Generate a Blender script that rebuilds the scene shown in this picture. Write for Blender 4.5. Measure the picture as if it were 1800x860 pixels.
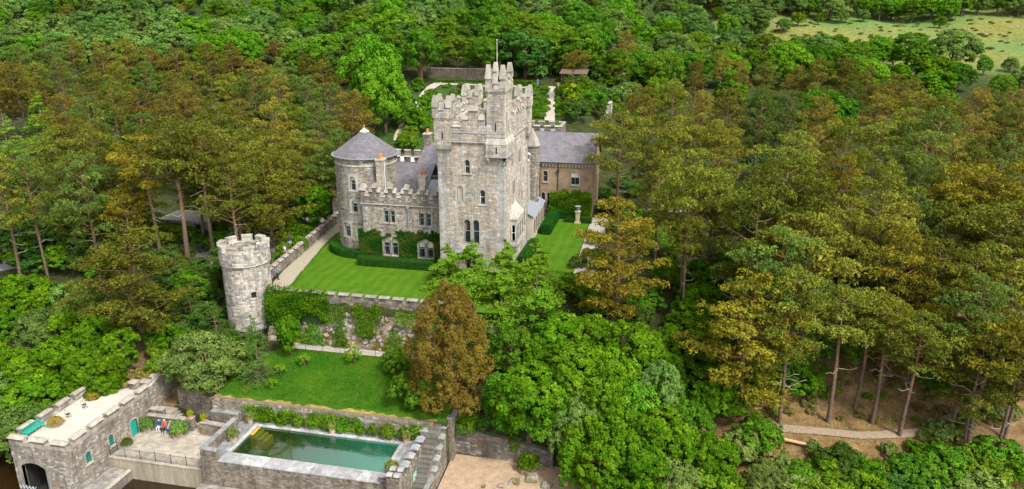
import bpy, math, random
import numpy as np
from mathutils import Vector, Matrix
for o in list(bpy.data.objects): bpy.data.objects.remove(o)
S = bpy.context.scene
COL = S.collection
R = math.radians
# ---------------------------------------------------------------- camera
F = 1330.0; CXP = 900.0; CYP = 430.0; PITCH = R(18.0); YAW = R(12.3); CH = 32.0
cam = bpy.data.cameras.new('camera'); cam.sensor_width = 36.0; cam.sensor_fit = 'HORIZONTAL'
cam.lens = 36.0 * F / 1800.0; cam.clip_start = 0.5; cam.clip_end = 4000
co = bpy.data.objects.new('camera', cam); COL.objects.link(co)
co.location = (0, 0, CH); co.rotation_euler = (R(90) - PITCH, 0, YAW)
S.camera = co
# ---------------------------------------------------------------- sky, sun, exposure
SUN_EL = R(52); SUN_AZ = R(128)          # azimuth clockwise from +Y
w = bpy.data.worlds.new('World'); S.world = w; w.use_nodes = True
nt = w.node_tree; bg = nt.nodes['Background']
sky = nt.nodes.new('ShaderNodeTexSky'); sky.sky_type = 'NISHITA'; sky.sun_disc = False
sky.sun_elevation = SUN_EL; sky.sun_rotation = SUN_AZ
sky.air_density = 1.0; sky.dust_density = 3.0; sky.ozone_density = 1.0
hs = nt.nodes.new('ShaderNodeHueSaturation'); hs.inputs['Saturation'].default_value = 0.16   # cloud veil: grey-white light
nt.links.new(sky.outputs[0], hs.inputs['Color']); nt.links.new(hs.outputs[0], bg.inputs[0])
bg.inputs[1].default_value = 0.105
sl = bpy.data.lights.new('sun', 'SUN'); sl.energy = 1.5; sl.angle = R(10); sl.color = (1.0, 0.95, 0.86)
so = bpy.data.objects.new('sun', sl); COL.objects.link(so)
so.location = (60, -60, 120)
sd = Vector((math.sin(SUN_AZ) * math.cos(SUN_EL), math.cos(SUN_AZ) * math.cos(SUN_EL), math.sin(SUN_EL)))
so.rotation_euler = sd.to_track_quat('Z', 'Y').to_euler()
S.view_settings.view_transform = 'Standard'; S.view_settings.look = 'None'
S.view_settings.exposure = 1.66; S.view_settings.gamma = 1.0; S.view_settings.use_curve_mapping = False
# ---------------------------------------------------------------- pixel helpers (1800 x 860 photograph)
_f = np.array([-math.sin(YAW) * math.cos(PITCH), math.cos(YAW) * math.cos(PITCH), -math.sin(PITCH)])
_r = np.array([math.cos(YAW), math.sin(YAW), 0.0]); _u = np.cross(_r, _f)
def ray(x, y):
    d = _f * F + _r * (x - CXP) - _u * (y - CYP); return d / np.linalg.norm(d)
def PZ(x, y, z):                       # the point of height z under a pixel
    d = ray(x, y); t = (z - CH) / d[2]; return Vector((d[0] * t, d[1] * t, z))
def PD(x, y, D):                       # the point at ground distance D (along the view heading)
    d = ray(x, y); t = D / (-math.sin(YAW) * d[0] + math.cos(YAW) * d[1])
    return Vector((d[0] * t, d[1] * t, CH + d[2] * t))
def PG(x, y):                          # the point where a pixel's ray meets the terrain
    d = ray(x, y); t = 40.0
    while t < 700:
        if CH + d[2] * t < hgt(d[0] * t, d[1] * t): break
        t += 0.4
    return Vector((d[0] * t, d[1] * t, hgt(d[0] * t, d[1] * t)))
def depth(X, Y): return -math.sin(YAW) * X + math.cos(YAW) * Y
# ---------------------------------------------------------------- terrain heights
def sm(a, b, x):
    t = min(1.0, max(0.0, (x - a) / (b - a))); return t * t * (3 - 2 * t)
def ip(x, pts):
    if x <= pts[0][0]: return pts[0][1]
    for (a, p), (b, q) in zip(pts, pts[1:]):
        if x <= b: return p + (q - p) * (x - a) / (b - a)
    return pts[-1][1]
SIDE = [(114, 0), (150, 2), (200, 5), (235, 9), (262, 12), (300, 18), (335, 24), (360, 30), (430, 52), (650, 100), (1500, 190)]
CENT = [(118, 0), (126, 1.2), (140, 6), (150, 9), (180, 11.6), (196, 13), (215, 16), (260, 25), (340, 38), (430, 56), (650, 100), (1500, 190)]
RIGHT = [(40, -14), (50, -13.4), (56, -11.7), (60, -10.2), (66, -7.3), (69, -6.9), (78, -2.6), (86, -0.3), (92, 0)]
LEFT = [(40, -14), (55, -13.2), (58, -11.5), (62, -9.2), (68, -6.6), (74, -4.0), (82, -0.8), (88, 0)]
def und(x, y):
    return 0.5 * math.sin(x * .21 + 1.3 * math.sin(y * .13)) * math.cos(y * .17 + .6) + .3 * math.sin(x * .53 + y * .37)
def hgt(X, Y):
    D = depth(X, Y); L = math.cos(YAW) * X + math.sin(YAW) * Y
    if D > 96 or Y > 100:
        a = L / max(D, 50)
        wc = sm(-.27, -.16, a) * (1 - sm(.09, .17, a))
        z = ip(D, SIDE) * (1 - wc) + ip(D, CENT) * wc
        z += und(X, Y) * .6 * sm(112, 170, D) + und(X * .23, Y * .23) * 3.0 * sm(200, 300, D)
        if D > 240: z += 2.2 * math.sin(X * .041 + .7) * math.cos(Y * .033) * sm(240, 330, D)
        return z
    ys = Y - max(0.0, X - 12) * .30
    zr = ip(ys, RIGHT) + (und(X, Y) * .3 if 60 < ys < 84 else 0)
    # the beach pocket, east of the pool steps
    if X < 12:
        k = 1 - sm(-9, 2, X)
        zb = ip(Y, [(40, -13.6), (52, -12.6), (57, -11.3), (62.4, -10.9), (62.9, -8.0), (70, -5.3), (78, -2.4), (84, 0)])
        zr = zr * (1 - k) + zb * k
    zl = ip(Y, LEFT) + (und(X, Y) * .25 if 62 < Y < 80 else 0)
    if X > -19.6: z = zr
    elif X > -44.5:
        z = ip(Y, [(60.55, -13.5), (60.6, -6.6), (69.0, -5.0), (71.7, -5.0), (71.75, -5.0), (72.15, -.02), (300, -.02)])
    elif X > -51.9:
        t = ip(Y, [(60.55, -13.5), (60.6, -9.6), (66, -7.2), (70.5, -5.2), (72.3, -4.6), (75, -2.5), (76.5, -.05), (300, -.05)])
        z = t
    elif X > -58: z = ip(Y, [(40, -14), (59.9, -13.5), (60.0, -7.0), (68, -6.2), (72, -4.4), (76.5, -2.0), (84, 0), (300, 0)])
    else:
        k = sm(-58, -64, X) if False else min(1, (-58 - X) / 5.0)
        z = zl * k + ip(Y, [(40, -14), (59.9, -13.5), (60.0, -7.0), (68, -6.2), (72, -4.4), (76.5, -2.0), (84, 0), (300, 0)]) * (1 - k)
    return z
# ---------------------------------------------------------------- objects
OFF = {}
def tag(o, label=None, cat=None, group=None, kind=None):
    if label: o['label'] = label
    if cat: o['category'] = cat
    if group: o['group'] = group
    if kind: o['kind'] = kind
    return o
def thing(name, loc, label, cat, group=None, rz=0):
    o = bpy.data.objects.new(name, None); COL.objects.link(o); o.location = loc; o.rotation_euler = (0, 0, rz)
    o.empty_display_size = .3
    OFF[o.name] = Vector(loc)
    return tag(o, label, cat, group)
def link(name, me, parent=None, loc=None, rz=0):
    o = bpy.data.objects.new(name, me); COL.objects.link(o)
    if parent is not None:
        o.parent = parent; base = OFF.get(parent.name, Vector((0, 0, 0)))
        OFF[o.name] = base if loc is None else Vector(loc)
        if loc is not None: o.location = Vector(loc) - base
    else:
        OFF[o.name] = Vector(loc) if loc is not None else Vector((0, 0, 0))
        if loc is not None: o.location = loc
    o.rotation_euler = (0, 0, rz)
    return o
class G:
    def __init__(s): s.v = []; s.f = []; s.c = []; s.m = []
    def face(s, pts, col=(1, 1, 1), mi=0):
        n = len(s.v); s.v.extend([tuple(p) for p in pts]); s.f.append(tuple(range(n, n + len(pts)))); s.c.append(col); s.m.append(mi)
    def idx(s, verts, faces, col=(1, 1, 1), mi=0):
        n = len(s.v); s.v.extend([tuple(p) for p in verts])
        for f in faces: s.f.append(tuple(i + n for i in f)); s.c.append(col); s.m.append(mi)
    def box(s, x0, x1, y0, y1, z0, z1, col=(1, 1, 1), mi=0, taper=0):
        t = taper
        vs = [(x0, y0, z0), (x1, y0, z0), (x1, y1, z0), (x0, y1, z0), (x0 + t, y0 + t, z1), (x1 - t, y0 + t, z1), (x1 - t, y1 - t, z1), (x0 + t, y1 - t, z1)]
        s.idx(vs, [(0, 3, 2, 1), (4, 5, 6, 7), (0, 1, 5, 4), (1, 2, 6, 5), (2, 3, 7, 6), (3, 0, 4, 7)], col, mi)
    def bar(s, a, b, r, col=(1, 1, 1), mi=0, n=6, r2=None):
        a = Vector(a); b = Vector(b); d = (b - a).normalized()
        u = d.orthogonal().normalized(); v = d.cross(u); r2 = r if r2 is None else r2
        vs = [a + (u * math.cos(k * 2 * math.pi / n) + v * math.sin(k * 2 * math.pi / n)) * r for k in range(n)]
        vs += [b + (u * math.cos(k * 2 * math.pi / n) + v * math.sin(k * 2 * math.pi / n)) * r2 for k in range(n)]
        fs = [(k, (k + 1) % n, n + (k + 1) % n, n + k) for k in range(n)] + [tuple(range(n))[::-1], tuple(range(n, 2 * n))]
        s.idx(vs, fs, col, mi)
    def tube(s, pts, rad, col=(1, 1, 1), mi=0, n=7):
        pts = [Vector(p) for p in pts]; vs = []
        u = None
        for i, p in enumerate(pts):
            d = (pts[min(i + 1, len(pts) - 1)] - pts[max(i - 1, 0)]).normalized()
            u = d.orthogonal().normalized() if u is None else (u - d * u.dot(d)).normalized()
            v = d.cross(u)
            for k in range(n):
                a = k * 2 * math.pi / n; vs.append(p + (u * math.cos(a) + v * math.sin(a)) * rad[i])
        fs = []
        for i in range(len(pts) - 1):
            for k in range(n): fs.append((i * n + k, i * n + (k + 1) % n, (i + 1) * n + (k + 1) % n, (i + 1) * n + k))
        fs.append(tuple(range((len(pts) - 1) * n, len(pts) * n)))
        s.idx(vs, fs, col, mi)
    def lathe(s, c, prof, n=24, col=(1, 1, 1), mi=0, a0=0, a1=2 * math.pi):
        c = Vector(c); full = abs(a1 - a0 - 2 * math.pi) < 1e-6; vs = []; m = n if full else n + 1
        for r, z in prof:
            for k in range(m):
                a = a0 + (a1 - a0) * k / n; vs.append((c.x + r * math.cos(a), c.y + r * math.sin(a), c.z + z))
        fs = []
        for i in range(len(prof) - 1):
            for k in range(n):
                k2 = (k + 1) % m; fs.append((i * m + k, i * m + k2, (i + 1) * m + k2, (i + 1) * m + k))
        s.idx(vs, fs, col, mi)
    def prism(s, poly, z0, z1, col=(1, 1, 1), mi=0):        # poly: ccw list of (x, y)
        n = len(poly); vs = [(x, y, z0) for x, y in poly] + [(x, y, z1) for x, y in poly]
        s.idx(vs, [tuple(range(n))[::-1], tuple(range(n, 2 * n))] + [(k, (k + 1) % n, n + (k + 1) % n, n + k) for k in range(n)], col, mi)
    def mesh(s, name, mats, off=(0, 0, 0), smooth=False):
        me = bpy.data.meshes.new(name); ox, oy, oz = off
        me.from_pydata([(x - ox, y - oy, z - oz) for x, y, z in s.v], [], s.f)
        mats = mats if isinstance(mats, (list, tuple)) else [mats]
        for m in mats: me.materials.append(m)
        if len(mats) > 1: me.polygons.foreach_set('material_index', s.m)
        a = me.attributes.new('tint', 'FLOAT_COLOR', 'FACE')
        cc = np.ones((len(s.f), 4), np.float32); cc[:, :3] = np.array(s.c, np.float32).reshape(-1, 3)
        a.data.foreach_set('color', cc.ravel())
        if smooth: me.polygons.foreach_set('use_smooth', [True] * len(s.f))
        me.update(); return me
    def build(s, name, mats, parent=None, loc=None, smooth=False):
        off = OFF.get(parent.name, Vector((0, 0, 0))) if parent is not None else (Vector(loc) if loc is not None else Vector((0, 0, 0)))
        return link(name, s.mesh(name, mats, off, smooth), parent, loc if parent is None else None)
# ---------------------------------------------------------------- materials
MATS = {}
def newmat(name):
    m = bpy.data.materials.new(name); m.use_nodes = True; MATS[name] = m
    n = m.node_tree.nodes; b = n['Principled BSDF']; return m, m.node_tree, b
def nd(t, kind, **k):
    n = t.nodes.new(kind)
    for a, v in k.items(): setattr(n, a, v)
    return n
def noise(t, scale, detail=4, vec=None, rough=.55):
    n = nd(t, 'ShaderNodeTexNoise'); n.inputs['Scale'].default_value = scale; n.inputs['Detail'].default_value = detail; n.inputs['Roughness'].default_value = rough
    if vec is not None: t.links.new(vec, n.inputs['Vector'])
    return n.outputs['Fac']
def ramp(t, fac, stops, interp='LINEAR'):
    r = nd(t, 'ShaderNodeValToRGB'); r.color_ramp.interpolation = interp
    e = r.color_ramp.elements
    while len(e) < len(stops): e.new(.5)
    for i, (p, c) in enumerate(stops): e[i].position = p; e[i].color = (c[0], c[1], c[2], 1)
    t.links.new(fac, r.inputs[0]); return r.outputs[0]
def mix(t, mode, a, b, fac=1.0):
    m = nd(t, 'ShaderNodeMix', data_type='RGBA', blend_type=mode)
    for sock, v in ((m.inputs[0], fac), (m.inputs[6], a), (m.inputs[7], b)):
        if hasattr(v, 'is_linked'): t.links.new(v, sock)
        elif isinstance(v, (int, float)): sock.default_value = v
        else: sock.default_value = (v[0], v[1], v[2], 1)
    return m.outputs[2]
def bump(t, b, h, strength=.5, dist=.05):
    n = nd(t, 'ShaderNodeBump'); n.inputs['Strength'].default_value = strength; n.inputs['Distance'].default_value = dist
    t.links.new(h, n.inputs['Height']); t.links.new(n.outputs[0], b.inputs['Normal'])
def pos(t): return nd(t, 'ShaderNodeNewGeometry').outputs['Position']
def attr(t, name='tint'): return nd(t, 'ShaderNodeAttribute', attribute_name=name)
def stone(name, stain=(.10, .095, .085), amt=.6, scale=.55, rough=.9):
    m, t, b = newmat(name); p = pos(t)
    c = attr(t).outputs['Color']
    mp = nd(t, 'ShaderNodeMapping'); mp.inputs['Scale'].default_value = (1.6, 1.6, .16); t.links.new(p, mp.inputs[0])
    c = mix(t, 'MULTIPLY', c, ramp(t, noise(t, 9, 5, p), [(.25, (.62, .62, .62)), (.75, (1.25, 1.25, 1.25))]), .8)
    c = mix(t, 'MULTIPLY', c, ramp(t, noise(t, 1.0, 6, mp.outputs[0], .7), [(.38, (.66, .64, .60)), (.6, (1.08, 1.08, 1.08))]), .85)
    c = mix(t, 'MIX', c, stain, ramp(t, noise(t, scale, 6, p, .68), [(.50, (0, 0, 0)), (.72, (amt, amt, amt))]))
    c = mix(t, 'MIX', c, (.44, .425, .385), ramp(t, noise(t, 3.1, 6, p, .75), [(.60, (0, 0, 0)), (.74, (.6, .6, .6))]))
    t.links.new(c, b.inputs['Base Color']); b.inputs['Roughness'].default_value = rough; b.inputs['Specular IOR Level'].default_value = .2
    bump(t, b, noise(t, 22, 4, p), .7, .03); return m
def plain(name, col, rough=.7, var=.25, scale=4, metal=0, bumpy=0, spec=.3):
    m, t, b = newmat(name); p = pos(t)
    c = mix(t, 'MULTIPLY', col, ramp(t, noise(t, scale, 5, p), [(.3, (1 - var,) * 3), (.7, (1 + var,) * 3)]), 1.0)
    t.links.new(c, b.inputs['Base Color']); b.inputs['Roughness'].default_value = rough; b.inputs['Metallic'].default_value = metal
    b.inputs['Specular IOR Level'].default_value = spec
    if bumpy: bump(t, b, noise(t, scale * 5, 4, p), bumpy, .03)
    return m
def leafmat(name, a, b2, c2=None, hue=.03, val=.35, trans=.27):
    m, t, b = newmat(name); t.nodes.remove(b)
    at = attr(t); oi = nd(t, 'ShaderNodeObjectInfo')
    col = ramp(t, at.outputs['Fac'], [(.0, a), (.6, b2), (1.0, c2 or b2)])
    h = nd(t, 'ShaderNodeHueSaturation')
    mr = nd(t, 'ShaderNodeMapRange'); t.links.new(oi.outputs['Random'], mr.inputs[0]); mr.inputs[3].default_value = .5 - hue; mr.inputs[4].default_value = .5 + hue
    t.links.new(mr.outputs[0], h.inputs['Hue'])
    mu = nd(t, 'ShaderNodeMath', operation='MULTIPLY'); t.links.new(oi.outputs['Random'], mu.inputs[0]); mu.inputs[1].default_value = 7.31
    fr = nd(t, 'ShaderNodeMath', operation='FRACT'); t.links.new(mu.outputs[0], fr.inputs[0])
    mv = nd(t, 'ShaderNodeMapRange'); t.links.new(fr.outputs[0], mv.inputs[0]); mv.inputs[3].default_value = 1 - val; mv.inputs[4].default_value = 1 + val
    t.links.new(mv.outputs[0], h.inputs['Value']); t.links.new(col, h.inputs['Color'])
    d = nd(t, 'ShaderNodeBsdfDiffuse'); tr = nd(t, 'ShaderNodeBsdfTranslucent'); ms = nd(t, 'ShaderNodeMixShader'); ms.inputs[0].default_value = trans
    t.links.new(h.outputs[0], d.inputs[0]); t.links.new(h.outputs[0], tr.inputs[0])
    t.links.new(d.outputs[0], ms.inputs[1]); t.links.new(tr.outputs[0], ms.inputs[2])
    t.links.new(ms.outputs[0], t.nodes['Material Output'].inputs[0]); return m
STONE = stone('castle_stone'); STONED = stone('weathered_stone', (.07, .065, .055), .75, .4)
COPE = stone('coping_stone', (.16, .155, .14), .5, 1.2)
SLATE = None
def slate(name, base):
    m, t, b = newmat(name); tc = nd(t, 'ShaderNodeTexCoord'); p = pos(t)
    mp = nd(t, 'ShaderNodeMapping'); t.links.new(tc.outputs['UV'], mp.inputs[0]); mp.inputs['Scale'].default_value = (1, 1, 1)
    br = nd(t, 'ShaderNodeTexBrick'); t.links.new(mp.outputs[0], br.inputs[0]); br.inputs['Scale'].default_value = 1.0
    br.inputs['Brick Width'].default_value = .55; br.inputs['Row Height'].default_value = .36; br.inputs['Mortar Size'].default_value = .022
    br.inputs['Color1'].default_value = (*[c * 1.15 for c in base], 1); br.inputs['Color2'].default_value = (*[c * .85 for c in base], 1); br.inputs['Mortar'].default_value = (*[c * .55 for c in base], 1)
    c = mix(t, 'MULTIPLY', br.outputs[0], ramp(t, noise(t, .9, 5, p), [(.3, (.8, .8, .8)), (.7, (1.2, 1.2, 1.2))]), 1)
    t.links.new(c, b.inputs['Base Color']); b.inputs['Roughness'].default_value = .55; b.inputs['Specular IOR Level'].default_value = .4
    bump(t, b, br.outputs['Fac'], -.4, .02); return m
SLATE = slate('purple_slate', (.135, .125, .138))
LEAD = plain('lead_roof', (.22, .24, .27), .5, .18, 2.5)
WHITEROOF = plain('white_roof_felt', (.50, .53, .56), .6, .1, 2)
STUCCO = plain('brown_render', (.255, .18, .118), .9, .26, 1.1, 0, .3)
STUCCOP = plain('pale_render', (.45, .40, .33), .9, .2, 1.6, 0, .2)
GLASS, _t, _b = newmat('window_glass'); _b.inputs['Base Color'].default_value = (.018, .022, .026, 1); _b.inputs['Roughness'].default_value = .06; _b.inputs['Specular IOR Level'].default_value = .7
FRAME = plain('grey_blue_frame', (.30, .36, .39), .5, .1); FRAMEW = plain('white_frame', (.72, .72, .68), .5, .06)
BLIND = plain('cream_blind', (.55, .52, .38), .8, .08); CURTAIN = plain('rust_curtain', (.22, .09, .04), .9, .2, 6)
TERRA = plain('terracotta', (.50, .20, .085), .8, .25, 7); TERRAP = plain('pale_terracotta', (.50, .33, .25), .85, .25, 6)
IRON = plain('black_iron', (.03, .035, .04), .5, .2); STEEL = plain('grey_steel', (.30, .33, .36), .45, .15, 5, .3)
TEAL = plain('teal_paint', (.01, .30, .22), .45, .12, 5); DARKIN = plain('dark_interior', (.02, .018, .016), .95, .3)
BARK = plain('grey_brown_bark', (.125, .085, .06), .95, .4, 5, 0, .8, .1); BARKO = plain('orange_pine_bark', (.20, .118, .064), .95, .4, 4, 0, .8, .1)
BARKG = plain('pale_grey_bark', (.30, .26, .21), .95, .35, 4, 0, .6, .1)
# ================================================================ ground, water, paths
rng = random.Random(7)
def groundmat(name, sc=1.0, v=.5, rough=.95, bmp=.5):
    m, t, b = newmat(name); p = pos(t)
    c = attr(t).outputs['Color']
    c = mix(t, 'MULTIPLY', c, ramp(t, noise(t, .9 * sc, 6, p, .65), [(.28, (1 - v,) * 3), (.72, (1 + v,) * 3)]), 1)
    c = mix(t, 'MULTIPLY', c, ramp(t, noise(t, 7 * sc, 5, p, .7), [(.3, (1 - v * .7, 1 - v * .7, 1 - v * .8)), (.7, (1 + v * .7,) * 3)]), 1)
    t.links.new(c, b.inputs['Base Color']); b.inputs['Roughness'].default_value = rough; b.inputs['Specular IOR Level'].default_value = .1
    bump(t, b, noise(t, 6 * sc, 6, p), bmp, .15); return m
SOIL = groundmat('woodland_soil'); GRAVEL = groundmat('pale_gravel', 4, .22, .95, .3); SAND = groundmat('sand', 1.6, .24, .95, .6)
def lawnmat(name, a, b_, stripe):
    m, t, b = newmat(name); p = pos(t)
    c = ramp(t, noise(t, .45, 8, p, .72), [(.32, a), (.68, b_)])
    c = mix(t, 'MIX', c, (.105, .125, .014), ramp(t, noise(t, .9, 7, p, .75), [(.54, (0, 0, 0)), (.70, (.6, .6, .6))]))
    c = mix(t, 'MULTIPLY', c, ramp(t, noise(t, 11, 4, p, .8), [(.3, (.72, .74, .7)), (.7, (1.25, 1.2, 1.2))]), 1)
    if stripe:
        wv = nd(t, 'ShaderNodeTexWave', bands_direction='X'); wv.inputs['Scale'].default_value = .22; wv.inputs['Distortion'].default_value = 3.0; wv.inputs['Detail'].default_value = 3
        t.links.new(p, wv.inputs[0]); c = mix(t, 'MULTIPLY', c, ramp(t, wv.outputs[1], [(.35, (.93, .93, .9)), (.65, (1.06, 1.05, 1.0))]), 1)
    t.links.new(c, b.inputs['Base Color']); b.inputs['Roughness'].default_value = .9; b.inputs['Specular IOR Level'].default_value = .1
    bump(t, b, noise(t, 30, 3, p), .5, .05); return m
LAWN = lawnmat('mown_lawn', (.038, .110, .004), (.070, .148, .006), True); LAWN2 = lawnmat('rough_lawn', (.019, .078, .004), (.052, .112, .006), False)

def axis(segs):
    out = []
    for a, b, n in segs: out += list(np.linspace(a, b, n, endpoint=False))
    return out + [segs[-1][1]]
XS = sorted(set(np.round(axis([(-1100, -260, 14), (-260, -110, 40), (-110, -62, 40), (-62, 62, 104), (62, 130, 40), (130, 300, 40), (300, 1100, 14)]) + [-19.61, -19.59, -44.51, -44.49, -51.91, -51.89, -58.01, -57.99], 3)))
YS = sorted(set(np.round(axis([(-20, 44, 6), (44, 104, 60), (104, 260, 104), (260, 460, 60), (460, 1500, 22)]) + [59.9, 60.0, 60.55, 60.6, 62.4, 62.9, 71.75, 72.15], 3)))
def tcol(x, y):
    D = depth(x, y); L = math.cos(YAW) * x + math.sin(YAW) * y
    a = L / max(D, 40)
    if D > 225:
        k = sm(225, 260, D) * sm(.20, .30, a)
        n = .5 + .5 * math.sin(x * .05 + 2 * math.sin(y * .043)) * math.cos(y * .061)
        mead = (.165 - .08 * n, .150 + .01 * n, .040)
        return tuple(b0 * (1 - k) + m * k for b0, m in zip((.03, .05, .014), mead))
    if 138 < D < 186 and -.18 < a < .06: return (.034, .070, .012)
    if x > 3 and 60 < y - max(0, x - 12) * .3 < 82 and y < 95: return (.150, .094, .044)
    if x < -50 and 59 < y < 70: return (.12, .085, .04)
    return (.032, .040, .012)
g = G(); nx = len(XS)
H = [[hgt(x, y) for x in XS] for y in YS]
for j, y in enumerate(YS):
    for i, x in enumerate(XS): g.v.append((x, y, H[j][i]))
for j in range(len(YS) - 1):
    for i in range(nx - 1):
        a = j * nx + i; g.f.append((a, a + 1, a + nx + 1, a + nx)); g.m.append(0)
        g.c.append(tcol((XS[i] + XS[i + 1]) / 2, (YS[j] + YS[j + 1]) / 2))
tag(g.build('ground', SOIL, smooth=True), kind='structure')

# lake
m, t, b = newmat('lake_water'); b.inputs['Base Color'].default_value = (.018, .009, .003, 1); b.inputs['Roughness'].default_value = .06; b.inputs['Specular IOR Level'].default_value = .5
bump(t, b, noise(t, 2.2, 4, pos(t)), .25, .06); LAKE = m
g = G(); g.box(-900, 900, -600, 66, -14.5, -12.2); tag(g.build('lake', LAKE), kind='structure')

def sheet(name, poly, z, mat, col=(1, 1, 1), th=.05, sub=None):
    g = G(); g.prism(poly, z - th, z, col); return tag(g.build(name, mat), kind='structure')
def drape(name, rows, mat, col=(1, 1, 1), dz=.03, nu=8, hf=None):
    """rows: list of (left point, right point) on the ground plan; follows the terrain"""
    g = G(); hf = hf or hgt
    n = nu + 1
    for (a, b) in rows:
        for k in range(n):
            x = a[0] + (b[0] - a[0]) * k / nu; y = a[1] + (b[1] - a[1]) * k / nu; g.v.append((x, y, hf(x, y) + dz))
    for j in range(len(rows) - 1):
        for k in range(nu): g.f.append((j * n + k, j * n + k + 1, (j + 1) * n + k + 1, (j + 1) * n + k)); g.c.append(col); g.m.append(0)
    return tag(g.build(name, mat, smooth=True), kind='structure')
def strip(name, pts, wd, mat, col, dz=.04, step=1.2, hf=None):
    P = []
    for (a, b) in zip(pts, pts[1:]):
        n = max(1, int((Vector(b) - Vector(a)).length / step))
        for k in range(n): P.append(Vector(a).lerp(Vector(b), k / n))
    P.append(Vector(pts[-1])); rows = []
    for i, p in enumerate(P):
        d = (P[min(i + 2, len(P) - 1)] - P[max(i - 2, 0)]).normalized(); nrm = Vector((-d.y, d.x)) * wd * .5 * (1 + .06 * math.sin(i * 1.7) + .06 * math.sin(i * .6))
        rows.append(((p + nrm)[:], (p - nrm)[:]))
    return drape(name, rows, mat, col, dz, 3, hf)
# castle lawns
LP = [(-42.6, 72.5), (-19.4, 72.5), (-13.5, 78.0), (-11.2, 84), (-11.6, 110.2), (-18.9, 110.2), (-18.6, 84), (-27.6, 84.5), (-37.8, 86.5), (-43.6, 90), (-46.3, 95.5), (-45.9, 91), (-44.6, 86), (-43.4, 80), (-42.9, 76)]
sheet('lawn', [(-42.6, 72.5), (-15.0, 72.5), (-12.8, 78.0), (-11.2, 84), (-11.9, 109.8), (-19.0, 109.8), (-19.0, 90), (-27.0, 90), (-38.5, 90), (-43.0, 91.5), (-46.6, 96.8), (-46.0, 91), (-45.0, 86), (-43.9, 80), (-43.0, 76)], .012, LAWN)
PCOL = (.30, .26, .20)
sheet('gravel_path', [(-44.2, 72.4), (-42.6, 72.5), (-43.0, 76), (-43.9, 80), (-45.0, 86), (-46.0, 91), (-46.6, 96.8), (-47.2, 102.5), (-49.2, 102.5), (-48.6, 98), (-47.6, 89), (-46.6, 81), (-45.6, 76.2)], .006, GRAVEL, PCOL)
sheet('car_park', [(-70, 80), (-47.4, 78.5), (-48.8, 90), (-50.2, 103), (-52, 118), (-66, 112), (-74, 92)], .004, GRAVEL, (.17, .16, .15))
sheet('gravel_terrace', [(-11.15, 84.2), (-8.6, 85.5), (-9.2, 112), (-19.0, 112), (-19.0, 110.0), (-11.8, 110.0)], .009, GRAVEL, (.31, .28, .24))
# lower lawn on its slope, and the footpath above it
rows = [((-44.3 + (0 if y < 66 else (y - 66) * .9), y), (-19.75, y)) for y in np.linspace(60.75, 69.4, 16)]
drape('lower_lawn', rows, LAWN2, dz=.03, nu=24)
drape('lower_path', [((-40.6, 69.5), (-40.6, 70.9)), ((-34, 69.55), (-34, 70.95)), ((-28, 69.6), (-28, 71.0)), ((-22, 69.9), (-22, 71.3)), ((-15, 70.3), (-15, 71.7))], GRAVEL, (.30, .275, .235), .04, 3)
drape('dry_grass_edge', [((x, 60.62), (x, 60.9 + .16 * math.sin(x * 1.1 + 2 * math.sin(x * .37)) + .12 * math.sin(x * 4.3 + 3 * math.sin(x * .7)))) for x in np.linspace(-44.4, -20.6, 160)], SOIL, (.20, .155, .045), .05, 2)
# woodland footpaths on the right
strip('woodland_path', [PG(x, y)[:2] for x, y in ((1318, 748), (1362, 755), (1400, 759), (1450, 764), (1510, 769), (1570, 768), (1610, 762), (1640, 752), (1668, 738), (1700, 731), (1730, 729))], 1.0, GRAVEL, (.24, .185, .13), .10)
strip('side_path', [PG(x, y)[:2] for x, y in ((1618, 766), (1634, 780), (1650, 795))], 1.0, GRAVEL, (.38, .29, .2), .10)
strip('forest_road', [PG(x, y)[:2] for x, y in ((-60, 476), (0, 470), (30, 465), (60, 452), (90, 440))], 2.4, GRAVEL, (.20, .20, .21), .08)
strip('garden_walk', [PG(x, y)[:2] for x, y in ((966, 216), (970, 154))], 1.9, GRAVEL, (.34, .30, .25), .30)
strip('west_garden_walk', [PG(x, y)[:2] for x, y in ((702, 250), (706, 236), (716, 216), (728, 196), (742, 174), (756, 158), (770, 148))], 2.2, GRAVEL, (.34, .30, .25), .28)
strip('cross_walk', [PG(x, y)[:2] for x, y in ((770, 148), (800, 149), (830, 150), (880, 153), (930, 156), (970, 155))], 1.6, GRAVEL, (.31, .28, .24), .10)
strip('clearing_path', [PG(x, y)[:2] for x, y in ((1100, 372), (1130, 373), (1170, 372), (1210, 369))], 2.2, GRAVEL, (.36, .30, .24), .08)
strip('shore_track', [PG(x, y)[:2] for x, y in ((262, 590), (285, 575), (310, 560), (330, 552))], 2.0, GRAVEL, (.24, .22, .21), .12)
# beach
drape('beach', [((-19.5 + (62.3 - y) * .0, y), (-5.5 + (62.3 - y) * .55 - (2.5 if y > 61 else 0), y)) for y in np.linspace(44, 62.2, 22)], SAND, (.33, .24, .165), .03, 12)

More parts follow.
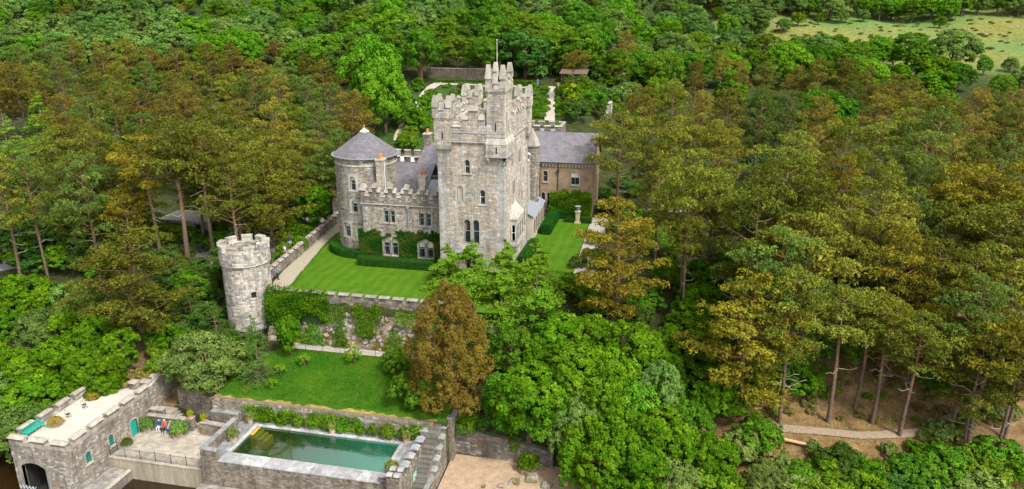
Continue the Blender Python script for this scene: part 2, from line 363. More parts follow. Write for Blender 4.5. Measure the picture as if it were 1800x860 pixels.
# pieces laid one by one -------------------------------------------------------------
PIECE = {}
def block_mesh(name, wd, dp, ht, mat, col, ch=.02, key=None):
    k = (name, round(wd, 2), round(dp, 2), round(ht, 2), mat.name, tuple(round(c, 3) for c in col))
    if k not in PIECE:
        g = G(); x, y = wd / 2, dp / 2
        g.idx([(-x, -y, 0), (x, -y, 0), (x, y, 0), (-x, y, 0), (-x, -y, ht - ch), (x, -y, ht - ch), (x, y, ht - ch), (-x, y, ht - ch), (-x + ch, -y + ch, ht), (x - ch, -y + ch, ht), (x - ch, y - ch, ht), (-x + ch, y - ch, ht)],
              [(0, 3, 2, 1), (8, 9, 10, 11)] + [(a, (a + 1) % 4, (a + 1) % 4 + 4, a + 4) for a in range(4)] + [(a + 4, (a + 1) % 4 + 4, (a + 1) % 4 + 8, a + 8) for a in range(4)], col)
        PIECE[k] = g.mesh(name, mat)
    return PIECE[k]
def tone(base, v=.2, rr=rng):
    k = 1 + rr.choice((-1, -.6, -.3, 0, .3, .6, 1)) * v; return tuple(round(c * k, 3) for c in base)
def paving(parent, name, x0, x1, y0, y1, z, mat, base, rowd=.75, lens=(.6, .8, 1.0, 1.2), gap=.025, skip=None, v=.14):
    y = y0
    while y < y1 - .15:
        d = min(rowd, y1 - y); x = x0 + 0
        first = True
        while x < x1 - .15:
            l = rng.choice(lens) * (rng.choice((.5, .75, 1)) if first else 1); first = False
            l = min(l, x1 - x)
            if x1 - (x + l) < .25: l = x1 - x
            cx, cy = x + l / 2, y + d / 2
            if not (skip and skip(cx, cy)):
                o = link(name, block_mesh(name, l - gap, d - gap, .08, mat, tone(base, v)), parent, (cx, cy, z - .08 + rng.uniform(-.006, .006)))
            x += l
        y += d
PAVE = stone('paving_stone', (.22, .20, .17), .45, .8, .85); SLAB = stone('slate_slab', (.12, .12, .12), .6, .7, .6)
# ================================================================ masonry helpers
PALC = [(.40, .365, .30), (.33, .305, .265), (.44, .41, .35), (.265, .255, .235), (.38, .315, .225), (.42, .295, .18), (.25, .262, .27), (.49, .46, .40), (.35, .285, .20), (.295, .275, .235)]
_m = tuple(sum(p[i] for p in PALC) / len(PALC) for i in range(3)); PALC = [tuple((c * .68 + m_ * .32) * k_ for c, m_, k_ in zip(p, _m, (1.12, 1.13, 1.17))) for p in PALC]
PALD = [tuple(c * k for c in p) for p, k in zip(PALC, (.62, .55, .7, .5, .6, .55, .6, .75, .5, .52))]
PALR = [tuple(c * .80 for c in p) for p in ((.27, .21, .155), (.21, .175, .14), (.31, .25, .19), (.17, .155, .135), (.24, .215, .185), (.33, .28, .22), (.19, .15, .115), (.28, .26, .23))]
PALB = [tuple(c * k * .95 for c in p) for p, k in zip(PALC, (.75, .62, .8, .6, .72, .68, .66, .85, .62, .6))]
def planar(O, U, N):
    O = Vector(O); U = Vector(U).normalized(); N = Vector(N).normalized(); Z = Vector((0, 0, 1))
    return lambda u, v, d: O + U * u + Z * v + N * d
def cylmap(c, Rr, z0, a0=0.0):
    return lambda u, v, d: Vector((c[0] + (Rr + d) * math.cos(a0 + u / Rr), c[1] + (Rr + d) * math.sin(a0 + u / Rr), z0 + v))
def stones(g, fn, W, Ht, pal, holes=(), ch=(.15, .29), sl=(.22, .62), proud=(.008, .04), rr=rng, top=None, gap=.012):
    v = 0.0
    while v < Ht - .05:
        h = min(rr.uniform(*ch), Ht - v)
        if Ht - v - h < .14: h = Ht - v
        u = -rr.uniform(0, .3)
        while u < W - .02:
            l = rr.uniform(*sl) * (1.0 if rr.random() < .8 else .6); a, b = max(u, 0), min(u + l, W); u += l
            if b - a < .06: continue
            segs = [(a, b)]
            for (hu0, hu1, hv0, hv1) in holes:
                if hv0 - .06 < v + h * .5 < hv1 + .06:
                    ns = []
                    for (p, q) in segs:
                        if q <= hu0 or p >= hu1: ns.append((p, q)); continue
                        if p < hu0: ns.append((p, hu0))
                        if q > hu1: ns.append((hu1, q))
                    segs = ns
            for (p, q) in segs:
                if q - p < .05: continue
                if top is not None and v + h > top((p + q) / 2): continue
                c = rr.choice(pal); k = rr.uniform(.85, 1.15); c = (c[0] * k, c[1] * k, c[2] * k)
                d = rr.uniform(*proud); i = .02; e = gap * rr.uniform(.5, 1.3)
                B = [fn(p + e, v + e, 0), fn(q - e, v + e, 0), fn(q - e, v + h - e, 0), fn(p + e, v + h - e, 0)]
                T = [fn(p + e + i * rr.random(), v + e + i * rr.random(), d), fn(q - e - i * rr.random(), v + e + i * rr.random(), d), fn(q - e - i * rr.random(), v + h - e - i * rr.random(), d), fn(p + e + i * rr.random(), v + h - e - i * rr.random(), d)]
                g.idx(B + T, [(4, 5, 6, 7), (0, 1, 5, 4), (1, 2, 6, 5), (2, 3, 7, 6), (3, 0, 4, 7)], c)
        v += h
def panel(g, fn, W, Ht, holes=(), depth_=.35, col=(.25, .23, .195), du=None, v0=0.0):
    us = {0.0, W}; vs = {v0, Ht}
    for a, b, c, d in holes: us |= {a, b}; vs |= {c, d}
    if du:
        for k in range(1, int(W / du)): us.add(k * W / int(W / du))
    us = sorted(us); vs = sorted(vs)
    inside = lambda u, v: any(a < u < b and c < v < d for a, b, c, d in holes)
    for i in range(len(us) - 1):
        for j in range(len(vs) - 1):
            if us[i + 1] - us[i] < 1e-5 or inside((us[i] + us[i + 1]) / 2, (vs[j] + vs[j + 1]) / 2): continue
            g.face([fn(us[i], vs[j], 0), fn(us[i + 1], vs[j], 0), fn(us[i + 1], vs[j + 1], 0), fn(us[i], vs[j + 1], 0)], col)
    for a, b, c, d in holes:
        for (p, q) in (((a, c), (a, d)), ((a, d), (b, d)), ((b, d), (b, c)), ((b, c), (a, c))):
            g.face([fn(*p, 0), fn(*q, 0), fn(*q, -depth_), fn(*p, -depth_)], col)
def arch(w_, h_, kind, n=8):
    """outline of an opening centred on u=0, v from 0 to h: round, segmental or flat head"""
    if kind == 'flat': return [(-w_ / 2, 0), (w_ / 2, 0), (w_ / 2, h_), (-w_ / 2, h_)]
    r = w_ / 2 if kind == 'round' else w_ * .75
    pts = [(-w_ / 2, 0), (w_ / 2, 0)]
    if kind == 'round':
        for k in range(n + 1):
            a = math.pi * k / n; pts.append((r * math.cos(a), h_ - r + r * math.sin(a)))
    else:
        s = math.asin(w_ / 2 / r); zc = h_ - r
        for k in range(n + 1):
            a = math.pi / 2 - s + 2 * s * k / n; pts.append((r * math.cos(a), zc + r * math.sin(a)))
    return pts
def grow(pts, s, h_):
    w_ = pts[1][0] * 2; cx, cy = 0, h_ * .5
    out = []
    for i, (u, v) in enumerate(pts):
        if i < 2: out.append((u + (s if u > 0 else -s), v - (s * .0)))
        else:
            du, dv = u, v - (h_ - w_ / 2); l = math.hypot(du, dv) or 1; out.append((u + du / l * s, v + dv / l * s))
    return out
def ringmesh(g, fn, uc, v0, inner, outer, d0, d1, col):
    n = len(inner)
    pt = lambda p, d: fn(uc + p[0], v0 + p[1], d)
    for i in range(n):
        j = (i + 1) % n
        if i == 0 and abs(inner[0][1] - outer[0][1]) < 1e-6: continue
        g.face([pt(inner[i], d1), pt(outer[i], d1), pt(outer[j], d1), pt(inner[j], d1)], col)
        g.face([pt(outer[i], d1), pt(outer[i], d0), pt(outer[j], d0), pt(outer[j], d1)], col)
        g.face([pt(inner[i], d0), pt(inner[i], d1), pt(inner[j], d1), pt(inner[j], d0)], col)
def window(parent, fn, uc, v0, v1, w_, kind='round', sur=.2, frame=None, blind=0, curtain=False, sill=True, scol=(.36, .34, .295), grid=(1, 2), glass=True, dd=.22):
    h_ = v1 - v0; o = arch(w_, h_, kind); inn = grow(o, -.055, h_); inn[0] = (inn[0][0], .06); inn[1] = (inn[1][0], .06)
    frame = frame or FRAME
    g = G(); ringmesh(g, fn, uc, v0, inn, o, -dd - .06, -dd + .02, (1, 1, 1))
    g.face([fn(uc + p[0], v0 + p[1], -dd + .02) for p in (o[0], o[1], inn[1], inn[0])])
    wi = w_ - .11
    for k in range(1, grid[1]):
        zz = h_ * k / grid[1]; q = [(-wi / 2, zz - .03), (wi / 2, zz - .03), (wi / 2, zz + .03), (-wi / 2, zz + .03)]
        g.face([fn(uc + a, v0 + b_, -dd + .015) for a, b_ in q])
    for k in range(1, grid[0]):
        uu = -wi / 2 + wi * k / grid[0]; q = [(uu - .02, .05), (uu + .02, .05), (uu + .02, h_ - .06), (uu - .02, h_ - .06)]
        g.face([fn(uc + a, v0 + b_, -dd + .018) for a, b_ in q])
    win = g.build('window', frame, parent)
    g = G(); g.face([fn(uc + a, v0 + b_, -dd - .03) for a, b_ in o])
    g.build('pane', GLASS, win)
    if blind:
        bl = [p for p in inn if p[1] > h_ * (1 - blind)]
        lo = [(-wi / 2, h_ * (1 - blind)), (wi / 2, h_ * (1 - blind))]
        g = G(); g.face([fn(uc + a, v0 + b_, -dd - .012) for a, b_ in lo + bl]); g.build('blind', BLIND, win)
    if curtain:
        g = G(); g.face([fn(uc + a, v0 + b_, -dd - .012) for a, b_ in ((-wi / 2, .3 * h_), (-wi * .12, h_ * .62), (-wi * .05, h_ * .9), (-wi / 2, h_ * .9))]); g.build('curtain', CURTAIN, win)
    if sur:
        g = G(); ringmesh(g, fn, uc, v0, o, grow(o, sur, h_), -.12, .055, scol); g.build('surround', COPE, win)
    if sill:
        g = G(); a = w_ / 2 + max(sur, .08)
        P = [fn(uc - a, v0 - .16, -.1), fn(uc + a, v0 - .16, -.1), fn(uc + a, v0 - .16, .12), fn(uc - a, v0 - .16, .12), fn(uc - a, v0 + .01, -.1), fn(uc + a, v0 + .01, -.1), fn(uc + a, v0 - .02, .12), fn(uc - a, v0 - .02, .12)]
        g.idx(P, [(0, 1, 2, 3), (4, 5, 6, 7), (3, 2, 6, 7), (0, 3, 7, 4), (1, 2, 6, 5)], (.42, .395, .345)); g.build('sill', COPE, win)
    return win
def hole(uc, v0, v1, w_): return (uc - w_ / 2, uc + w_ / 2, v0, v1)
# ---- merlons: each a block under its own weathered coping
MER = {}
def merlon(parent, p, rz, wd, ht, th, drop=.34, rise=.34, pal=PALC, capcol=(.60, .57, .50), hip=.10, name='merlon'):
    key = (round(wd, 2), round(ht, 2), round(th, 2), drop, rise, id(pal), capcol, hip)
    if key not in MER:
        out = []
        for q in range(3):
            rr = random.Random(q + 5); g = G(); x, y = wd / 2, th / 2
            g.box(-x + .03, x - .03, -y + .03, y - .03, -.05, ht - .02, tuple(c * .8 for c in rr.choice(pal)))
            if ht > .25:
                for fn, W in ((planar((-x, -y + .03, 0), (1, 0, 0), (0, -1, 0)), wd), (planar((x - .03, -y, 0), (0, 1, 0), (1, 0, 0)), th), (planar((x, y - .03, 0), (-1, 0, 0), (0, 1, 0)), wd), (planar((-x + .03, y, 0), (0, -1, 0), (-1, 0, 0)), th)):
                    stones(g, fn, W, ht - .02, pal, rr=rr, ch=(.2, .34), sl=(.3, .6))
            c = G(); X = x + .05; o_ = -y - .12; i_ = y + .07; kk = rr.uniform(.86, 1.1); k = tuple(a * kk for a in capcol)
            prof = [(o_, ht - drop), (o_ + .10, ht - drop - .05), (-y + .0, ht - .0 - .05), (i_, ht - .08), (i_, ht + .03), (.02 + y * .25, ht + rise), (-y * .25, ht + rise)]
            n = len(prof); vs = []
            for sx in (-1, 1):
                for (yy, zz) in prof: vs.append((sx * (X - (hip if zz > ht + .1 else 0) - (rr.uniform(0, .03))), yy, zz))
            c.idx(vs, [tuple(range(n)), tuple(range(2 * n - 1, n - 1, -1))] + [(a, (a + 1) % n, n + (a + 1) % n, n + a) for a in range(n)], k)
            out.append((g.mesh('merlon', STONE if pal is PALC else STONED), c.mesh('coping', COPE)))
        MER[key] = out
    a, b = MER[key][rng.randrange(3)]
    o = link(name, a, parent, p, rz); c = bpy.data.objects.new('coping', b); COL.objects.link(c); c.parent = o
    return o
def stepped(parent, a, b, z, th, pal, cap, unit=(.80, .52, .80, .52), hts=(.25, 1.0, 2.0, 1.0), start=0, flip=1):
    """Irish stepped battlements from a to b: sill, step, tall, step"""
    a = Vector((a[0], a[1], 0)); b = Vector((b[0], b[1], 0)); L = (b - a).length; d = (b - a) / L; rz = math.atan2(d.y, d.x)
    per = sum(unit); n = max(1, round(L / per)); k = L / (n * per); u = 0; i = start
    while u < L - .1:
        wd = min(unit[i % 4] * k, L - u); p = a + d * (u + wd / 2)
        merlon(parent, (p.x, p.y, z), rz, wd - .03, hts[i % 4], th, pal=pal, capcol=cap, drop=.42 if hts[i % 4] < .5 else .3, rise=.18 if hts[i % 4] < .5 else .30)
        u += wd; i += 1
def simple_crenel(parent, a, b, z, th, pal, cap, wd=.9, gap=.7, ht=.7, first=True, rise=.1, drop=.06, zs=None):
    a = Vector((a[0], a[1], 0)); b = Vector((b[0], b[1], 0)); L = (b - a).length; d = (b - a) / L; rz = math.atan2(d.y, d.x)
    n = max(1, round((L + gap) / (wd + gap))); st = (L + gap) / n
    for k in range(n):
        p = a + d * (k * st + (st - gap) / 2); zz = z if zs is None else zs((k * st + (st - gap) / 2) / L)
        merlon(parent, (p.x, p.y, zz), rz, st - gap, ht, th, drop, rise, pal, cap, .02)
def chimney_pot(parent, p, ht=.6, r=.16, mat=None):
    g = G(); g.lathe(p, [(0, 0), (r, 0), (r * .8, ht * .2), (r * .72, ht * .8), (r * 1.0, ht * .84), (r * 1.0, ht), (r * .7, ht), (r * .6, ht * .7), (0, ht * .7)], 10, (1, 1, 1)); g.build('chimney_pot', mat or TERRA, parent, smooth=False)
def stack(parent, cx, cy, wx, wy, z0, z1, pal, pots, mat=STONED, white=False, along='x'):
    g = G(); g.box(cx - wx / 2, cx + wx / 2, cy - wy / 2, cy + wy / 2, z0, z1, (.5, .48, .44) if white else (.3, .28, .25))
    if not white:
        for fn, W in ((planar((cx - wx / 2, cy - wy / 2, z0), (1, 0, 0), (0, -1, 0)), wx), (planar((cx + wx / 2, cy - wy / 2, z0), (0, 1, 0), (1, 0, 0)), wy), (planar((cx - wx / 2, cy + wy / 2, z0), (0, -1, 0), (-1, 0, 0)), wy)):
            stones(g, fn, W, z1 - z0, pal, sl=(.3, .6), ch=(.2, .3))
    ck = g.build('chimney', mat, parent)
    g = G(); g.box(cx - wx / 2 - .1, cx + wx / 2 + .1, cy - wy / 2 - .1, cy + wy / 2 + .1, z1 - .02, z1 + .16, (.42, .40, .36)); g.build('chimney_cap', COPE, ck)
    for k in range(pots):
        q = (k - (pots - 1) / 2) * .42
        chimney_pot(ck, (cx + (q if along == 'x' else 0), cy + (0 if along == 'x' else q), z1 + .14), .62)
    return ck
def roof_quad(me_g, pts, uv, col=(1, 1, 1)): me_g.face(pts, col); uv.append(pts)
def roofobj(name, faces, mat, parent):
    """faces: lists of points, first edge = eaves; UVs run along and up the slope so that courses lie level"""
    g = G(); uvs = []
    for pts in faces:
        pts = [Vector(p) for p in pts]; g.face(pts); U = (pts[1] - pts[0]); U.z = 0; U.normalize()
        nrm = (pts[1] - pts[0]).cross(pts[2] - pts[0]).normalized(); V = nrm.cross(U)
        uvs += [((p - pts[0]).dot(U), (p - pts[0]).dot(V)) for p in pts]
    o = g.build(name, mat, parent); ul = o.data.uv_layers.new(name='UVMap')
    ul.data.foreach_set('uv', [c for p in uvs for c in p]); return o
def masonry(parent, fn, W, Ht, pal, mat, holes=(), name='wall', du=None, pcol=(.24, .22, .19), **k):
    g = G(); panel(g, fn, W, Ht, holes, .4, pcol, du); wl = g.build(name, mat, parent)
    g = G(); stones(g, fn, W, Ht, pal, holes, **k); tag(g.build('stonework', mat, wl), kind='stuff')
    return wl
# ================================================================ the castle
CAP = (.35, .328, .28)
def four(x0, x1, y0, y1, z):
    return [(planar((x0, y0, z), (1, 0, 0), (0, -1, 0)), x1 - x0), (planar((x1, y0, z), (0, 1, 0), (1, 0, 0)), y1 - y0), (planar((x1, y1, z), (-1, 0, 0), (0, 1, 0)), x1 - x0), (planar((x0, y1, z), (0, -1, 0), (-1, 0, 0)), y1 - y0)]
def turret(parent, x0, x1, y0, y1, zc, zb, zt, pal=PALC, cap=CAP, slit=True, mers=True, corb=True, tall=1.25):
    """square bartizan: corbel from zc to zb, shaft from zb to zt, four corner merlons"""
    cx, cy = (x0 + x1) / 2, (y0 + y1) / 2
    g = G()
    if corb:
        n = 3
        for k in range(n):
            a = .30 + .7 * (k + 1) / n; za = zc + (zb - zc) * k / n; zb2 = zc + (zb - zc) * (k + 1) / n
            g.box(cx - (x1 - x0) / 2 * a, cx + (x1 - x0) / 2 * a, cy - (y1 - y0) / 2 * a, cy + (y1 - y0) / 2 * a, za, zb2 + .01 * k, (0.360, 0.338, 0.295), taper=-.08)
    g.box(x0, x1, y0, y1, zb, zt, (.4, .37, .33)); g.box(x0 - .08, x1 + .08, y0 - .08, y1 + .08, zb - .02, zb + .13, (0.374, 0.360, 0.317))
    for (fn, W) in four(x0, x1, y0, y1, zb + .13): stones(g, fn, W, zt - zb - .13, pal)
    sh = g.build('turret', STONE, parent)
    g = G(); zf = zt - 1.1                      # head of the shaft, a little wider over a row of corbels
    for (fn, W) in four(x0 - .10, x1 + .10, y0 - .10, y1 + .10, zf): stones(g, fn, W, zt - zf, pal, proud=(.02, .04)); panel(g, fn, W, zt - zf, (), .1, (.42, .4, .35))
    g.face([(x0 - .1, y0 - .1, zt), (x1 + .1, y0 - .1, zt), (x1 + .1, y1 + .1, zt), (x0 - .1, y1 + .1, zt)], (.4, .38, .34))
    for (fn, W) in four(x0, x1, y0, y1, zf - .3):
        n = max(3, int(W / .5))
        for k in range(n):
            u = W * (k + .5) / n; P = [fn(u - .1, .0, 0), fn(u + .1, 0, 0), fn(u + .1, .3, 0), fn(u - .1, .3, 0), fn(u - .1, .15, .1), fn(u + .1, .15, .1), fn(u + .1, .3, .1), fn(u - .1, .3, .1)]
            g.idx(P, [(4, 5, 6, 7), (0, 1, 5, 4), (0, 4, 7, 3), (1, 2, 6, 5)], (0.360, 0.346, 0.302))
    g.build('turret_head', STONE, sh)
    if slit:
        for (fn, W) in four(x0, x1, y0, y1, zb)[:2]:
            g = G(); P = [fn(W / 2 + a, b_, d) for d in (.05,) for a, b_ in ((-.08, .7), (.08, .7), (.08, 1.6), (-.08, 1.6))]; g.face(P); s_ = g.build('arrow_slit', DARKIN, sh)
            g = G()
            for a in (-.15, .15): P = [fn(W / 2 + a + e, b_, .06) for e, b_ in ((-.06, .6), (.06, .6), (.06, 1.7), (-.06, 1.7))]; g.face(P, (0.396, 0.382, 0.338))
            g.build('slit_jamb', COPE, s_)
    if mers:
        e = .10; t_ = .62
        for (px, py, rz) in ((x0 - e + t_ / 2, y0 - e + .25, 0), (x1 + e - t_ / 2, y0 - e + .25, 0), (x0 - e + t_ / 2, y1 + e - .25, math.pi), (x1 + e - t_ / 2, y1 + e - .25, math.pi)):
            merlon(sh, (px, py, zt), rz, t_, tall * .55, .5, .55, tall * .62, pal, cap, .12)
        for (px, py, rz) in ((x1 + e - .25, y0 - e + 1.0, math.pi / 2), (x0 - e + .25, y0 - e + 1.0, -math.pi / 2), (x1 + e - .25, y1 + e - 1.0, math.pi / 2), (x0 - e + .25, y1 + e - 1.0, -math.pi / 2)):
            if y1 - y0 > 2.6: merlon(sh, (px, py, zt), rz, .55, .3, .48, .3, .3, pal, cap, .08)
        if x1 - x0 > 2.0: merlon(sh, ((x0 + x1) / 2, y0 - e + .25, zt), 0, .6, .28, .48, .45, .45, pal, cap, .08); merlon(sh, ((x0 + x1) / 2, y1 + e - .25, zt), math.pi, .6, .28, .48, .45, .45, pal, cap, .08)
    return sh

# ---------------------------------------------------------------- the square tower
X0, X1, Y0, Y1 = -27.0, -19.2, 83.3, 97.7; ZT = 18.2
TW = thing('castle_tower', ((X0 + X1) / 2, (Y0 + Y1) / 2, 0), 'tall square grey stone castle tower with stepped battlements, corner turrets and flagpole', 'castle tower')
U = lambda X: X - X0
fw = [(-23.5, 12.65, 14.25, .66), (-21.7, 9.0, 10.75, .66), (-23.62, 4.15, 7.05, .78), (-22.53, 4.15, 7.05, .78), (-23.56, .45, 2.75, .66), (-22.64, .45, 2.75, .66)]
hl = [hole(U(x), a, b, w_) for x, a, b, w_ in fw] + [hole(U(-24.4), 9.35, 11.1, .74)]
F4 = four(X0, X1, Y0, Y1, 0)
masonry(TW, F4[0][0], F4[0][1], 16.3, PALC, STONE, hl, 'front_wall')
sw = [(92.0, 12.3, 14.0, .42), (92.65, 12.3, 14.0, .42), (88.6, 9.0, 10.8, .42), (89.25, 9.0, 10.8, .42), (95.0, 9.8, 11.2, .4), (94.0, 6.9, 8.3, .4), (94.8, 3.0, 5.2, .5), (95.6, 3.0, 5.2, .5), (88.0, 12.6, 14, .38), (92.6, 3.2, 5.4, .5), (93.4, 3.2, 5.4, .5), (90.2, .7, 2.6, .6)]
hs_ = [hole(y - Y0, a, b, w_) for y, a, b, w_ in sw]
masonry(TW, F4[1][0], F4[1][1], 16.3, [tuple(c * 1.06 for c in p) for p in PALC], STONE, hs_, 'side_wall')
masonry(TW, F4[2][0], F4[2][1], 16.3, PALC, STONE, (), 'back_wall'); masonry(TW, F4[3][0], F4[3][1], 16.3, PALC, STONE, (), 'side_wall')
for i, (x, a, b, w_) in enumerate(fw):
    window(TW, F4[0][0], U(x), a, b, w_, 'round', .24 if i < 2 else .17, FRAMEW if i < 2 else FRAME, curtain=(i == 2), blind=(.16 if i > 3 else 0), sill=(i < 2))
for y, a, b, w_ in sw: window(TW, F4[1][0], y - Y0, a, b, w_, 'round', .13, FRAME, sill=True, grid=(1, 2), dd=.12)
# blind niche: surround and a recessed stone panel
g = G(); o = arch(.74, 1.75, 'round'); ringmesh(g, F4[0][0], U(-24.4), 9.35, o, grow(o, .22, 1.75), -.12, .05, (0.389, 0.367, 0.324)); g.face([F4[0][0](U(-24.4) + a, 9.35 + b, -.12) for a, b in o], (.45, .42, .36)); g.build('blind_niche', STONE, TW)
# hood over the paired ground windows, quoins and the projecting upper storey
g = G(); o = arch(2.0, 2.75, 'round'); ringmesh(g, F4[0][0], U(-23.1), .35, o, grow(o, .2, 2.75), -.02, .075, (0.389, 0.367, 0.331)); g.build('door_hood', COPE, TW)
g = G(); rr = random.Random(3)
for (cx, cy, sx, sy) in ((X0, Y0, 1, 1), (X1, Y0, -1, 1), (X1, Y1, -1, -1), (X0, Y1, 1, -1)):
    z = 0; k = 0
    while z < 14.2:
        h = rr.uniform(.36, .5); a, b = (.75, .42) if k % 2 else (.42, .75); k += 1; p = .055
        g.box(min(cx - sx * p, cx + sx * a), max(cx - sx * p, cx + sx * a), min(cy - sy * p, cy + sy * b), max(cy - sy * p, cy + sy * b), z + .012, z + h - .012, tuple(c * q for q in (rr.uniform(.8, 1.1),) for c in (.37, .365, .35))); z += h
tag(g.build('quoins', STONE, TW), kind='stuff')
P_ = .16; zs = 16.3
U4 = four(X0 - P_, X1 + P_, Y0 - P_, Y1 + P_, zs)
for i, nm in enumerate(('front_parapet', 'side_parapet', 'back_parapet', 'side_parapet')):
    masonry(TW, U4[i][0], U4[i][1], ZT - zs, PALC, STONE, (), nm)
g = G()
for (fn, W) in four(X0, X1, Y0, Y1, zs):
    for k in range(int(W / .95) + 1):
        u = .3 + k * (W - .6) / int(W / .95); P = [fn(u - .11, -.30, 0), fn(u + .11, -.30, 0), fn(u + .11, .0, 0), fn(u - .11, 0, 0), fn(u - .11, -.12, P_), fn(u + .11, -.12, P_), fn(u + .11, 0, P_), fn(u - .11, 0, P_)]
        g.idx(P, [(4, 5, 6, 7), (0, 1, 5, 4), (0, 4, 7, 3), (1, 2, 6, 5)], (0.432, 0.418, 0.382))
tag(g.build('corbel_table', COPE, TW), kind='stuff')
for zz, c in ((zs - .02, (.33, .33, .32)), (17.35, (.30, .31, .33))):
    for i, (fn, W) in enumerate(U4):
        g = G(); e = .07; P = [fn(-e, zz - zs, 0), fn(W + e, zz - zs, 0), fn(W + e, zz - zs + .12, 0), fn(-e, zz - zs + .12, 0), fn(-e, zz - zs, e), fn(W + e, zz - zs, e), fn(W + e, zz - zs + .09, e), fn(-e, zz - zs + .09, e)]
        g.idx(P, [(4, 5, 6, 7), (0, 1, 5, 4), (3, 2, 6, 7)], c); g.build('string_course', SLAB, TW)
# inner face of the parapet, leads, roof and stack
g = G(); ti = .62
for (fn, W) in ((planar((X0 + ti, Y1 - ti, 15.9), (1, 0, 0), (0, -1, 0)), X1 - X0 - 2 * ti), (planar((X0 + ti, Y0 + ti, 15.9), (0, 1, 0), (1, 0, 0)), Y1 - Y0 - 2 * ti), (planar((X1 - ti, Y0 + ti, 15.9), (-1, 0, 0), (0, 1, 0)), X1 - X0 - 2 * ti), (planar((X1 - ti, Y1 - ti, 15.9), (0, -1, 0), (-1, 0, 0)), Y1 - Y0 - 2 * ti)):
    panel(g, fn, W, ZT - 15.9, (), .1, (.3, .28, .25)); stones(g, fn, W, ZT - 15.9, PALC)
tag(g.build('parapet_inside', STONE, TW), kind='stuff')
g = G()
for a, b, c, d in ((X0 - P_, X1 + P_, Y0 - P_, Y0 + ti), (X0 - P_, X1 + P_, Y1 - ti, Y1 + P_), (X0 - P_, X0 + ti, Y0 + ti, Y1 - ti), (X1 - ti, X1 + P_, Y0 + ti, Y1 - ti)): g.box(a, b, c, d, ZT - .3, ZT + .03, (.44, .42, .37))
g.build('wall_walk', COPE, TW)
g = G(); g.box(X0 + .3, X1 - .3, Y0 + .3, Y1 - .3, 15.7, 15.95); g.build('lead_flat', LEAD, TW)
roofobj('roof', [[(X0 + 1.3, Y0 + 2.6, 15.96), (X1 - 1.3, Y0 + 2.6, 15.96), (X1 - 3.9, Y0 + 5.2, 17.9)], [(X1 - 1.3, Y0 + 2.6, 15.96), (X1 - 1.3, Y1 - 2, 15.96), (X1 - 3.9, Y1 - 3, 17.9), (X1 - 3.9, Y0 + 5.2, 17.9)], [(X0 + 1.3, Y1 - 2, 15.96), (X0 + 1.3, Y0 + 2.6, 15.96), (X1 - 3.9, Y0 + 5.2, 17.9), (X1 - 3.9, Y1 - 3, 17.9)]], SLATE, TW)
stack(TW, -23.0, 96.0, 1.9, .8, 15.9, 18.9, PALD, 3)
ZB = ZT + .03
stepped(TW, (-25.2, Y0 + .08), (-21.3, Y0 + .08), ZB, .46, PALC, CAP, start=0)
stepped(TW, (X1 - .08, Y0 + 4.2), (X1 - .08, Y1 - 1.6), ZB, .46, PALC, CAP)
stepped(TW, (X1 - 1.4, Y1 - .08), (X0 + 1.9, Y1 - .08), ZB, .46, PALC, CAP)
stepped(TW, (X0 + .08, Y1 - 1.3), (X0 + .08, Y0 + 1.9), ZB, .46, PALC, CAP)
turret(TW, -27.32, -25.3, 83.0, 85.1, 14.5, 15.9, 20.1)
turret(TW, -27.6, -25.5, 96.3, 98.2, 14.4, 15.6, 19.9, slit=False)
turret(TW, -20.6, -18.78, 96.4, 98.4, 14.3, 15.3, 19.9, slit=False)
# stair turret: box on corbels, splayed offset, tall shaft
g = G()
bx0, bx1, by0, by1 = -21.15, -18.72, 82.92, 87.2
g.box(bx0, bx1, by0, by1, 14.85, 16.2, (.42, .4, .36)); g.box(bx0 - .1, bx1 + .1, by0 - .1, by1 + .1, 14.7, 14.88, (0.396, 0.382, 0.346))
for (fn, W) in four(bx0, bx1, by0, by1, 14.88): stones(g, fn, W, 1.32, PALC)
for (fn, W) in four(bx0, bx1, by0, by1, 13.7)[:2]:
    for u in (.25, W / 2 if W > 3 else W - .25, W - .25):
        P = [fn(u - .14, .0, -.36), fn(u + .14, 0, -.36), fn(u + .14, 1.0, -.36), fn(u - .14, 1., -.36), fn(u - .14, .7, .02), fn(u + .14, .7, .02), fn(u + .14, 1.0, .02), fn(u - .14, 1., .02)]
        g.idx(P, [(4, 5, 6, 7), (0, 1, 5, 4), (0, 4, 7, 3), (1, 2, 6, 5)], (.45, .44, .41))
fx0, fx1, fy0, fy1 = -21.05, -18.98, 83.1, 87.0
vs = [(bx0 - .06, by0 - .06, 16.2), (bx1 + .06, by0 - .06, 16.2), (bx1 + .06, by1, 16.2), (bx0 - .06, by1, 16.2), (fx0, fy0, 17.0), (fx1, fy0, 17.0), (fx1, fy1, 17.0), (fx0, fy1, 17.0)]
g.idx(vs, [(0, 1, 5, 4), (1, 2, 6, 5), (2, 3, 7, 6), (3, 0, 4, 7), (0, 3, 2, 1)], (0.403, 0.382, 0.338))
SB = g.build('stair_turret_base', STONE, TW)
g = G(); g.face([planar((bx0, by0, 14.88), (1, 0, 0), (0, -1, 0))(1.25 + a, b, .05) for a, b in ((-.08, .25), (.08, .25), (.08, 1.05), (-.08, 1.05))]); g.build('arrow_slit', DARKIN, SB)
STT = turret(TW, fx0, fx1, fy0, fy1, 16.9, 17.0, 23.2, corb=False, tall=1.6)
g = G(); g.bar((-20.3, 85.2, 23.1), (-20.3, 85.2, 27.6), .035, n=8, r2=.022); g.lathe((-20.3, 85.2, 27.58), [(0, 0), (.07, .05), (0, .12)], 8); g.build('flagpole', FRAMEW, TW)
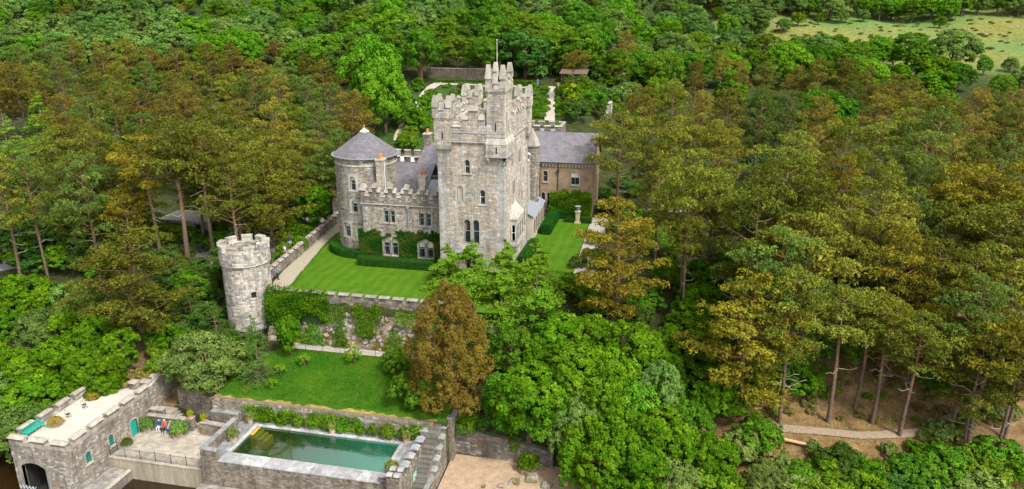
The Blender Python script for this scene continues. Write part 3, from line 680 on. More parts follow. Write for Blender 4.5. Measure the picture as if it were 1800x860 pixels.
# balcony on the front
BAL = (-25.1, -21.5)
g = G(); g.box(BAL[0], BAL[1], Y0 - .85, Y0 - .02, 3.02, 3.16); bo = g.build('balcony', STEEL, TW)
g = G()
for x in np.linspace(BAL[0] + .04, BAL[1] - .04, 5):
    g.bar((x, Y0 - .8, 3.1), (x, Y0 - .8, 4.15), .025)
for y in (Y0 - .8, Y0 - .05):
    for x in (BAL[0] + .04, BAL[1] - .04): g.bar((x, y, 3.1), (x, y, 4.25), .035)
for zz in (4.15, 3.75, 3.4):
    g.bar((BAL[0] + .04, Y0 - .8, zz), (BAL[1] - .04, Y0 - .8, zz), .02 if zz < 4 else .03)
    for x in (BAL[0] + .04, BAL[1] - .04): g.bar((x, Y0 - .8, zz), (x, Y0 - .04, zz), .02 if zz < 4 else .03)
g.build('railing', STEEL, bo)
g = G()
for x in (-24.6, -23.3, -22.0): g.bar((x, Y0 - .05, 2.5), (x, Y0 - .7, 3.02), .04)
g.build('bracket', STEEL, bo)
# low iron grille at the foot of the tower, and the oriel on the flank
g = G()
for k in range(4): g.bar((-26.5 + k * .25, Y0 - .06, .9), (-26.5 + k * .25, Y0 - .06, 1.6), .02); g.bar((-26.6, Y0 - .07, .95 + k * .2), (-25.65, Y0 - .07, .95 + k * .2), .015)
g.build('grille', STEEL, TW)
oy0, oy1, ox = 86.7, 90.9, X1 + .95
g = G(); g.box(X1 - .05, ox, oy0, oy1, 2.9, 3.25, (0.432, 0.410, 0.360)); g.box(X1 - .05, ox - .3, oy0 + .3, oy1 - .3, 2.2, 2.9, (.42, .4, .36), taper=-.12)
g.box(X1 - .05, ox - .06, oy0 + .06, oy1 - .06, 3.25, 6.3, (.46, .44, .4)); g.box(X1 - .05, ox + .03, oy0 - .03, oy1 + .03, 6.25, 6.45, (0.432, 0.410, 0.360))
vs = [(X1, oy0, 6.45), (ox + .03, oy0, 6.45), (ox + .03, oy1, 6.45), (X1, oy1, 6.45), (X1, oy0 + .7, 7.9), (X1, oy1 - .7, 7.9)]
g.idx(vs, [(0, 1, 4), (1, 2, 5, 4), (2, 3, 5)], (0.446, 0.425, 0.374))
OB = g.build('oriel', COPE, TW)
OF = planar((ox - .06, oy0, 3.25), (0, 1, 0), (1, 0, 0))
for k in range(3): window(OB, OF, .8 + k * 1.3, .3, 2.6, .8, 'round', .1, FRAMEW, sill=False, dd=-.03)
window(OB, planar((X1, oy0 + .06, 3.25), (1, 0, 0), (0, -1, 0)), .5, .4, 2.5, .5, 'round', .08, FRAMEW, sill=False, dd=-.03)

# ---------------------------------------------------------------- the front range
RX0, RX1, RY0, RY1 = -38.3, -27.0, 86.5, 97.0
RG = thing('castle_range', ((RX0 + RX1) / 2, (RY0 + RY1) / 2, 0), 'two storey battlemented stone range between the round and square towers, ivy on its lower wall', 'castle wing')
RF = four(RX0, RX1, RY0, RY1, 0); UR = lambda X: X - RX0
PALRG = [tuple(c * .92 for c in p) for p in PALC[:6]] + [tuple(c * 1.15 for c in p) for p in PALD[:5]]
up = [(-35.12, 5.05, 6.95, .62), (-34.26, 5.05, 6.95, .62), (-30.42, 4.95, 6.85, .62), (-29.52, 4.95, 6.85, .62)]
lo = [(-35.25, .75, 3.0, .8), (-34.15, .75, 3.0, .8), (-30.55, .7, 2.95, .8), (-29.45, .7, 2.95, .8)]
masonry(RG, RF[0][0], RX1 - RX0 - .02, 7.4, PALRG, STONE, [hole(UR(x), a, b, w_) for x, a, b, w_ in up + lo], 'front_wall')
for k in (2, 3): masonry(RG, RF[k][0], RF[k][1], 8.6, PALD, STONED, (), 'back_wall')
masonry(RG, planar((RX0 - .1, RY0 - .14, 7.4), (1, 0, 0), (0, -1, 0)), RX1 - RX0 + .08, 1.25, PALD, STONED, (), 'parapet')
g = G(); g.box(RX0 - .1, RX1 - .02, RY0 - .14, RY0 + .5, 8.35, 8.66, (.36, .34, .3)); g.box(RX0 - .15, RX1 - .02, RY0 - .2, RY0 - .0, 7.36, 7.5, (.4, .38, .34)); g.build('parapet_coping', COPE, RG)
for i, (x, a, b, w_) in enumerate(up): window(RG, RF[0][0], UR(x), a, b, w_, 'round', .17, FRAME, blind=.22, sill=True)
for i, (x, a, b, w_) in enumerate(lo): window(RG, RF[0][0], UR(x), a, b, w_, 'round', .2, FRAME, blind=.3 if i < 2 else .42, sill=True)
stepped(RG, (RX0 + .5, RY0 + .1), (RX1 - .25, RY0 + .1), 8.66, .46, PALD, (0.360, 0.338, 0.295), unit=(.62, .46, .66, .46), hts=(.16, .62, 1.15, .62))
merlon(RG, (RX0 + .2, RY0 + .25, 8.66), 0, .8, .75, .7, .3, .5, PALD, (0.360, 0.338, 0.295), .2)
g = G(); g.bar((-32.15, RY0 - .1, 3.6), (-32.15, RY0 - .1, 7.3), .06); g.box(-32.32, -31.98, RY0 - .28, RY0 - .02, 7.1, 7.4); g.build('drainpipe', STEEL, RG)
g = G(); g.box(RX0 + .2, RX1 - .05, RY0 + .4, RY1 - .2, 7.9, 8.1); g.build('lead_flat', LEAD, RG)
roofobj('roof', [[(-36.6, 88.3, 8.12), (-31.0, 88.3, 8.12), (-33.8, 91.6, 10.5)], [(-31.0, 88.3, 8.12), (-31.0, 96.5, 8.12), (-33.8, 95.5, 10.5), (-33.8, 91.6, 10.5)], [(-36.6, 96.5, 8.12), (-36.6, 88.3, 8.12), (-33.8, 91.6, 10.5), (-33.8, 95.5, 10.5)], [(-31.0, 96.5, 8.12), (-36.6, 96.5, 8.12), (-33.8, 95.5, 10.5)]], SLATE, RG)
roofobj('side_roof', [[(-30.9, 88.6, 8.12), (-27.05, 88.6, 8.12), (-27.05, 92.2, 9.5), (-30.9, 92.2, 9.5)]], LEAD, RG)
roofobj('cross_roof', [[(-37.6, 92.0, 9.0), (-31.2, 92.0, 9.0), (-31.2, 95.2, 11.0), (-37.6, 95.2, 11.0)], [(-31.2, 97.2, 9.0), (-37.6, 97.2, 9.0), (-37.6, 95.2, 11.0), (-31.2, 95.2, 11.0)]], SLATE, RG)
stack(RG, -31.0, 89.2, .95, .8, 8.0, 10.6, PALC, 2, STUCCOP, True)
stack(RG, -36.15, 88.2, .95, 1.15, 7.0, 12.7, PALC, 3, STONE, along='y')
g = G(); g.bar((-35.52, 87.75, 8.0), (-35.52, 87.75, 12.6), .04); g.build('white_pipe', FRAMEW, RG)

# ---------------------------------------------------------------- the round tower with its slate cone
RC = (-39.5, 91.4); RR = 3.98
RT = thing('round_tower', (RC[0], RC[1], 0), 'round stone castle tower under a grey slate cone roof with white tip', 'castle tower')
fnr = cylmap(RC, RR, 0, R(-200)); ua = lambda deg: (R(deg) - R(-200)) * RR
rw = [(-94, 8.75, 10.55, .78), (-93.2, 5.85, 7.45, .78), (-113.5, 2.4, 4.3, 1.15)]
per = 2 * math.pi * RR
masonry(RT, fnr, per, 12.9, [tuple(c * .84 for c in p) for p in PALC] + PALD[:5], STONE, [hole(ua(a), b, c, w_) for a, b, c, w_ in rw], 'wall', du=.35)
for a, b, c, w_ in rw: window(RT, fnr, ua(a), b, c, w_, 'round' if w_ < 1 else 'seg', .3, FRAME, blind=.3, scol=(.38, .36, .31), grid=(1, 2) if w_ < 1 else (2, 2))
g = G(); g.lathe((RC[0], RC[1], 11.75), [(RR + .0, 0), (RR + .09, .05), (RR + .09, .2), (RR + .0, .24)], 48, (.46, .43, .38)); g.build('string_course', COPE, RT)
# cone roof with courses: each course one band of the lathe, UVs laid along and up
nc = 64; g = G(); uv = []; zc, za, rc = 12.85, 16.0, 4.28; rows = 22
for i in range(rows):
    t0, t1 = i / rows, (i + 1) / rows
    for k in range(nc):
        a0, a1 = k * 2 * math.pi / nc, (k + 1) * 2 * math.pi / nc; r0, r1 = rc * (1 - t0) + .03, rc * (1 - t1)
        z0_, z1_ = zc + (za - zc) * t0, zc + (za - zc) * t1 + .0
        g.face([(RC[0] + r0 * math.cos(a0), RC[1] + r0 * math.sin(a0), z0_), (RC[0] + r0 * math.cos(a1), RC[1] + r0 * math.sin(a1), z0_), (RC[0] + r1 * math.cos(a1), RC[1] + r1 * math.sin(a1), z1_), (RC[0] + r1 * math.cos(a0), RC[1] + r1 * math.sin(a0), z1_)])
        L = rc * 1.25; uv += [(a0 * 4.28, t0 * L), (a1 * 4.28, t0 * L), (a1 * 4.28, t1 * L), (a0 * 4.28, t1 * L)]
cr = g.build('cone_roof', SLATE, RT); ul = cr.data.uv_layers.new(name='UVMap'); ul.data.foreach_set('uv', [c for p in uv for c in p])
g = G(); g.lathe((RC[0], RC[1], 0), [(.62, 15.62), (.60, 15.68), (.0, 16.12)], 24); g.build('cone_cap', WHITEROOF, RT)
g = G(); g.lathe((RC[0], RC[1], 16.05), [(.05, 0), (.12, .1), (.04, .2), (.09, .35), (.02, .5), (0, .75)], 8); g.build('finial', TERRA, RT)
g = G(); g.lathe((RC[0], RC[1], 12.78), [(rc - .1, 0), (rc + .1, .0), (rc + .1, .1), (rc - .02, .1)], 48, (.3, .3, .3)); g.build('gutter', STEEL, RT)
# gate arch joining the tower to the path wall
GA = thing('garden_gateway', (-47.0, 103.2, 0), 'low stone archway across the path behind the round tower', 'archway')
gf = planar((-50.2, 102.6, 0), (1, 0, 0), (0, -1, 0)); masonry(GA, gf, 7.0, 3.6, PALD, STONED, [hole(2.6, 0, 2.3, 1.9)], 'wall')
g = G(); g.box(-50.2, -48.56, 102.65, 103.6, 0, 3.6, (.3, .28, .25)); g.box(-46.64, -43.2, 102.65, 103.6, 0, 3.6, (.3, .28, .25)); g.box(-50.2, -43.2, 102.65, 103.6, 2.3, 3.62, (.3, .28, .25)); g.build('wall_core', STONED, GA)

# ---------------------------------------------------------------- rear ranges seen over the front
BK = thing('castle_rear_range', (-36, 104, 0), 'small battlemented rear range with a white flat roof behind the round tower', 'castle wing')
BF = four(-41.2, -35.6, 101.6, 106.5, 0)
for k in range(4): masonry(BK, BF[k][0], BF[k][1], 9.7, PALR, STONED, (), 'wall')
g = G(); g.box(-41.0, -35.8, 101.8, 106.3, 9.2, 9.45); g.build('flat_roof', WHITEROOF, BK)
for k, (a, b) in enumerate((((-41.2, 101.8), (-35.6, 101.8)), ((-35.6, 106.3), (-41.2, 106.3)), ((-35.8, 101.6), (-35.8, 106.5)), ((-41.0, 106.5), (-41.0, 101.6)))): simple_crenel(BK, a, b, 9.7, .4, PALR, (.34, .31, .27), .85, .65, .75)
SH = thing('castle_middle_range', (-31.5, 104, 0), 'slate roofed middle range with a tall chimney stack beside the square tower', 'castle wing')
SF = four(-35.4, -27.4, 98.4, 108, 0)
masonry(SH, SF[0][0], 8.0, 9.3, PALB, STONE, [hole(2.2, 7.9, 8.9, .8)], 'front_wall'); masonry(SH, SF[3][0], 9.6, 9.3, PALD, STONED, (), 'side_wall'); masonry(SH, SF[1][0], 9.6, 9.3, PALD, STONED, (), 'side_wall')
window(SH, SF[0][0], 2.2, 7.9, 8.9, .8, 'flat', .12, FRAME, sill=False)
roofobj('roof', [[(-35.5, 98.2, 9.35), (-27.4, 98.2, 9.35), (-27.4, 103.4, 12.4), (-35.1, 103.4, 12.4)], [(-27.4, 108.2, 9.3), (-35.5, 108.2, 9.3), (-35.1, 103.4, 12.4), (-27.4, 103.4, 12.4)]], SLATE, SH)
g = G(); g.face([(-35.45, 98.2, 9.3), (-35.45, 108.2, 9.3), (-35.05, 103.4, 12.38)], (.3, .28, .25)); g.build('gable', STONED, SH)
stack(SH, -34.9, 103.2, .9, 1.3, 9.0, 13.5, PALD, 2, along='y')
LB = thing('castle_low_range', (-30, 97.9, 0), 'narrow battlemented link beside the square tower, below the slate roof', 'castle wing')
masonry(LB, planar((-31.6, 97.6, 7.0), (1, 0, 0), (0, -1, 0)), 4.6, 1.6, PALD, STONED, (), 'parapet'); simple_crenel(LB, (-31.6, 97.85), (-27.1, 97.85), 8.6, .42, PALD, (.36, .34, .3), .75, .6, .6)
g = G(); g.box(-31.6, -27.05, 97.62, 98.3, 0, 8.58, (.3, .28, .25)); g.build('wall_core', STONED, LB)
RWL = thing('castle_back_battlement', (-22, 129, 0), 'far battlemented stone wall of the rear court beyond the long slate roof', 'castle wall')
for (fn, W) in four(-27.0, -18.8, 124.5, 129.5, 1): masonry(RWL, fn, W, 10.0, PALR, STONED, (), 'wall')
g = G(); g.box(-26.8, -19.0, 124.7, 129.3, 10.4, 10.6); g.build('lead_flat', LEAD, RWL)
for a, b in (((-27, 124.7), (-18.8, 124.7)), ((-19.0, 124.5), (-19.0, 129.5)), ((-18.8, 129.3), (-27, 129.3))): simple_crenel(RWL, a, b, 11.0, .42, PALR, (.36, .33, .29), .95, .75, .8)

# ---------------------------------------------------------------- the rear wing, right
WG = thing('castle_east_wing', (-15.6, 116, 0), 'brown rendered rear wing with a long purple slate roof', 'castle wing')
wx0, wx1, wy0, wy1, ez = -20.2, -11.9, 112.0, 121.0, 8.5
WF = four(wx0, wx1, wy0, wy1, 0); ww = [(-19.2, 5.3, 7.0, .7), (-14.6, 5.0, 7.2, 1.3), (-19.5, 1.1, 3.6, .62), (-18.6, 1.1, 3.6, .62)]
g = G(); panel(g, WF[0][0], WF[0][1], ez, [hole(x - wx0, a, b, w_) for x, a, b, w_ in ww], .3)
for k in (1, 2, 3): panel(g, WF[k][0], WF[k][1], ez)
g.face([(wx1, wy0, ez), (wx1, wy1, ez), (wx1, 116.5, 12.1)]); g.build('wall', STUCCO, WG)
for i, (x, a, b, w_) in enumerate(ww): window(WG, WF[0][0], x - wx0, a, b, w_, 'round' if i != 1 else 'seg', .12, FRAME, grid=(2, 2) if i == 1 else (1, 2), blind=.5 if i == 1 else .0, scol=(.40, .33, .26))
roofobj('roof', [[(wx0 - .1, wy0 - .35, ez - .1), (wx1 + .3, wy0 - .35, ez - .1), (wx1 + .3, 116.5, 12.25), (wx0 - 5.5, 116.5, 12.25), (wx0 - 5.5, wy0 + 1.0, ez + .9)], [(wx1 + .3, wy1 + .35, ez - .1), (wx0 - 5.5, wy1 + .35, ez - .1), (wx0 - 5.5, 116.5, 12.25), (wx1 + .3, 116.5, 12.25)]], SLATE, WG)
g = G(); g.bar((wx0, wy0 - .4, ez - .12), (wx1 + .3, wy0 - .4, ez - .12), .07); g.bar((-17.2, wy0 - .12, 1), (-17.2, wy0 - .12, ez - .1), .06); g.box(-17.36, -17.04, wy0 - .3, wy0 - .02, 6.9, 7.3); g.bar((-20.0, wy0 - .15, .2), (-20.0, wy0 - .15, ez), .07); g.build('gutter', IRON, WG)
g = G()
for k in range(16): g.box(wx0 + .6 + k * .5, wx0 + .74 + k * .5, wy0 - .22, wy0, ez - .75, ez - .5, (.42, .37, .3))
g.box(wx0, wx1, wy0 - .08, wy0 - .01, ez - .5, ez - .12, (.44, .38, .3)); g.build('eaves_course', STUCCOP, WG)
SP = thing('spired_turret', (-19.9, 105.2, 0), 'slim round turret with a pointed stone cap against the slate roof', 'turret')
g = G(); panel(g, cylmap((-20.0, 105.4), 1.0, 4.0), 2 * math.pi, 8.0, (), .1, (.3, .28, .24), .4); stones(g, cylmap((-20.0, 105.4), 1.0, 4.0), 2 * math.pi, 8.0, PALD, sl=(.25, .5)); g.build('shaft', STONED, SP)
g = G(); g.lathe((-20.0, 105.4, 12.0), [(1.0, -.1), (1.2, 0), (1.2, .14), (1.08, .3), (.55, 1.5), (.12, 2.4), (0, 2.55)], 20, (.34, .31, .26)); g.build('cap', STONED, SP, smooth=True)
CW = thing('castle_stepped_gable', (-20.2, 103, 0), 'stone wall with sloping crow-stepped coping behind the square tower', 'castle wall')
tp = lambda u: 7.6 + 3.6 * max(0, 1 - abs(u - 7.0) / 7.0)
cf = planar((-20.1, 97.8, 0), (0, 1, 0), (1, 0, 0)); g = G(); g.face([cf(0, 0, 0), cf(14.2, 0, 0), cf(14.2, 7.6, 0), cf(7, 11.2, 0), cf(0, 7.6, 0)], (.32, .3, .26)); g.face([cf(0, 0, -.6), cf(14.2, 0, -.6), cf(14.2, 7.6, -.6), cf(7, 11.2, -.6), cf(0, 7.6, -.6)], (.32, .3, .26)); cwl = g.build('wall', STONE, CW)
g = G(); stones(g, cf, 14.2, 11.2, PALC, [hole(9.5, 6.2, 7.6, .7), hole(3.0, 5.6, 7.2, .6)], top=tp); tag(g.build('stonework', STONE, cwl), kind='stuff')
for (u, v0_, v1_, w_) in ((9.5, 6.2, 7.6, .7), (3.0, 5.6, 7.2, .6)): window(CW, cf, u, v0_, v1_, w_, 'flat', .1, FRAME, dd=-.02)
for k in range(12):
    u = .5 + k * 1.15; merlon(CW, (-20.4, 97.8 + u, tp(u) - .25), math.pi / 2, .95, .5, .62, .1, .16, PALD, (.46, .43, .37), .04, 'crow_step')
# conservatory against it
CV = thing('conservatory', (-19.1, 103, 0), 'low lean-to orangery with arched windows and a ribbed lead roof', 'conservatory')
cx0, cx1, cy0, cy1 = -20.05, -18.55, 98.6, 107.6
cwf = planar((cx1, cy0, 0), (0, 1, 0), (1, 0, 0)); hol = [hole(.95 + k * 1.42, .7, 2.9, .85) for k in range(6)]
g = G(); panel(g, cwf, cy1 - cy0, 3.4, hol, .25); panel(g, planar((cx0, cy0, 0), (1, 0, 0), (0, -1, 0)), cx1 - cx0, 3.4); panel(g, planar((cx1, cy1, 0), (-1, 0, 0), (0, 1, 0)), cx1 - cx0, 3.4)
g.face([(cx0, cy0, 3.4), (cx1, cy0, 3.4), (cx0, cy0, 4.2)]); g.build('wall', STUCCOP, CV)
for k in range(6): window(CV, cwf, .95 + k * 1.42, .7, 2.9, .85, 'round', .1, FRAMEW, dd=.1, scol=(0.360, 0.310, 0.238))
roofobj('roof', [[(cx1 + .2, cy0 - .2, 3.38), (cx1 + .2, cy1 + .1, 3.38), (cx0, cy1 + .1, 4.3), (cx0, cy0 - .2, 4.3)]], LEAD, CV)
for k in range(14):
    y = cy0 - .15 + k * (cy1 - cy0 + .2) / 13; g = G(); g.bar((cx1 + .2, y, 3.41), (cx0, y, 4.33), .03, n=5); g.build('roof_rib', LEAD, CV)
# ---------------------------------------------------------------- the lookout tower on the lawn's corner
LC = (-47.15, 73.3)
LT = thing('lookout_tower', (LC[0], LC[1], -6), 'free-standing round grey stone lookout tower at the end of the gravel path', 'tower')
PALL = [tuple(min(.66, c * 1.12) for c in p) for p in PALC[:4]] + [(0.360, 0.346, 0.324), (.31, .30, .285), (.24, .235, .23), (.43, .37, .29)]
lf = cylmap(LC, 2.58, -4.2, R(-225)); ul_ = lambda deg: (R(deg) + R(225)) * 2.58
masonry(LT, lf, 2 * math.pi * 2.58, 7.8, PALL, STONE, [hole(ul_(-47), 4.0, 4.75, .55)], 'wall', du=.35, ch=(.18, .3), sl=(.3, .75))
lb = cylmap(LC, 2.2, -7.2, R(-225)); masonry(LT, lb, 2 * math.pi * 2.2, 3.2, PALL, STONE, [hole((R(-118) + R(225)) * 2.2, .4, 2.5, .9)], 'base_wall', du=.35, ch=(.18, .3), sl=(.3, .75))
g = G(); g.lathe((LC[0], LC[1], 0), [(2.16, -4.35), (2.58, -4.18)], 40, (.3, .29, .27)); g.build('offset_course', STONE, LT)
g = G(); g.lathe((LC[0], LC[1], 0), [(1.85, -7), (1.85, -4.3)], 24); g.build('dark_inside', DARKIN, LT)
window(LT, lf, ul_(-47), 4.0, 4.75, .55, 'flat', .12, IRON, grid=(3, 3), sill=True)
lp = cylmap(LC, 2.76, 3.6, R(-225)); masonry(LT, lp, 2 * math.pi * 2.76, 1.55, PALL, STONE, (), 'parapet', du=.35, ch=(.18, .3), sl=(.3, .7))
g = G(); g.lathe((LC[0], LC[1], 0), [(2.58, 3.45), (2.82, 3.6), (2.82, 3.7)], 48, (.46, .44, .4)); g.lathe((LC[0], LC[1], 0), [(2.76, 5.15), (2.2, 5.15), (2.2, 4.0), (0, 4.0)], 48, (.42, .4, .36)); g.build('parapet_inside', STONE, LT)
g = G(); stones(g, lambda u, v, d: Vector((LC[0] + (2.2 - d) * math.cos(u / 2.2), LC[1] + (2.2 - d) * math.sin(u / 2.2), 4.0 + v)), 2 * math.pi * 2.2, 1.15, PALD, sl=(.3, .6), ch=(.18, .28)); tag(g.build('inner_stonework', STONED, LT), kind='stuff')
NM = 9
for k in range(NM):
    a0 = R(-100) + k * 2 * math.pi / NM; a1 = a0 + 2 * math.pi / NM * .66; g = G(); n = 5
    for (r0, r1, z0_, z1_, c) in ((2.22, 2.78, 5.1, 5.72, (.46, .43, .38)), (2.15, 2.87, 5.72, 5.88, (.36, .345, .30))):
        vs = []
        for i in range(n + 1):
            a = a0 + (a1 - a0) * i / n
            for r_, z_ in ((r0, z0_), (r1, z0_), (r1, z1_), (r0, z1_)): vs.append((LC[0] + r_ * math.cos(a), LC[1] + r_ * math.sin(a), z_))
        fs = [(0, 1, 2, 3), (4 * n + 3, 4 * n + 2, 4 * n + 1, 4 * n)]
        for i in range(n):
            for q in range(4): fs.append((4 * i + q, 4 * i + (q + 1) % 4, 4 * i + 4 + (q + 1) % 4, 4 * i + 4 + q))
        g.idx(vs, fs, tuple(x * q for q in (rng.uniform(.85, 1.1),) for x in c))
    stones(g, lambda u, v, d, a0=a0: Vector((LC[0] + (2.78 + d) * math.cos(a0 + u / 2.78), LC[1] + (2.78 + d) * math.sin(a0 + u / 2.78), 5.12 + v)), (a1 - a0) * 2.78, .6, PALL, sl=(.3, .6), ch=(.18, .3))
    g.build('merlon', STONE, LT)
# ================================================================ walls, terraces, pool, boathouse
ZTER = -10.1; ZDK = -8.5; ZRF = -6.5
def wall_thing(name, label, a, b, z0, z1, th, pal, mat, cat='wall', cope=True, ccol=(.34, .32, .29), group=None, coplen=.9, z1b=None, over=.06, cth=.12, ch=(.13, .24), sl=(.18, .5), capname='coping_stone'):
    a = Vector((a[0], a[1], 0)); b = Vector((b[0], b[1], 0)); d = (b - a).normalized(); n = Vector((d.y, -d.x, 0)); L = (b - a).length
    z1b = z1 if z1b is None else z1b
    T = thing(name, ((a + b) / 2) + Vector((0, 0, z0)), label, cat, group)
    top = lambda u: (z1 + (z1b - z1) * u / L) - z0
    fr = planar(a + n * th / 2 + Vector((0, 0, z0)), d, n); bk = planar(b - n * th / 2 + Vector((0, 0, z0)), -d, -n)
    g = G(); C = [fr(0, 0, 0), fr(L, 0, 0), fr(L, top(L), 0), fr(0, top(0), 0), fr(0, 0, -th), fr(L, 0, -th), fr(L, top(L), -th), fr(0, top(0), -th)]
    g.idx(C, [(0, 1, 2, 3), (5, 4, 7, 6), (1, 5, 6, 2), (4, 0, 3, 7), (3, 2, 6, 7)], tuple(c * .8 for c in pal[0]))
    wl = g.build('wall', mat, T); g = G(); mx = max(z1, z1b) - z0
    stones(g, fr, L, mx, pal, top=lambda u: top(u) + .05 if z1 != z1b else 99, ch=ch, sl=sl); stones(g, bk, L, mx, pal, top=lambda u: top(L - u) + .05 if z1 != z1b else 99, ch=ch, sl=sl)
    for fn, W in ((planar(a - n * th / 2 + Vector((0, 0, z0)), n, -d), th), (planar(b + n * th / 2 + Vector((0, 0, z0)), -n, d), th)): stones(g, fn, W, min(z1, z1b) - z0, pal, ch=ch, sl=(.25, .5))
    tag(g.build('stonework', mat, wl), kind='stuff')
    if cope:
        u = 0; rz = math.atan2(d.y, d.x); sl_ = math.atan2(z1b - z1, L)
        while u < L - .1:
            l = min(coplen * rng.uniform(.8, 1.2), L - u)
            if L - u - l < .3: l = L - u
            p = a + d * (u + l / 2); o = link(capname, block_mesh(capname, l - .02, th + 2 * over, cth, COPE, tone(ccol, .15), .025), T, (p.x, p.y, z0 + top(u + l / 2) + .004), rz + rng.uniform(-.012, .012)); o.rotation_euler[1] = -sl_
            u += l
    return T
SLC = (.24, .245, .25)
# ---- battlemented wall along the lawn's edge, over its rocky bank
LW = thing('lawn_wall', (-32, 72.4, 0), 'low battlemented stone wall along the front edge of the castle lawn', 'wall')
lfw = planar((-43.6, 72.15, -1.5), (1, 0, 0), (0, -1, 0)); LWL = 23.8
masonry(LW, lfw, LWL, 1.85, PALR, STONED, (), 'wall'); masonry(LW, planar((-19.8, 72.62, -.3), (-1, 0, 0), (0, 1, 0)), LWL, .65, PALR, STONED, (), 'wall')
g = G(); g.box(-43.6, -19.8, 72.17, 72.6, -.4, .36, (.26, .23, .2)); g.build('wall_top', STONED, LW)
simple_crenel(LW, (-43.4, 72.38), (-19.9, 72.38), .36, .5, PALR, (.235, .215, .195), 1.18, .47, .5)
# rock bank
def rockmat():
    m, t, b = newmat('mossy_rock'); p = pos(t)
    c = ramp(t, noise(t, 2.4, 7, p, .7), [(.25, (.06, .05, .04)), (.45, (.22, .19, .16)), (.62, (.38, .35, .32)), (.8, (0.429, 0.406, 0.382))])
    c = mix(t, 'MIX', c, (.14, .095, .018), ramp(t, noise(t, .8, 5, p, .7), [(.46, (0, 0, 0)), (.60, (.9, .9, .9))]))
    c = mix(t, 'MIX', c, (.05, .085, .012), ramp(t, noise(t, 1.3, 5, p, .7), [(.50, (0, 0, 0)), (.62, (.8, .8, .8))]))
    t.links.new(c, b.inputs['Base Color']); b.inputs['Roughness'].default_value = .95; bump(t, b, noise(t, 5, 7, p), 1.0, .2); return m
ROCK = rockmat()
rr = random.Random(12); g = G(); NU, NV = 110, 16
from mathutils import noise as mn
for j in range(NV + 1):
    for i in range(NU + 1):
        x = -43.8 + 29.5 * i / NU; v = j / NV; z = -5.15 + 3.9 * v; y = 70.95 + 1.1 * v ** 1.4 + .42 * mn.noise(Vector((x * .9, z * .9, 3))) + .22 * mn.noise(Vector((x * 2.7, z * 2.7, 9)))
        g.v.append((x, min(y, 72.3), z))
for j in range(NV):
    for i in range(NU): a = j * (NU + 1) + i; g.f.append((a, a + 1, a + NU + 2, a + NU + 1)); g.c.append((1, 1, 1)); g.m.append(0)
tag(g.build('rock_bank', ROCK), kind='structure')
def boulder(g, c, r, rr, flat=.7):
    n1, n2 = 8, 6; vs = []; s = rr.random() * 50
    for j in range(n2 + 1):
        th = math.pi * j / n2
        for i in range(n1):
            ph = 2 * math.pi * i / n1; d = Vector((math.sin(th) * math.cos(ph), math.sin(th) * math.sin(ph), math.cos(th)))
            k = r * (1 + .55 * mn.noise(d * 1.3 + Vector((s, s, s)))); vs.append(Vector(c) + Vector((d.x * k, d.y * k, d.z * k * flat)))
    fs = []
    for j in range(n2):
        for i in range(n1): fs.append((j * n1 + i, (j + 1) * n1 + i, (j + 1) * n1 + (i + 1) % n1, j * n1 + (i + 1) % n1))
    k = rr.uniform(.7, 1.2); g.idx(vs, fs, (k, k, k))
g = G()
for k in range(190):
    x = rr.uniform(-41.5, -16); v = rr.random(); z = -4.9 + 3.6 * v; y = 71.0 + 1.05 * v ** 1.4
    boulder(g, (x, y, z), rr.uniform(.10, .34), rr, .8)
tag(g.build('bank_rocks', ROCK), label='jumble of grey and mossy rocks on the bank below the lawn wall', cat='rocks', kind='stuff')
# ---- wall along the gravel path
a, b = Vector((-46.45, 76.3, 0)), Vector((-49.3, 102.4, 0)); d = (b - a).normalized(); n = Vector((d.y, -d.x, 0)); L = (b - a).length
PW = thing('path_wall', (a + b) / 2, 'long low battlemented wall running beside the gravel path', 'wall')
masonry(PW, planar(a + n * .25, d, n), L, .85, PALR, STONED, (), 'wall'); masonry(PW, planar(b - n * .25, -d, -n), L, .85, PALR, STONED, (), 'wall')
g = G(); g.idx([a + n * .25 + Vector((0, 0, .86)), b + n * .25 + Vector((0, 0, .86)), b - n * .25 + Vector((0, 0, .86)), a - n * .25 + Vector((0, 0, .86))], [(0, 1, 2, 3)], (.24, .21, .18)); g.build('wall_top', STONED, PW)
simple_crenel(PW, a, b, .86, .52, PALR, (.33, .28, .24), 1.1, .55, .45)
# ---- low wall between lower lawn and pool deck
wall_thing('pool_back_wall', 'rough stone retaining wall with climbing plants behind the pool deck', (-44.4, 60.45), (-20.9, 60.45), -8.7, -6.55, .45, PALR + PALD, STONED, cope=False)
# ---- swimming pool on its walled platform
px0, px1, py0, py1 = -38.95, -23.8, 54.5, 59.3; ox0, ox1, oy0, oy1 = -41.1, -21.9, 53.0, 60.25
PL = thing('pool_platform', ((ox0 + ox1) / 2, (oy0 + oy1) / 2, -11.3), 'raised stone platform with slate deck holding the swimming pool', 'pool')
SWs = four(ox0, ox1, oy0, oy1, -11.6)
for k in (0, 1, 3): masonry(PL, SWs[k][0], SWs[k][1], -ZDK * 0 + (ZDK - .06 + 11.6), PALR, STONED, (), 'wall', ch=(.13, .24), sl=(.18, .5))
g = G(); zb = ZDK - .07
for (p, q, r_, s_) in ((ox0 + .02, ox1 - .02, oy0 + .02, py0), (ox0 + .02, ox1 - .02, py1, oy1), (ox0 + .02, px0, py0, py1), (px1, ox1 - .02, py0, py1)): g.box(p, q, r_, s_, -10.6, zb, (.2, .2, .19))
g.build('deck_base', SLAB, PL)
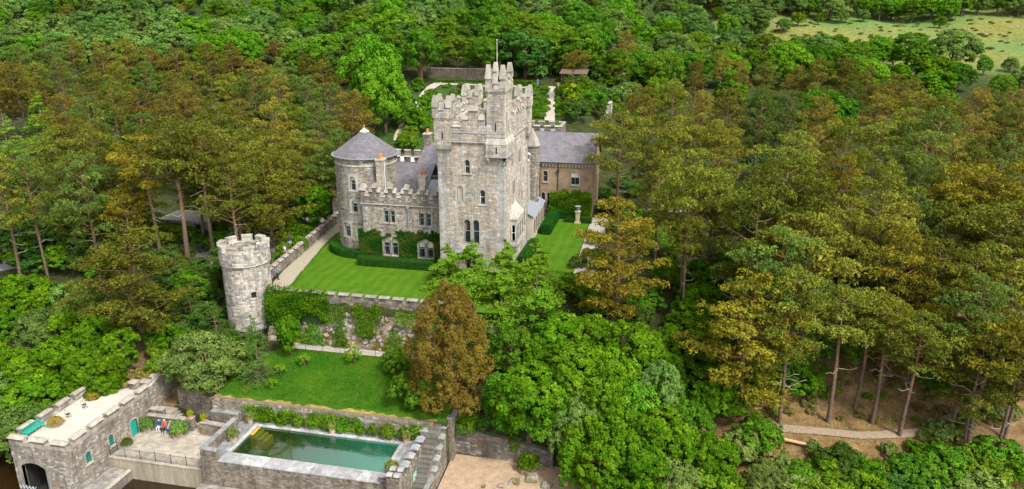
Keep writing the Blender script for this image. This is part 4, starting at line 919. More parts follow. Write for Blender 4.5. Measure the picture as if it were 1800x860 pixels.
paving(PL, 'slate_slab', ox0 + .45, ox1 - .05, py1 + .3, oy1 - .05, ZDK, SLAB, SLC, .62, (.55, .75, .9)); paving(PL, 'slate_slab', ox0 + .45, px0 - .3, py0 + .1, py1 + .3, ZDK, SLAB, SLC, .62, (.55, .75, .9)); paving(PL, 'slate_slab', px1 + .3, ox1 - .05, py0 + .1, py1 + .3, ZDK, SLAB, SLC, .62, (.55, .75, .9))
def kerb(x0, x1, y0, y1, z, along, nm='pool_coping', col=(.36, .36, .35), par=PL, mat=COPE, ln=1.0):
    L = (x1 - x0) if along == 'x' else (y1 - y0); n = max(1, round(L / ln))
    for k in range(n):
        l = L / n - .02
        if along == 'x': link(nm, block_mesh(nm, l, y1 - y0, .12, mat, tone(col, .15)), par, (x0 + L / n * (k + .5), (y0 + y1) / 2, z - .1 + rng.uniform(0, .008)))
        else: link(nm, block_mesh(nm, x1 - x0, l, .12, mat, tone(col, .15)), par, ((x0 + x1) / 2, y0 + L / n * (k + .5), z - .1 + rng.uniform(0, .008)))
kerb(px0 - .3, px1 + .3, py1 - .06, py1 + .28, ZDK + .02, 'x'); kerb(px0 - .3, px0 + .05, py0, py1 - .07, ZDK + .02, 'y'); kerb(px1 - .05, px1 + .3, py0, py1 - .07, ZDK + .02, 'y')
kerb(-39.3, -23.4, oy0 - .08, py0 - .02, ZDK + .03, 'x', 'front_coping', (.34, .345, .35), ln=1.15)
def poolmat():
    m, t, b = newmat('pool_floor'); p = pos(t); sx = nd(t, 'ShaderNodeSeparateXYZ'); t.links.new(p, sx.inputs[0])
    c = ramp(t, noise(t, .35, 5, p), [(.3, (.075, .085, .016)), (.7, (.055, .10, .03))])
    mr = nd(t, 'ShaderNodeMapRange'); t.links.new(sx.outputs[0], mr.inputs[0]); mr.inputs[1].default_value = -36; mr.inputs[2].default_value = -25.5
    c = mix(t, 'MIX', c, (.085, .34, .31), mr.outputs[0])       # mossy green to teal: reflected trees and sky painted into the floor colour
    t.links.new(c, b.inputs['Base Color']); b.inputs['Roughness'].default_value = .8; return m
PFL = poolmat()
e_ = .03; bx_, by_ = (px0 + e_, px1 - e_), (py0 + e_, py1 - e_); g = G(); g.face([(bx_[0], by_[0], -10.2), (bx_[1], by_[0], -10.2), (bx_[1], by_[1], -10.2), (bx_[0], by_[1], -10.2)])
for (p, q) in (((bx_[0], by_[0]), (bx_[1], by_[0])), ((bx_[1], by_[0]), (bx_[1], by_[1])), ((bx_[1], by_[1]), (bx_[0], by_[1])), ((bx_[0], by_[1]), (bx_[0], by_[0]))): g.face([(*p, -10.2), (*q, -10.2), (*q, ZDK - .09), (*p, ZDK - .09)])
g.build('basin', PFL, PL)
WOOD = plain('wet_yellow_wood', (.42, .25, .05), .6, .25, 5)
for k in range(4): g = G(); g.box(px0 + .05 + k * .42, px0 + .40 + k * .42, py1 - 1.5, py1 - .06, -10.1, ZDK - .12 - .22 * k, (1, 1, 1)); g.build('pool_step', WOOD, PL)
m, t, b = newmat('pool_water'); t.nodes.remove(b); fr = nd(t, 'ShaderNodeFresnel'); fr.inputs[0].default_value = 1.33
gl = nd(t, 'ShaderNodeBsdfGlossy'); gl.inputs['Roughness'].default_value = .02; tr = nd(t, 'ShaderNodeBsdfTransparent'); tr.inputs[0].default_value = (.58, .80, .66, 1)
ms = nd(t, 'ShaderNodeMixShader'); mu = nd(t, 'ShaderNodeMath', operation='MULTIPLY_ADD'); t.links.new(fr.outputs[0], mu.inputs[0]); mu.inputs[1].default_value = 2.5; mu.inputs[2].default_value = .12
bn = nd(t, 'ShaderNodeBump'); bn.inputs['Strength'].default_value = .05; bn.inputs['Distance'].default_value = .05; t.links.new(noise(t, 3, 3, pos(t)), bn.inputs['Height']); t.links.new(bn.outputs[0], gl.inputs['Normal'])
t.links.new(mu.outputs[0], ms.inputs[0]); t.links.new(tr.outputs[0], ms.inputs[1]); t.links.new(gl.outputs[0], ms.inputs[2]); t.links.new(ms.outputs[0], t.nodes['Material Output'].inputs[0]); PWAT = m
g = G(); g.face([(px0 + .06, py0 + .0, ZDK - .14), (px1 - .06, py0, ZDK - .14), (px1 - .06, py1 - .07, ZDK - .14), (px0 + .06, py1 - .07, ZDK - .14)]); tag(g.build('pool_water', PWAT), kind='structure')
wall_thing('pool_side_parapet', 'slate topped parapet on the terrace side of the pool deck', (-40.88, 53.05), (-40.88, 58.6), -8.7, -7.55, .42, PALR, STONED, ccol=SLC, cth=.1)
wall_thing('pool_corner_parapet', 'short slate topped parapet at the terrace corner of the pool', (-40.6, 53.22), (-39.4, 53.22), -8.7, -7.55, .42, PALR, STONED, ccol=SLC, cth=.1)
wall_thing('pool_steps_parapet', 'short slate topped wall beside the potted shrub at the deep end', (-23.5, 53.25), (-21.9, 53.25), -8.7, -7.9, .5, PALR, STONED, ccol=SLC, cth=.1)
# stairs beside the pool, between a battlemented wall and a stepped wall
BW = thing('stair_battlement', (-21.6, 56.5, -11.6), 'battlemented stone wall between the pool and the outer stairs', 'wall')
for (fn, W) in four(-21.95, -21.35, 52.6, 60.9, -11.6): masonry(BW, fn, W, 3.5, PALR, STONED, (), 'wall', ch=(.13, .24), sl=(.18, .5))
g = G(); g.box(-21.93, -21.37, 52.62, 60.88, -8.2, -8.09, (.3, .27, .24)); g.build('wall_top', STONED, BW)
for (fn, W) in four(-22.5, -21.3, 52.2, 53.6, -11.6): masonry(BW, fn, W, 4.2, PALR, STONED, (), 'pier', ch=(.13, .24), sl=(.18, .5))
g = G(); g.box(-22.48, -21.32, 52.22, 53.58, -7.6, -7.42, (.3, .27, .24)); g.build('pier_top', STONED, BW)
for (x, y) in ((-22.25, 52.45), (-21.55, 52.45), (-22.25, 53.35), (-21.55, 53.35)): merlon(BW, (x, y, -7.42), 0, .46, .4, .46, .03, .07, PALR, (.34, .34, .34), .02)
for k in range(5): merlon(BW, (-21.65, 54.6 + k * 1.35, -8.09), math.pi / 2, .8, .75 if k < 4 else 1.0, .62, .03, .09, PALR, (.27, .28, .29), .02)
g = G(); g.box(-21.34, -21.28, 55.6, 56.4, -10.9, -9.2); g.build('side_door', plain('pale_teal_door', (.22, .48, .42), .6), BW)
ST = thing('outer_stairs', (-20.7, 57, -11.6), 'narrow stone stairs descending beside the pool to the shore', 'stairs')
NS = 16
for k in range(NS):
    z = -10.9 + (k + 1) * (4.2 / NS); y0_ = 54.4 + k * .40; g = G(); g.box(-21.33, -20.17, y0_, y0_ + .42 + (.4 if k == NS - 1 else 0), -11.6, z - .05, (.2, .19, .17)); sp = g.build('step', STONED, ST)
    g = G(); g.box(-21.32, -20.18, y0_ - .03, y0_ + .40, z - .05, z, tone((.13, .12, .10), .2)); g.build('tread', SLAB, sp)
OW = thing('stepped_outer_wall', (-19.95, 57, -11.6), 'stone wall with stepped slate copings between the stairs and the beach', 'wall')
for (fn, W) in four(-20.15, -19.7, 52.5, 61.2, -11.9): masonry(OW, fn, W, 1.9, PALR, STONED, (), 'wall', ch=(.13, .24), sl=(.18, .5))
g = G(); g.box(-20.14, -19.71, 52.51, 57.0, -10.02, -9.9, (.25, .25, .25)); g.build('slate_top', SLAB, OW)
for k in range(5): y = 57.35 + k * .85; merlon(OW, (-19.93, y, -10.0), math.pi / 2, .8, .55 + .62 * k, .47, .03, .08, PALR, (.25, .26, .27), .02, 'stepped_block')
# ---- retaining wall behind the beach
BH = wall_thing('beach_wall', 'pale lichened retaining wall behind the sandy beach', (-19.6, 62.75), (-9.5, 62.2), -11.6, -7.9, .6, [tuple(c * .8 for c in p) for p in PALD + PALR[:3]], STONED, cope=False, sl=(.3, .9), z1b=-9.2)
wall_thing('beach_wall_return', 'short stone wall closing the corner between the stairs and the beach wall', (-19.5, 61.15), (-19.5, 62.9), -11.8, -6.45, .5, PALR, STONED, ccol=(.2, .19, .18))
# ---- lower terrace with flagstones
TX0, TX1, TY0, TY1 = -51.55, -41.15, 53.4, 59.4
g = G(); g.box(TX0, TX1, TY0, 60.6, -13.4, ZTER - .07, (.33, .29, .22)); TE = tag(g.build('terrace', PAVE), kind='structure')
paving(TE, 'flagstone', TX0, TX1, TY0 + .5, TY1 + .4, ZTER, PAVE, (.35, .315, .26), .8, (.7, .95, 1.2)); kerb(TX0 - .0, TX1, TY0 - .05, TY0 + .46, ZTER + .03, 'x', 'edge_stone', (0.312, 0.281, 0.226), TE, PAVE, 1.4)
# quays
g = G(); g.box(-51.5, -49.2, 46.5, 53.3, -13.4, -11.2, (.2, .18, .16)); QL = tag(g.build('boathouse_quay', STONED), kind='structure'); paving(QL, 'quay_slab', -51.45, -49.5, 46.5, 53.3, -11.12, SLAB, (.25, .235, .215), .6, (.5, .65, .8), v=.22); kerb(-49.5, -49.1, 46.5, 53.3, -11.1, 'y', 'quay_kerb', (.36, .33, .28), QL, COPE, .9)
g = G(); g.box(-41.4, -19.9, 51.2, 53.05, -13.4, -11.25, (.2, .18, .16)); QR = tag(g.build('pool_quay', STONED), kind='structure'); paving(QR, 'quay_slab', -41.3, -20, 51.55, 52.95, -11.17, SLAB, (.25, .23, .205), .46, (.5, .7, .9), v=.25); kerb(-41.4, -20, 51.15, 51.55, -11.13, 'x', 'quay_kerb', (.37, .33, .27), QR, COPE, .9)
# railing
RL = thing('terrace_railing', (-46.5, 53.5, ZTER), 'thin black iron railing along the lakeside edge of the flagged terrace', 'railing')
for x in np.linspace(-51.45, -41.5, 7): g = G(); g.bar((x, 53.62, ZTER), (x, 53.62, ZTER + 1.1), .03); g.lathe((x, 53.62, ZTER + 1.1), [(0, .08), (.05, .03), (0, 0)], 6); g.build('post', IRON, RL)
for zz in (.18, .98): g = G(); g.bar((-51.45, 53.62, ZTER + zz), (-41.5, 53.62, ZTER + zz), .016); g.build('rail', IRON, RL)
g = G()
for x in np.linspace(-51.3, -41.6, 72): g.bar((x, 53.62, ZTER + .16), (x, 53.62, ZTER + 1.04), .007, n=4)
tag(g.build('bars', IRON, RL), kind='stuff')
g = G(); g.bar((-51.45, 53.62, ZTER + 1.0), (-51.45, 54.6, ZTER + 1.0), .02); g.bar((-51.45, 54.6, ZTER), (-51.45, 54.6, ZTER + 1.1), .03); g.bar((-41.5, 53.62, ZTER + 1.0), (-41.5, 52.7, ZTER + 1.0), .02); g.build('return_rail', IRON, RL)
# ---- bench wall, stair walls
wall_thing('bench_wall', 'dark stone wall behind the bench with pale flat coping', (-51.5, 59.45), (-46.7, 59.45), ZTER - .1, -8.95, .42, PALR, STONED, ccol=(0.328, 0.296, 0.257), over=.1)
wall_thing('bench_wall_pier', 'taller stone block where the bench wall meets the boathouse', (-51.5, 59.9), (-49.9, 59.9), ZTER - .1, -8.45, .45, PALR, STONED, ccol=(0.328, 0.296, 0.257), over=.1)
wall_thing('stair_pier_west', 'stone gate pier carrying a potted box ball at the end of the bench wall', (-46.95, 59.5), (-46.25, 59.5), ZTER - .1, -8.75, .6, PALR, STONED, ccol=(0.328, 0.296, 0.257))
wall_thing('stair_pier_east', 'stone gate pier carrying a potted box ball beside the pool wall', (-45.15, 59.1), (-44.5, 59.1), ZTER - .1, -8.75, .6, PALR, STONED, ccol=(0.328, 0.296, 0.257))
wall_thing('terrace_east_wall', 'stone wall with pale coping between the stair pier and the pool parapet', (-44.5, 59.05), (-41.1, 58.75), ZTER - .1, -8.75, .42, PALR, STONED, ccol=(0.343, 0.304, 0.273), over=.09)
wall_thing('bush_wall', 'dark stone retaining wall beneath the big olive green shrub', (-49.4, 62.0), (-44.6, 60.9), -9.8, -6.9, .5, PALR, STONED, cope=False)
wall_thing('bush_wall_return', 'narrow stone wall along the upper steps beneath the olive green shrub', (-49.4, 62.0), (-49.6, 66.4), -9.8, -7.4, .4, PALR, STONED, cope=False, z1b=-5.8)
wall_thing('stair_flank_wall', 'long stone wall climbing beside the steps, in line with the boathouse', (-51.75, 60.1), (-51.75, 67.8), -10.0, -6.3, .5, PALB, STONED, cope=True, ccol=(.36, .33, .28), z1b=-4.4)
wall_thing('slate_ledge_wall', 'low dark wall with slate shelf behind the pool deck corner', (-44.4, 60.0), (-41.4, 60.0), -9.6, -7.9, .5, PALR, STONED, ccol=SLC)
US = thing('upper_steps', (-50.6, 63, -9.6), 'pale stone steps climbing beside the boathouse wall', 'stairs')
g = G(); g.box(-51.5, -49.5, 60.15, 61.9, -10.2, -9.15, (0.343, 0.304, 0.250)); g.build('landing', PAVE, US)
for k in range(10): g = G(); y0_ = 61.9 + k * .5; g.box(-51.5, -49.55, y0_, y0_ + .53, -10, -9.0 + k * .17, tone((0.351, 0.312, 0.257), .08)); g.build('step', PAVE, US)
LS = thing('lower_steps', (-48, 60.5, -9.6), 'pale stone steps turning down behind the bench wall', 'stairs')
for k in range(7): g = G(); x = -49.5 + k * .45; g.box(x, x + .47, 59.75, 61.4, -10.3, -9.27 - k * .12, tone((0.343, 0.304, 0.250), .1)); g.build('step', PAVE, LS)
for k in range(3): g = G(); y0_ = 60.3 - k * .5; g.box(-46.2, -45.15, y0_ - .5, y0_, -10.4, -9.95 - k * .05, tone((.42, .37, .3), .1)); g.build('step', PAVE, LS)
# ---- boathouse
bx0, bx1, by0, by1 = -57.7, -51.6, 49.0, 60.0
BO = thing('boathouse', ((bx0 + bx1) / 2, (by0 + by1) / 2, -13), 'stone boathouse with battlemented roof terrace and a water arch', 'boathouse')
B4 = four(bx0, bx1, by0, by1, -13.2)
bh = lambda uc, z0_, z1_, w_: hole(uc, z0_ + 13.2, z1_ + 13.2, w_)
masonry(BO, B4[0][0], B4[0][1], 6.5, PALB, STONED, [(.75, 3.35, .4, 4.75)], 'front_wall', ch=(.13, .24), sl=(.18, .5))
bw = [(51.15 - by0, -9.25, -8.1, .62), (54.15 - by0, -9.3, -8.12, .62)]
masonry(BO, B4[1][0], B4[1][1], 6.5, PALB, STONED, [bh(*q) for q in bw] + [bh(57.35 - by0, ZTER, -8.3, 1.0)], 'side_wall', ch=(.13, .24), sl=(.18, .5))
for k in (2, 3): masonry(BO, B4[k][0], B4[k][1], 6.5, PALB, STONED, (), 'wall', ch=(.13, .24), sl=(.18, .5))
fnb = lambda u, v, d: B4[1][0](u, v + 13.2, d)
for u, a, b, w_ in bw: window(BO, fnb, u, a, b, w_, 'seg', .14, TEAL, grid=(3, 4), scol=(.36, .32, .27), dd=.1)
g = G(); o = arch(1.0, 1.78, 'seg'); g.face([fnb(57.35 - by0 + p, ZTER + q, -.1) for p, q in o]); dr = g.build('door', TEAL, BO)
g = G(); ringmesh(g, fnb, 57.35 - by0, ZTER, o, grow(o, .16, 1.78), -.12, .05, (.36, .32, .27)); g.build('door_surround', COPE, dr)
g = G()
for k in range(1, 5): g.face([fnb(57.35 - by0 + q, ZTER + r_, -.094) for q, r_ in ((-.5 + k * .2, .03), (-.49 + k * .2, .03), (-.49 + k * .2, 1.6), (-.5 + k * .2, 1.6))])
g.lathe(fnb(57.0 - by0, ZTER + .8, -.08), [(0, 0), (.04, .03), (0, .06)], 6); g.build('door_boards', IRON, dr)
g = G(); ringmesh(g, B4[0][0], 2.05, .4, arch(2.6, 4.35, 'seg'), grow(arch(2.6, 4.35, 'seg'), .42, 4.35), -.3, .05, (.27, .25, .22)); g.build('water_arch', STONED, BO)
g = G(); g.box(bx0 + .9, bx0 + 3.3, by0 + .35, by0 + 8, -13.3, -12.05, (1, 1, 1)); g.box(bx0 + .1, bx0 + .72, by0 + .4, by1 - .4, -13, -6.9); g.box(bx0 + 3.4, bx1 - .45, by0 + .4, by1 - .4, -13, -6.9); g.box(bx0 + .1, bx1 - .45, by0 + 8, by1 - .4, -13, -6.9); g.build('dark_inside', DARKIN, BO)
DECKM = groundmat('pale_deck', 1.5, .12, .85, .1)
g = G(); g.box(bx0 + .05, bx1 - .05, by0 + .05, by1 - .05, -6.9, ZRF - .06, (.3, .28, .24)); g.build('roof_slab', STONED, BO)
yy = by0 + .5
while yy < by1 + .4:
    link('deck_plank', block_mesh('deck_plank', bx1 - bx0 - 1.0, .405, .07, DECKM, tone((.42, .385, .33), .06), .012), BO, ((bx0 + bx1) / 2, yy + .2, ZRF - .065)); yy += .42
for (p, q, r_, s_) in ((bx0, bx1, by0, by0 + .5), (bx0, bx0 + .5, by0 + .5, by1), (bx1 - .5, bx1, by0 + .5, by1)):
    g = G(); g.box(p - .02, q + .02, r_ - .02, s_, ZRF - .25, ZRF + .16, (.34, .31, .27)); g.build('parapet', STONED, BO)
simple_crenel(BO, (bx0 + .0, by0 + .22), (bx1 - .0, by0 + .22), ZRF + .16, .52, PALB, (0.367, 0.328, 0.281), 1.25, .7, .36)
simple_crenel(BO, (bx1 - .24, by0 + .9), (bx1 - .24, by1 + .2), ZRF + .16, .52, PALB, (0.367, 0.328, 0.281), 1.35, .65, .36)
simple_crenel(BO, (bx0 + .26, by1 + .2), (bx0 + .26, by0 + 1.0), ZRF + .16, .62, PALB, (0.351, 0.312, 0.265), 1.5, .7, .62)
for (x, y, wx, h_) in ((-56.6, 60.3, 1.6, .9), (-55.2, 60.3, .8, .85), (-53.2, 60.2, .8, .8), (-52.3, 60.9, 1.1, .6), (-52.0, 62.0, 1.0, .7)): merlon(BO, (x, y, ZRF), 0, wx, h_, .7, .04, .1, PALB, (0.359, 0.320, 0.273), .02)
wall_thing('ruined_wall', 'broken pale stone wall behind the boathouse terrace', (-58.5, 60.8), (-56.4, 63.8), -7.5, -5.6, .6, PALB, STONED, ccol=(0.328, 0.281, 0.226))
# chains hanging at the water arch
g = G()
for k in range(5): g.tube([(bx0 + .2 + k * .35, by0 - .1, -11.0), (bx0 + .38 + k * .35, by0 - .16, -11.3), (bx0 + .55 + k * .35, by0 - .1, -11.0)], [.07, .07, .07], (.4, .4, .4)); 
g.build('fender', STEEL, BO)
# ---- wire fence along the lower footpath
FN = thing('path_fence', (-33, 69.4, -5), 'thin wire fence with slim posts on the lawn edge of the footpath', 'fence')
for k in range(9): x = -40.5 + k * 2.05; g = G(); g.bar((x, 69.35, hgt(x, 69.35)), (x, 69.35, hgt(x, 69.35) + .95), .022); g.build('post', IRON, FN)
for zz in (.5, .92): g = G(); g.bar((-40.5, 69.35, -5.0 + zz), (-24.1, 69.35, -5.0 + zz), .007, n=4); g.build('wire', IRON, FN)
# ---- walled garden: back wall, hut, gateway block
p, q = PG(755, 141), PG(935, 146)
wall_thing('kitchen_garden_wall', 'long brown stone wall at the back of the kitchen garden', (PG(752, 137).x, PG(752, 137).y), (PG(872, 138).x, PG(872, 138).y), 12.0, 15.2, .5, [tuple(c * .6 for c in p) for p in PALR], STONED, cope=True, ccol=(.26, .22, .18), coplen=2.2)
# ================================================================ foliage engine
def nrm(a): return a / np.maximum(np.linalg.norm(a, axis=1, keepdims=True), 1e-9)
def leafmesh(name, P, N, size, tint, mat, rs, asp=.6, jit=.6):
    n = len(P); N2 = nrm(N + jit * rs.normal(size=(n, 3))); T = nrm(np.cross(N2, rs.normal(size=(n, 3)))); B = np.cross(N2, T)
    s = (size * rs.uniform(.7, 1.3, n))[:, None] * .5 if np.isscalar(size) else (size * rs.uniform(.7, 1.3, n))[:, None] * .5
    V = np.empty((n, 4, 3), np.float32); V[:, 0] = P - T * s; V[:, 1] = P - B * s * asp; V[:, 2] = P + T * s; V[:, 3] = P + B * s * asp
    return quads(name, V.reshape(-1, 3), tint, mat)
def quads(name, V, tint, mat):
    n = len(V) // 4; me = bpy.data.meshes.new(name); me.vertices.add(4 * n); me.loops.add(4 * n); me.polygons.add(n)
    me.vertices.foreach_set('co', V.astype(np.float32).ravel()); me.loops.foreach_set('vertex_index', np.arange(4 * n, dtype=np.int32))
    me.polygons.foreach_set('loop_start', np.arange(0, 4 * n, 4, dtype=np.int32)); me.polygons.foreach_set('loop_total', np.full(n, 4, np.int32))
    a = me.attributes.new('tint', 'FLOAT_COLOR', 'FACE'); c = np.ones((n, 4), np.float32); c[:, :3] = np.clip(tint, 0, 1)[:, None]; a.data.foreach_set('color', c.ravel())
    me.materials.append(mat); me.update(calc_edges=True); return me
LM = {
 'pine_bronze': leafmat('pine_needles_bronze', (0.085, 0.072, 0.013), (0.202, 0.174, 0.027), (0.372, 0.314, 0.049), 0.016, 0.3),
 'pine_olive': leafmat('pine_needles_olive', (0.065, 0.078, 0.011), (0.162, 0.181, 0.022), (0.353, 0.336, 0.043), 0.02, 0.32),
 'pine_green': leafmat('pine_needles_green', (0.047, 0.083, 0.016), (0.121, 0.172, 0.030), (0.258, 0.291, 0.050), 0.018, 0.3),
 'pine_gold': leafmat('pine_needles_gold', (0.096, 0.082, 0.009), (0.216, 0.186, 0.018), (0.368, 0.309, 0.033), 0.012, 0.15),
 'bronze': leafmat('bronze_foliage', (0.093, 0.065, 0.012), (0.177, 0.127, 0.022), (0.265, 0.196, 0.034), 0.006, 0.05),
 'bright': leafmat('bright_green_leaves', (0.054, 0.154, 0.008), (0.118, 0.275, 0.014), (0.205, 0.384, 0.026), 0.008, 0.12),
 'mid': leafmat('mid_green_leaves', (0.040, 0.103, 0.008), (0.101, 0.207, 0.013), (0.202, 0.325, 0.025), 0.022, 0.26),
 'grey': leafmat('grey_green_leaves', (0.058, 0.116, 0.025), (0.125, 0.218, 0.043), (0.218, 0.319, 0.065), 0.018, 0.2),
 'lush': leafmat('lush_green_leaves', (0.034, 0.098, 0.004), (0.092, 0.198, 0.008), (0.195, 0.32, 0.016), 0.009, 0.18),
 'olive': leafmat('olive_shrub_leaves', (0.072, 0.111, 0.023), (0.163, 0.221, 0.049), (0.286, 0.325, 0.068), 0.015, 0.15),
 'dark': leafmat('dark_evergreen_leaves', (0.025, 0.067, 0.011), (0.064, 0.132, 0.020), (0.132, 0.207, 0.032), 0.02, 0.22),
 'larch': leafmat('larch_needles', (0.074, 0.166, 0.009), (0.151, 0.292, 0.017), (0.256, 0.410, 0.031), 0.01, 0.1),
 'hedge': leafmat('hedge_leaves', (0.012, 0.074, 0.006), (0.029, 0.132, 0.010), (0.060, 0.192, 0.014), .01, .12),
 'ivy': leafmat('ivy_leaves', (0.016, 0.058, 0.006), (0.040, 0.098, 0.010), (0.160, 0.100, 0.022), .02, .2),
 'yellow': leafmat('yellow_green_leaves', (0.140, 0.200, 0.006), (0.260, 0.320, 0.010), (0.360, 0.400, 0.020), .01, .12),
 'straw': leafmat('straw_grass', (0.170, 0.120, 0.020), (0.300, 0.220, 0.035), (0.400, 0.310, 0.060), .01, .1),
 'grassy': leafmat('grass_blades', (0.022, 0.105, 0.004), (0.050, 0.160, 0.006), (0.120, 0.200, 0.012), .0, .05),
 'pink': leafmat('pale_pink_blossom', (0.200, 0.200, 0.100), (0.400, 0.300, 0.260), (0.550, 0.420, 0.380), .01, .1),
 'heath': leafmat('heath_scrub', (.13, .12, .03), (.215, .195, .05), (.30, .265, .075), .025, .2),
}
def limb(g, a, b, r0, r1, rr, mi=0, n=5, sag=.0, seg=4, wob=.06):
    a = Vector(a); b = Vector(b); L = (b - a).length; pts = []; rad = []
    for i in range(seg + 1):
        t = i / seg; p = a.lerp(b, t); p.z -= sag * math.sin(math.pi * t) * L
        if 0 < i < seg: p += Vector((rr.uniform(-1, 1), rr.uniform(-1, 1), rr.uniform(-1, 1))) * wob * L
        pts.append(p); rad.append(r0 + (r1 - r0) * t)
    g.tube(pts, rad, (1, 1, 1), mi, n); return pts
def make_pine(seed, mat, H=17., bare=.5, Rc=4.2, nb=46, top=1.0, tufts=25, flat=.46, dead=5, lean=.03, size=.30):
    rr = random.Random(seed); rs = np.random.RandomState(seed); g = G()
    lx, ly = rr.uniform(-1, 1) * lean * H, rr.uniform(-1, 1) * lean * H
    def tp(t): return Vector((lx * t * t + .18 * math.sin(t * 5 + seed), ly * t * t + .18 * math.cos(t * 4.2 + seed * 2), H * .95 * t))
    n = 12; r0 = .0165 * H; g.tube([tp(i / n) - Vector((0, 0, .4 if i == 0 else 0)) for i in range(6)], [r0 * (1 - .62 * i / n) for i in range(6)], (1, 1, 1), 0, 9)
    g.tube([tp(i / n) for i in range(5, n + 1)], [r0 * (1 - .62 * i / n) * (1 if i < 9 else .8 - .2 * (i - 9)) for i in range(5, n + 1)], (1, 1, 1), 1, 8)
    P = []; N = []; T = []
    for k in range(nb):
        t = bare + (1 - bare) * ((k + rr.random()) / nb) ** .85; x = (t - bare) / (1 - bare)
        prof = (math.sin(math.pi * min(1, .18 + .82 * x) ** (.75 if top > .5 else 1.1)) ** .6) if x < .97 else .25
        prof = max(.14, (1 - x ** 1.8) ** .62 * (.55 + .45 * min(1, x * 3.5)))
        L = Rc * prof * rr.uniform(.55, 1.12); a = k * 2.39996 + rr.uniform(-.5, .5); h = tp(t)
        tip = h + Vector((math.cos(a) * L, math.sin(a) * L, L * rr.uniform(.02, .32) + .3))
        if L > .8: limb(g, h - Vector((0, 0, L * .12)), tip, .035 * L ** .6 + .02, .02, rr, 1, 5, rr.uniform(-.05, .1), 4, .05)
        base = rr.random()
        for q in range(1 if L < 2.2 else 2):
            f = 1.0 - q * .38 * rr.uniform(.8, 1.2); c = h.lerp(tip, max(.15, f)) + Vector((rr.uniform(-.4, .4), rr.uniform(-.4, .4), rr.uniform(0, .3)))
            pr = rr.uniform(.75, 1.35) * (.55 + .13 * Rc) * (.55 + .45 * min(1, L / 2.5)); nl = max(4, int(8.5 * pr * pr * rr.uniform(.8, 1.1)))
            for l in range(nl):
                aa = l * 2.39996 + rr.random(); rl = pr * math.sqrt((l + .4) / nl); lr = rr.uniform(.30, .52) * (1.12 - .3 * rl / pr); m = int(tufts * lr / .45 * rr.uniform(.85, 1.15))
                lc = np.array([c.x + math.cos(aa) * rl, c.y + math.sin(aa) * rl, c.z + .30 * pr * (1 - (rl / pr) ** 2) + rr.uniform(-.12, .12) - .10 * rl])
                d = nrm(rs.normal(size=(m, 3)) + np.array([0, 0, .55])); p = lc + d * lr * np.array([1.05, 1.05, flat * 1.7]) * (rs.uniform(.35, 1, m)[:, None] ** .4)
                P.append(p); N.append(nrm(d + np.array([0, 0, .35]))); T.append(np.clip(.40 + .30 * (base - .5) + .36 * (rr.random() - .5) + rs.normal(size=m) * .15, 0, 1))
    for k in range(dead):
        t = bare * rr.uniform(.62, 1.0); a = rr.uniform(0, 6.28); h = tp(t); L = rr.uniform(1.2, 2.8); e = h + Vector((math.cos(a) * L, math.sin(a) * L, rr.uniform(-.3, .5))); pts = limb(g, h, e, .06, .02, rr, 2, 4, .05, 3, .1)
        limb(g, pts[2], pts[2] + Vector((rr.uniform(-.7, .7), rr.uniform(-.7, .7), .4)), .03, .01, rr, 2, 4)
    return g.mesh('trunk', [BARK, BARKO, BARKG], smooth=True), leafmesh('crown', np.concatenate(P), np.concatenate(N), size, np.concatenate(T), LM[mat], rs, .40, .42), H
def make_bronze(seed, mat, H, Rc, n=46, clumps=26, leaves=46, size=.19):
    rr = random.Random(seed); rs = np.random.RandomState(seed); g = G(); P = []; N = []; T = []
    g.tube([(0, 0, -.4), (.05, .03, H * .4), (0, 0, H * .9)], [.3, .22, .04], (1, 1, 1), 0, 8)
    for k in range(n):
        t = (k + .5) / n; z = .05 * H + .9 * H * t; r_ = Rc * math.sqrt(max(.03, 1 - ((t - .36) / .66) ** 2)) * rr.uniform(.6, 1.0); a = k * 2.39996 + rr.uniform(-.3, .3); lr = Rc * rr.uniform(.26, .40)
        c = np.array([math.cos(a) * max(0, r_ - lr * .5), math.sin(a) * max(0, r_ - lr * .5), z]); out = np.array([math.cos(a), math.sin(a), .25]); bt = rr.random()
        limb(g, (0, 0, max(.5, z - lr)), c, .08, .02, rr, 0, 4, 0, 3, .05); d = nrm(rs.normal(size=(clumps, 3)) + out * .9)
        for q in range(clumps):
            cc = c + d[q] * lr * np.array([1, 1, .75]) * rr.uniform(.75, 1.05); cr = lr * rr.uniform(.26, .40); m = int(leaves * rr.uniform(.7, 1.3)); e = nrm(rs.normal(size=(m, 3)) + d[q] * .8 + np.array([0, 0, .3]))
            P.append(cc + e * cr * (rs.uniform(.3, 1, m)[:, None] ** .4)); N.append(nrm(e + np.array([0, 0, .4]))); T.append(np.clip(.42 + .3 * (bt - .5) + .4 * (rr.random() - .5) + rs.normal(size=m) * .16, 0, 1))
    return g.mesh('trunk', [BARK], smooth=True), leafmesh('crown', np.concatenate(P), np.concatenate(N), size, np.concatenate(T), LM[mat], rs, .5, .38), H
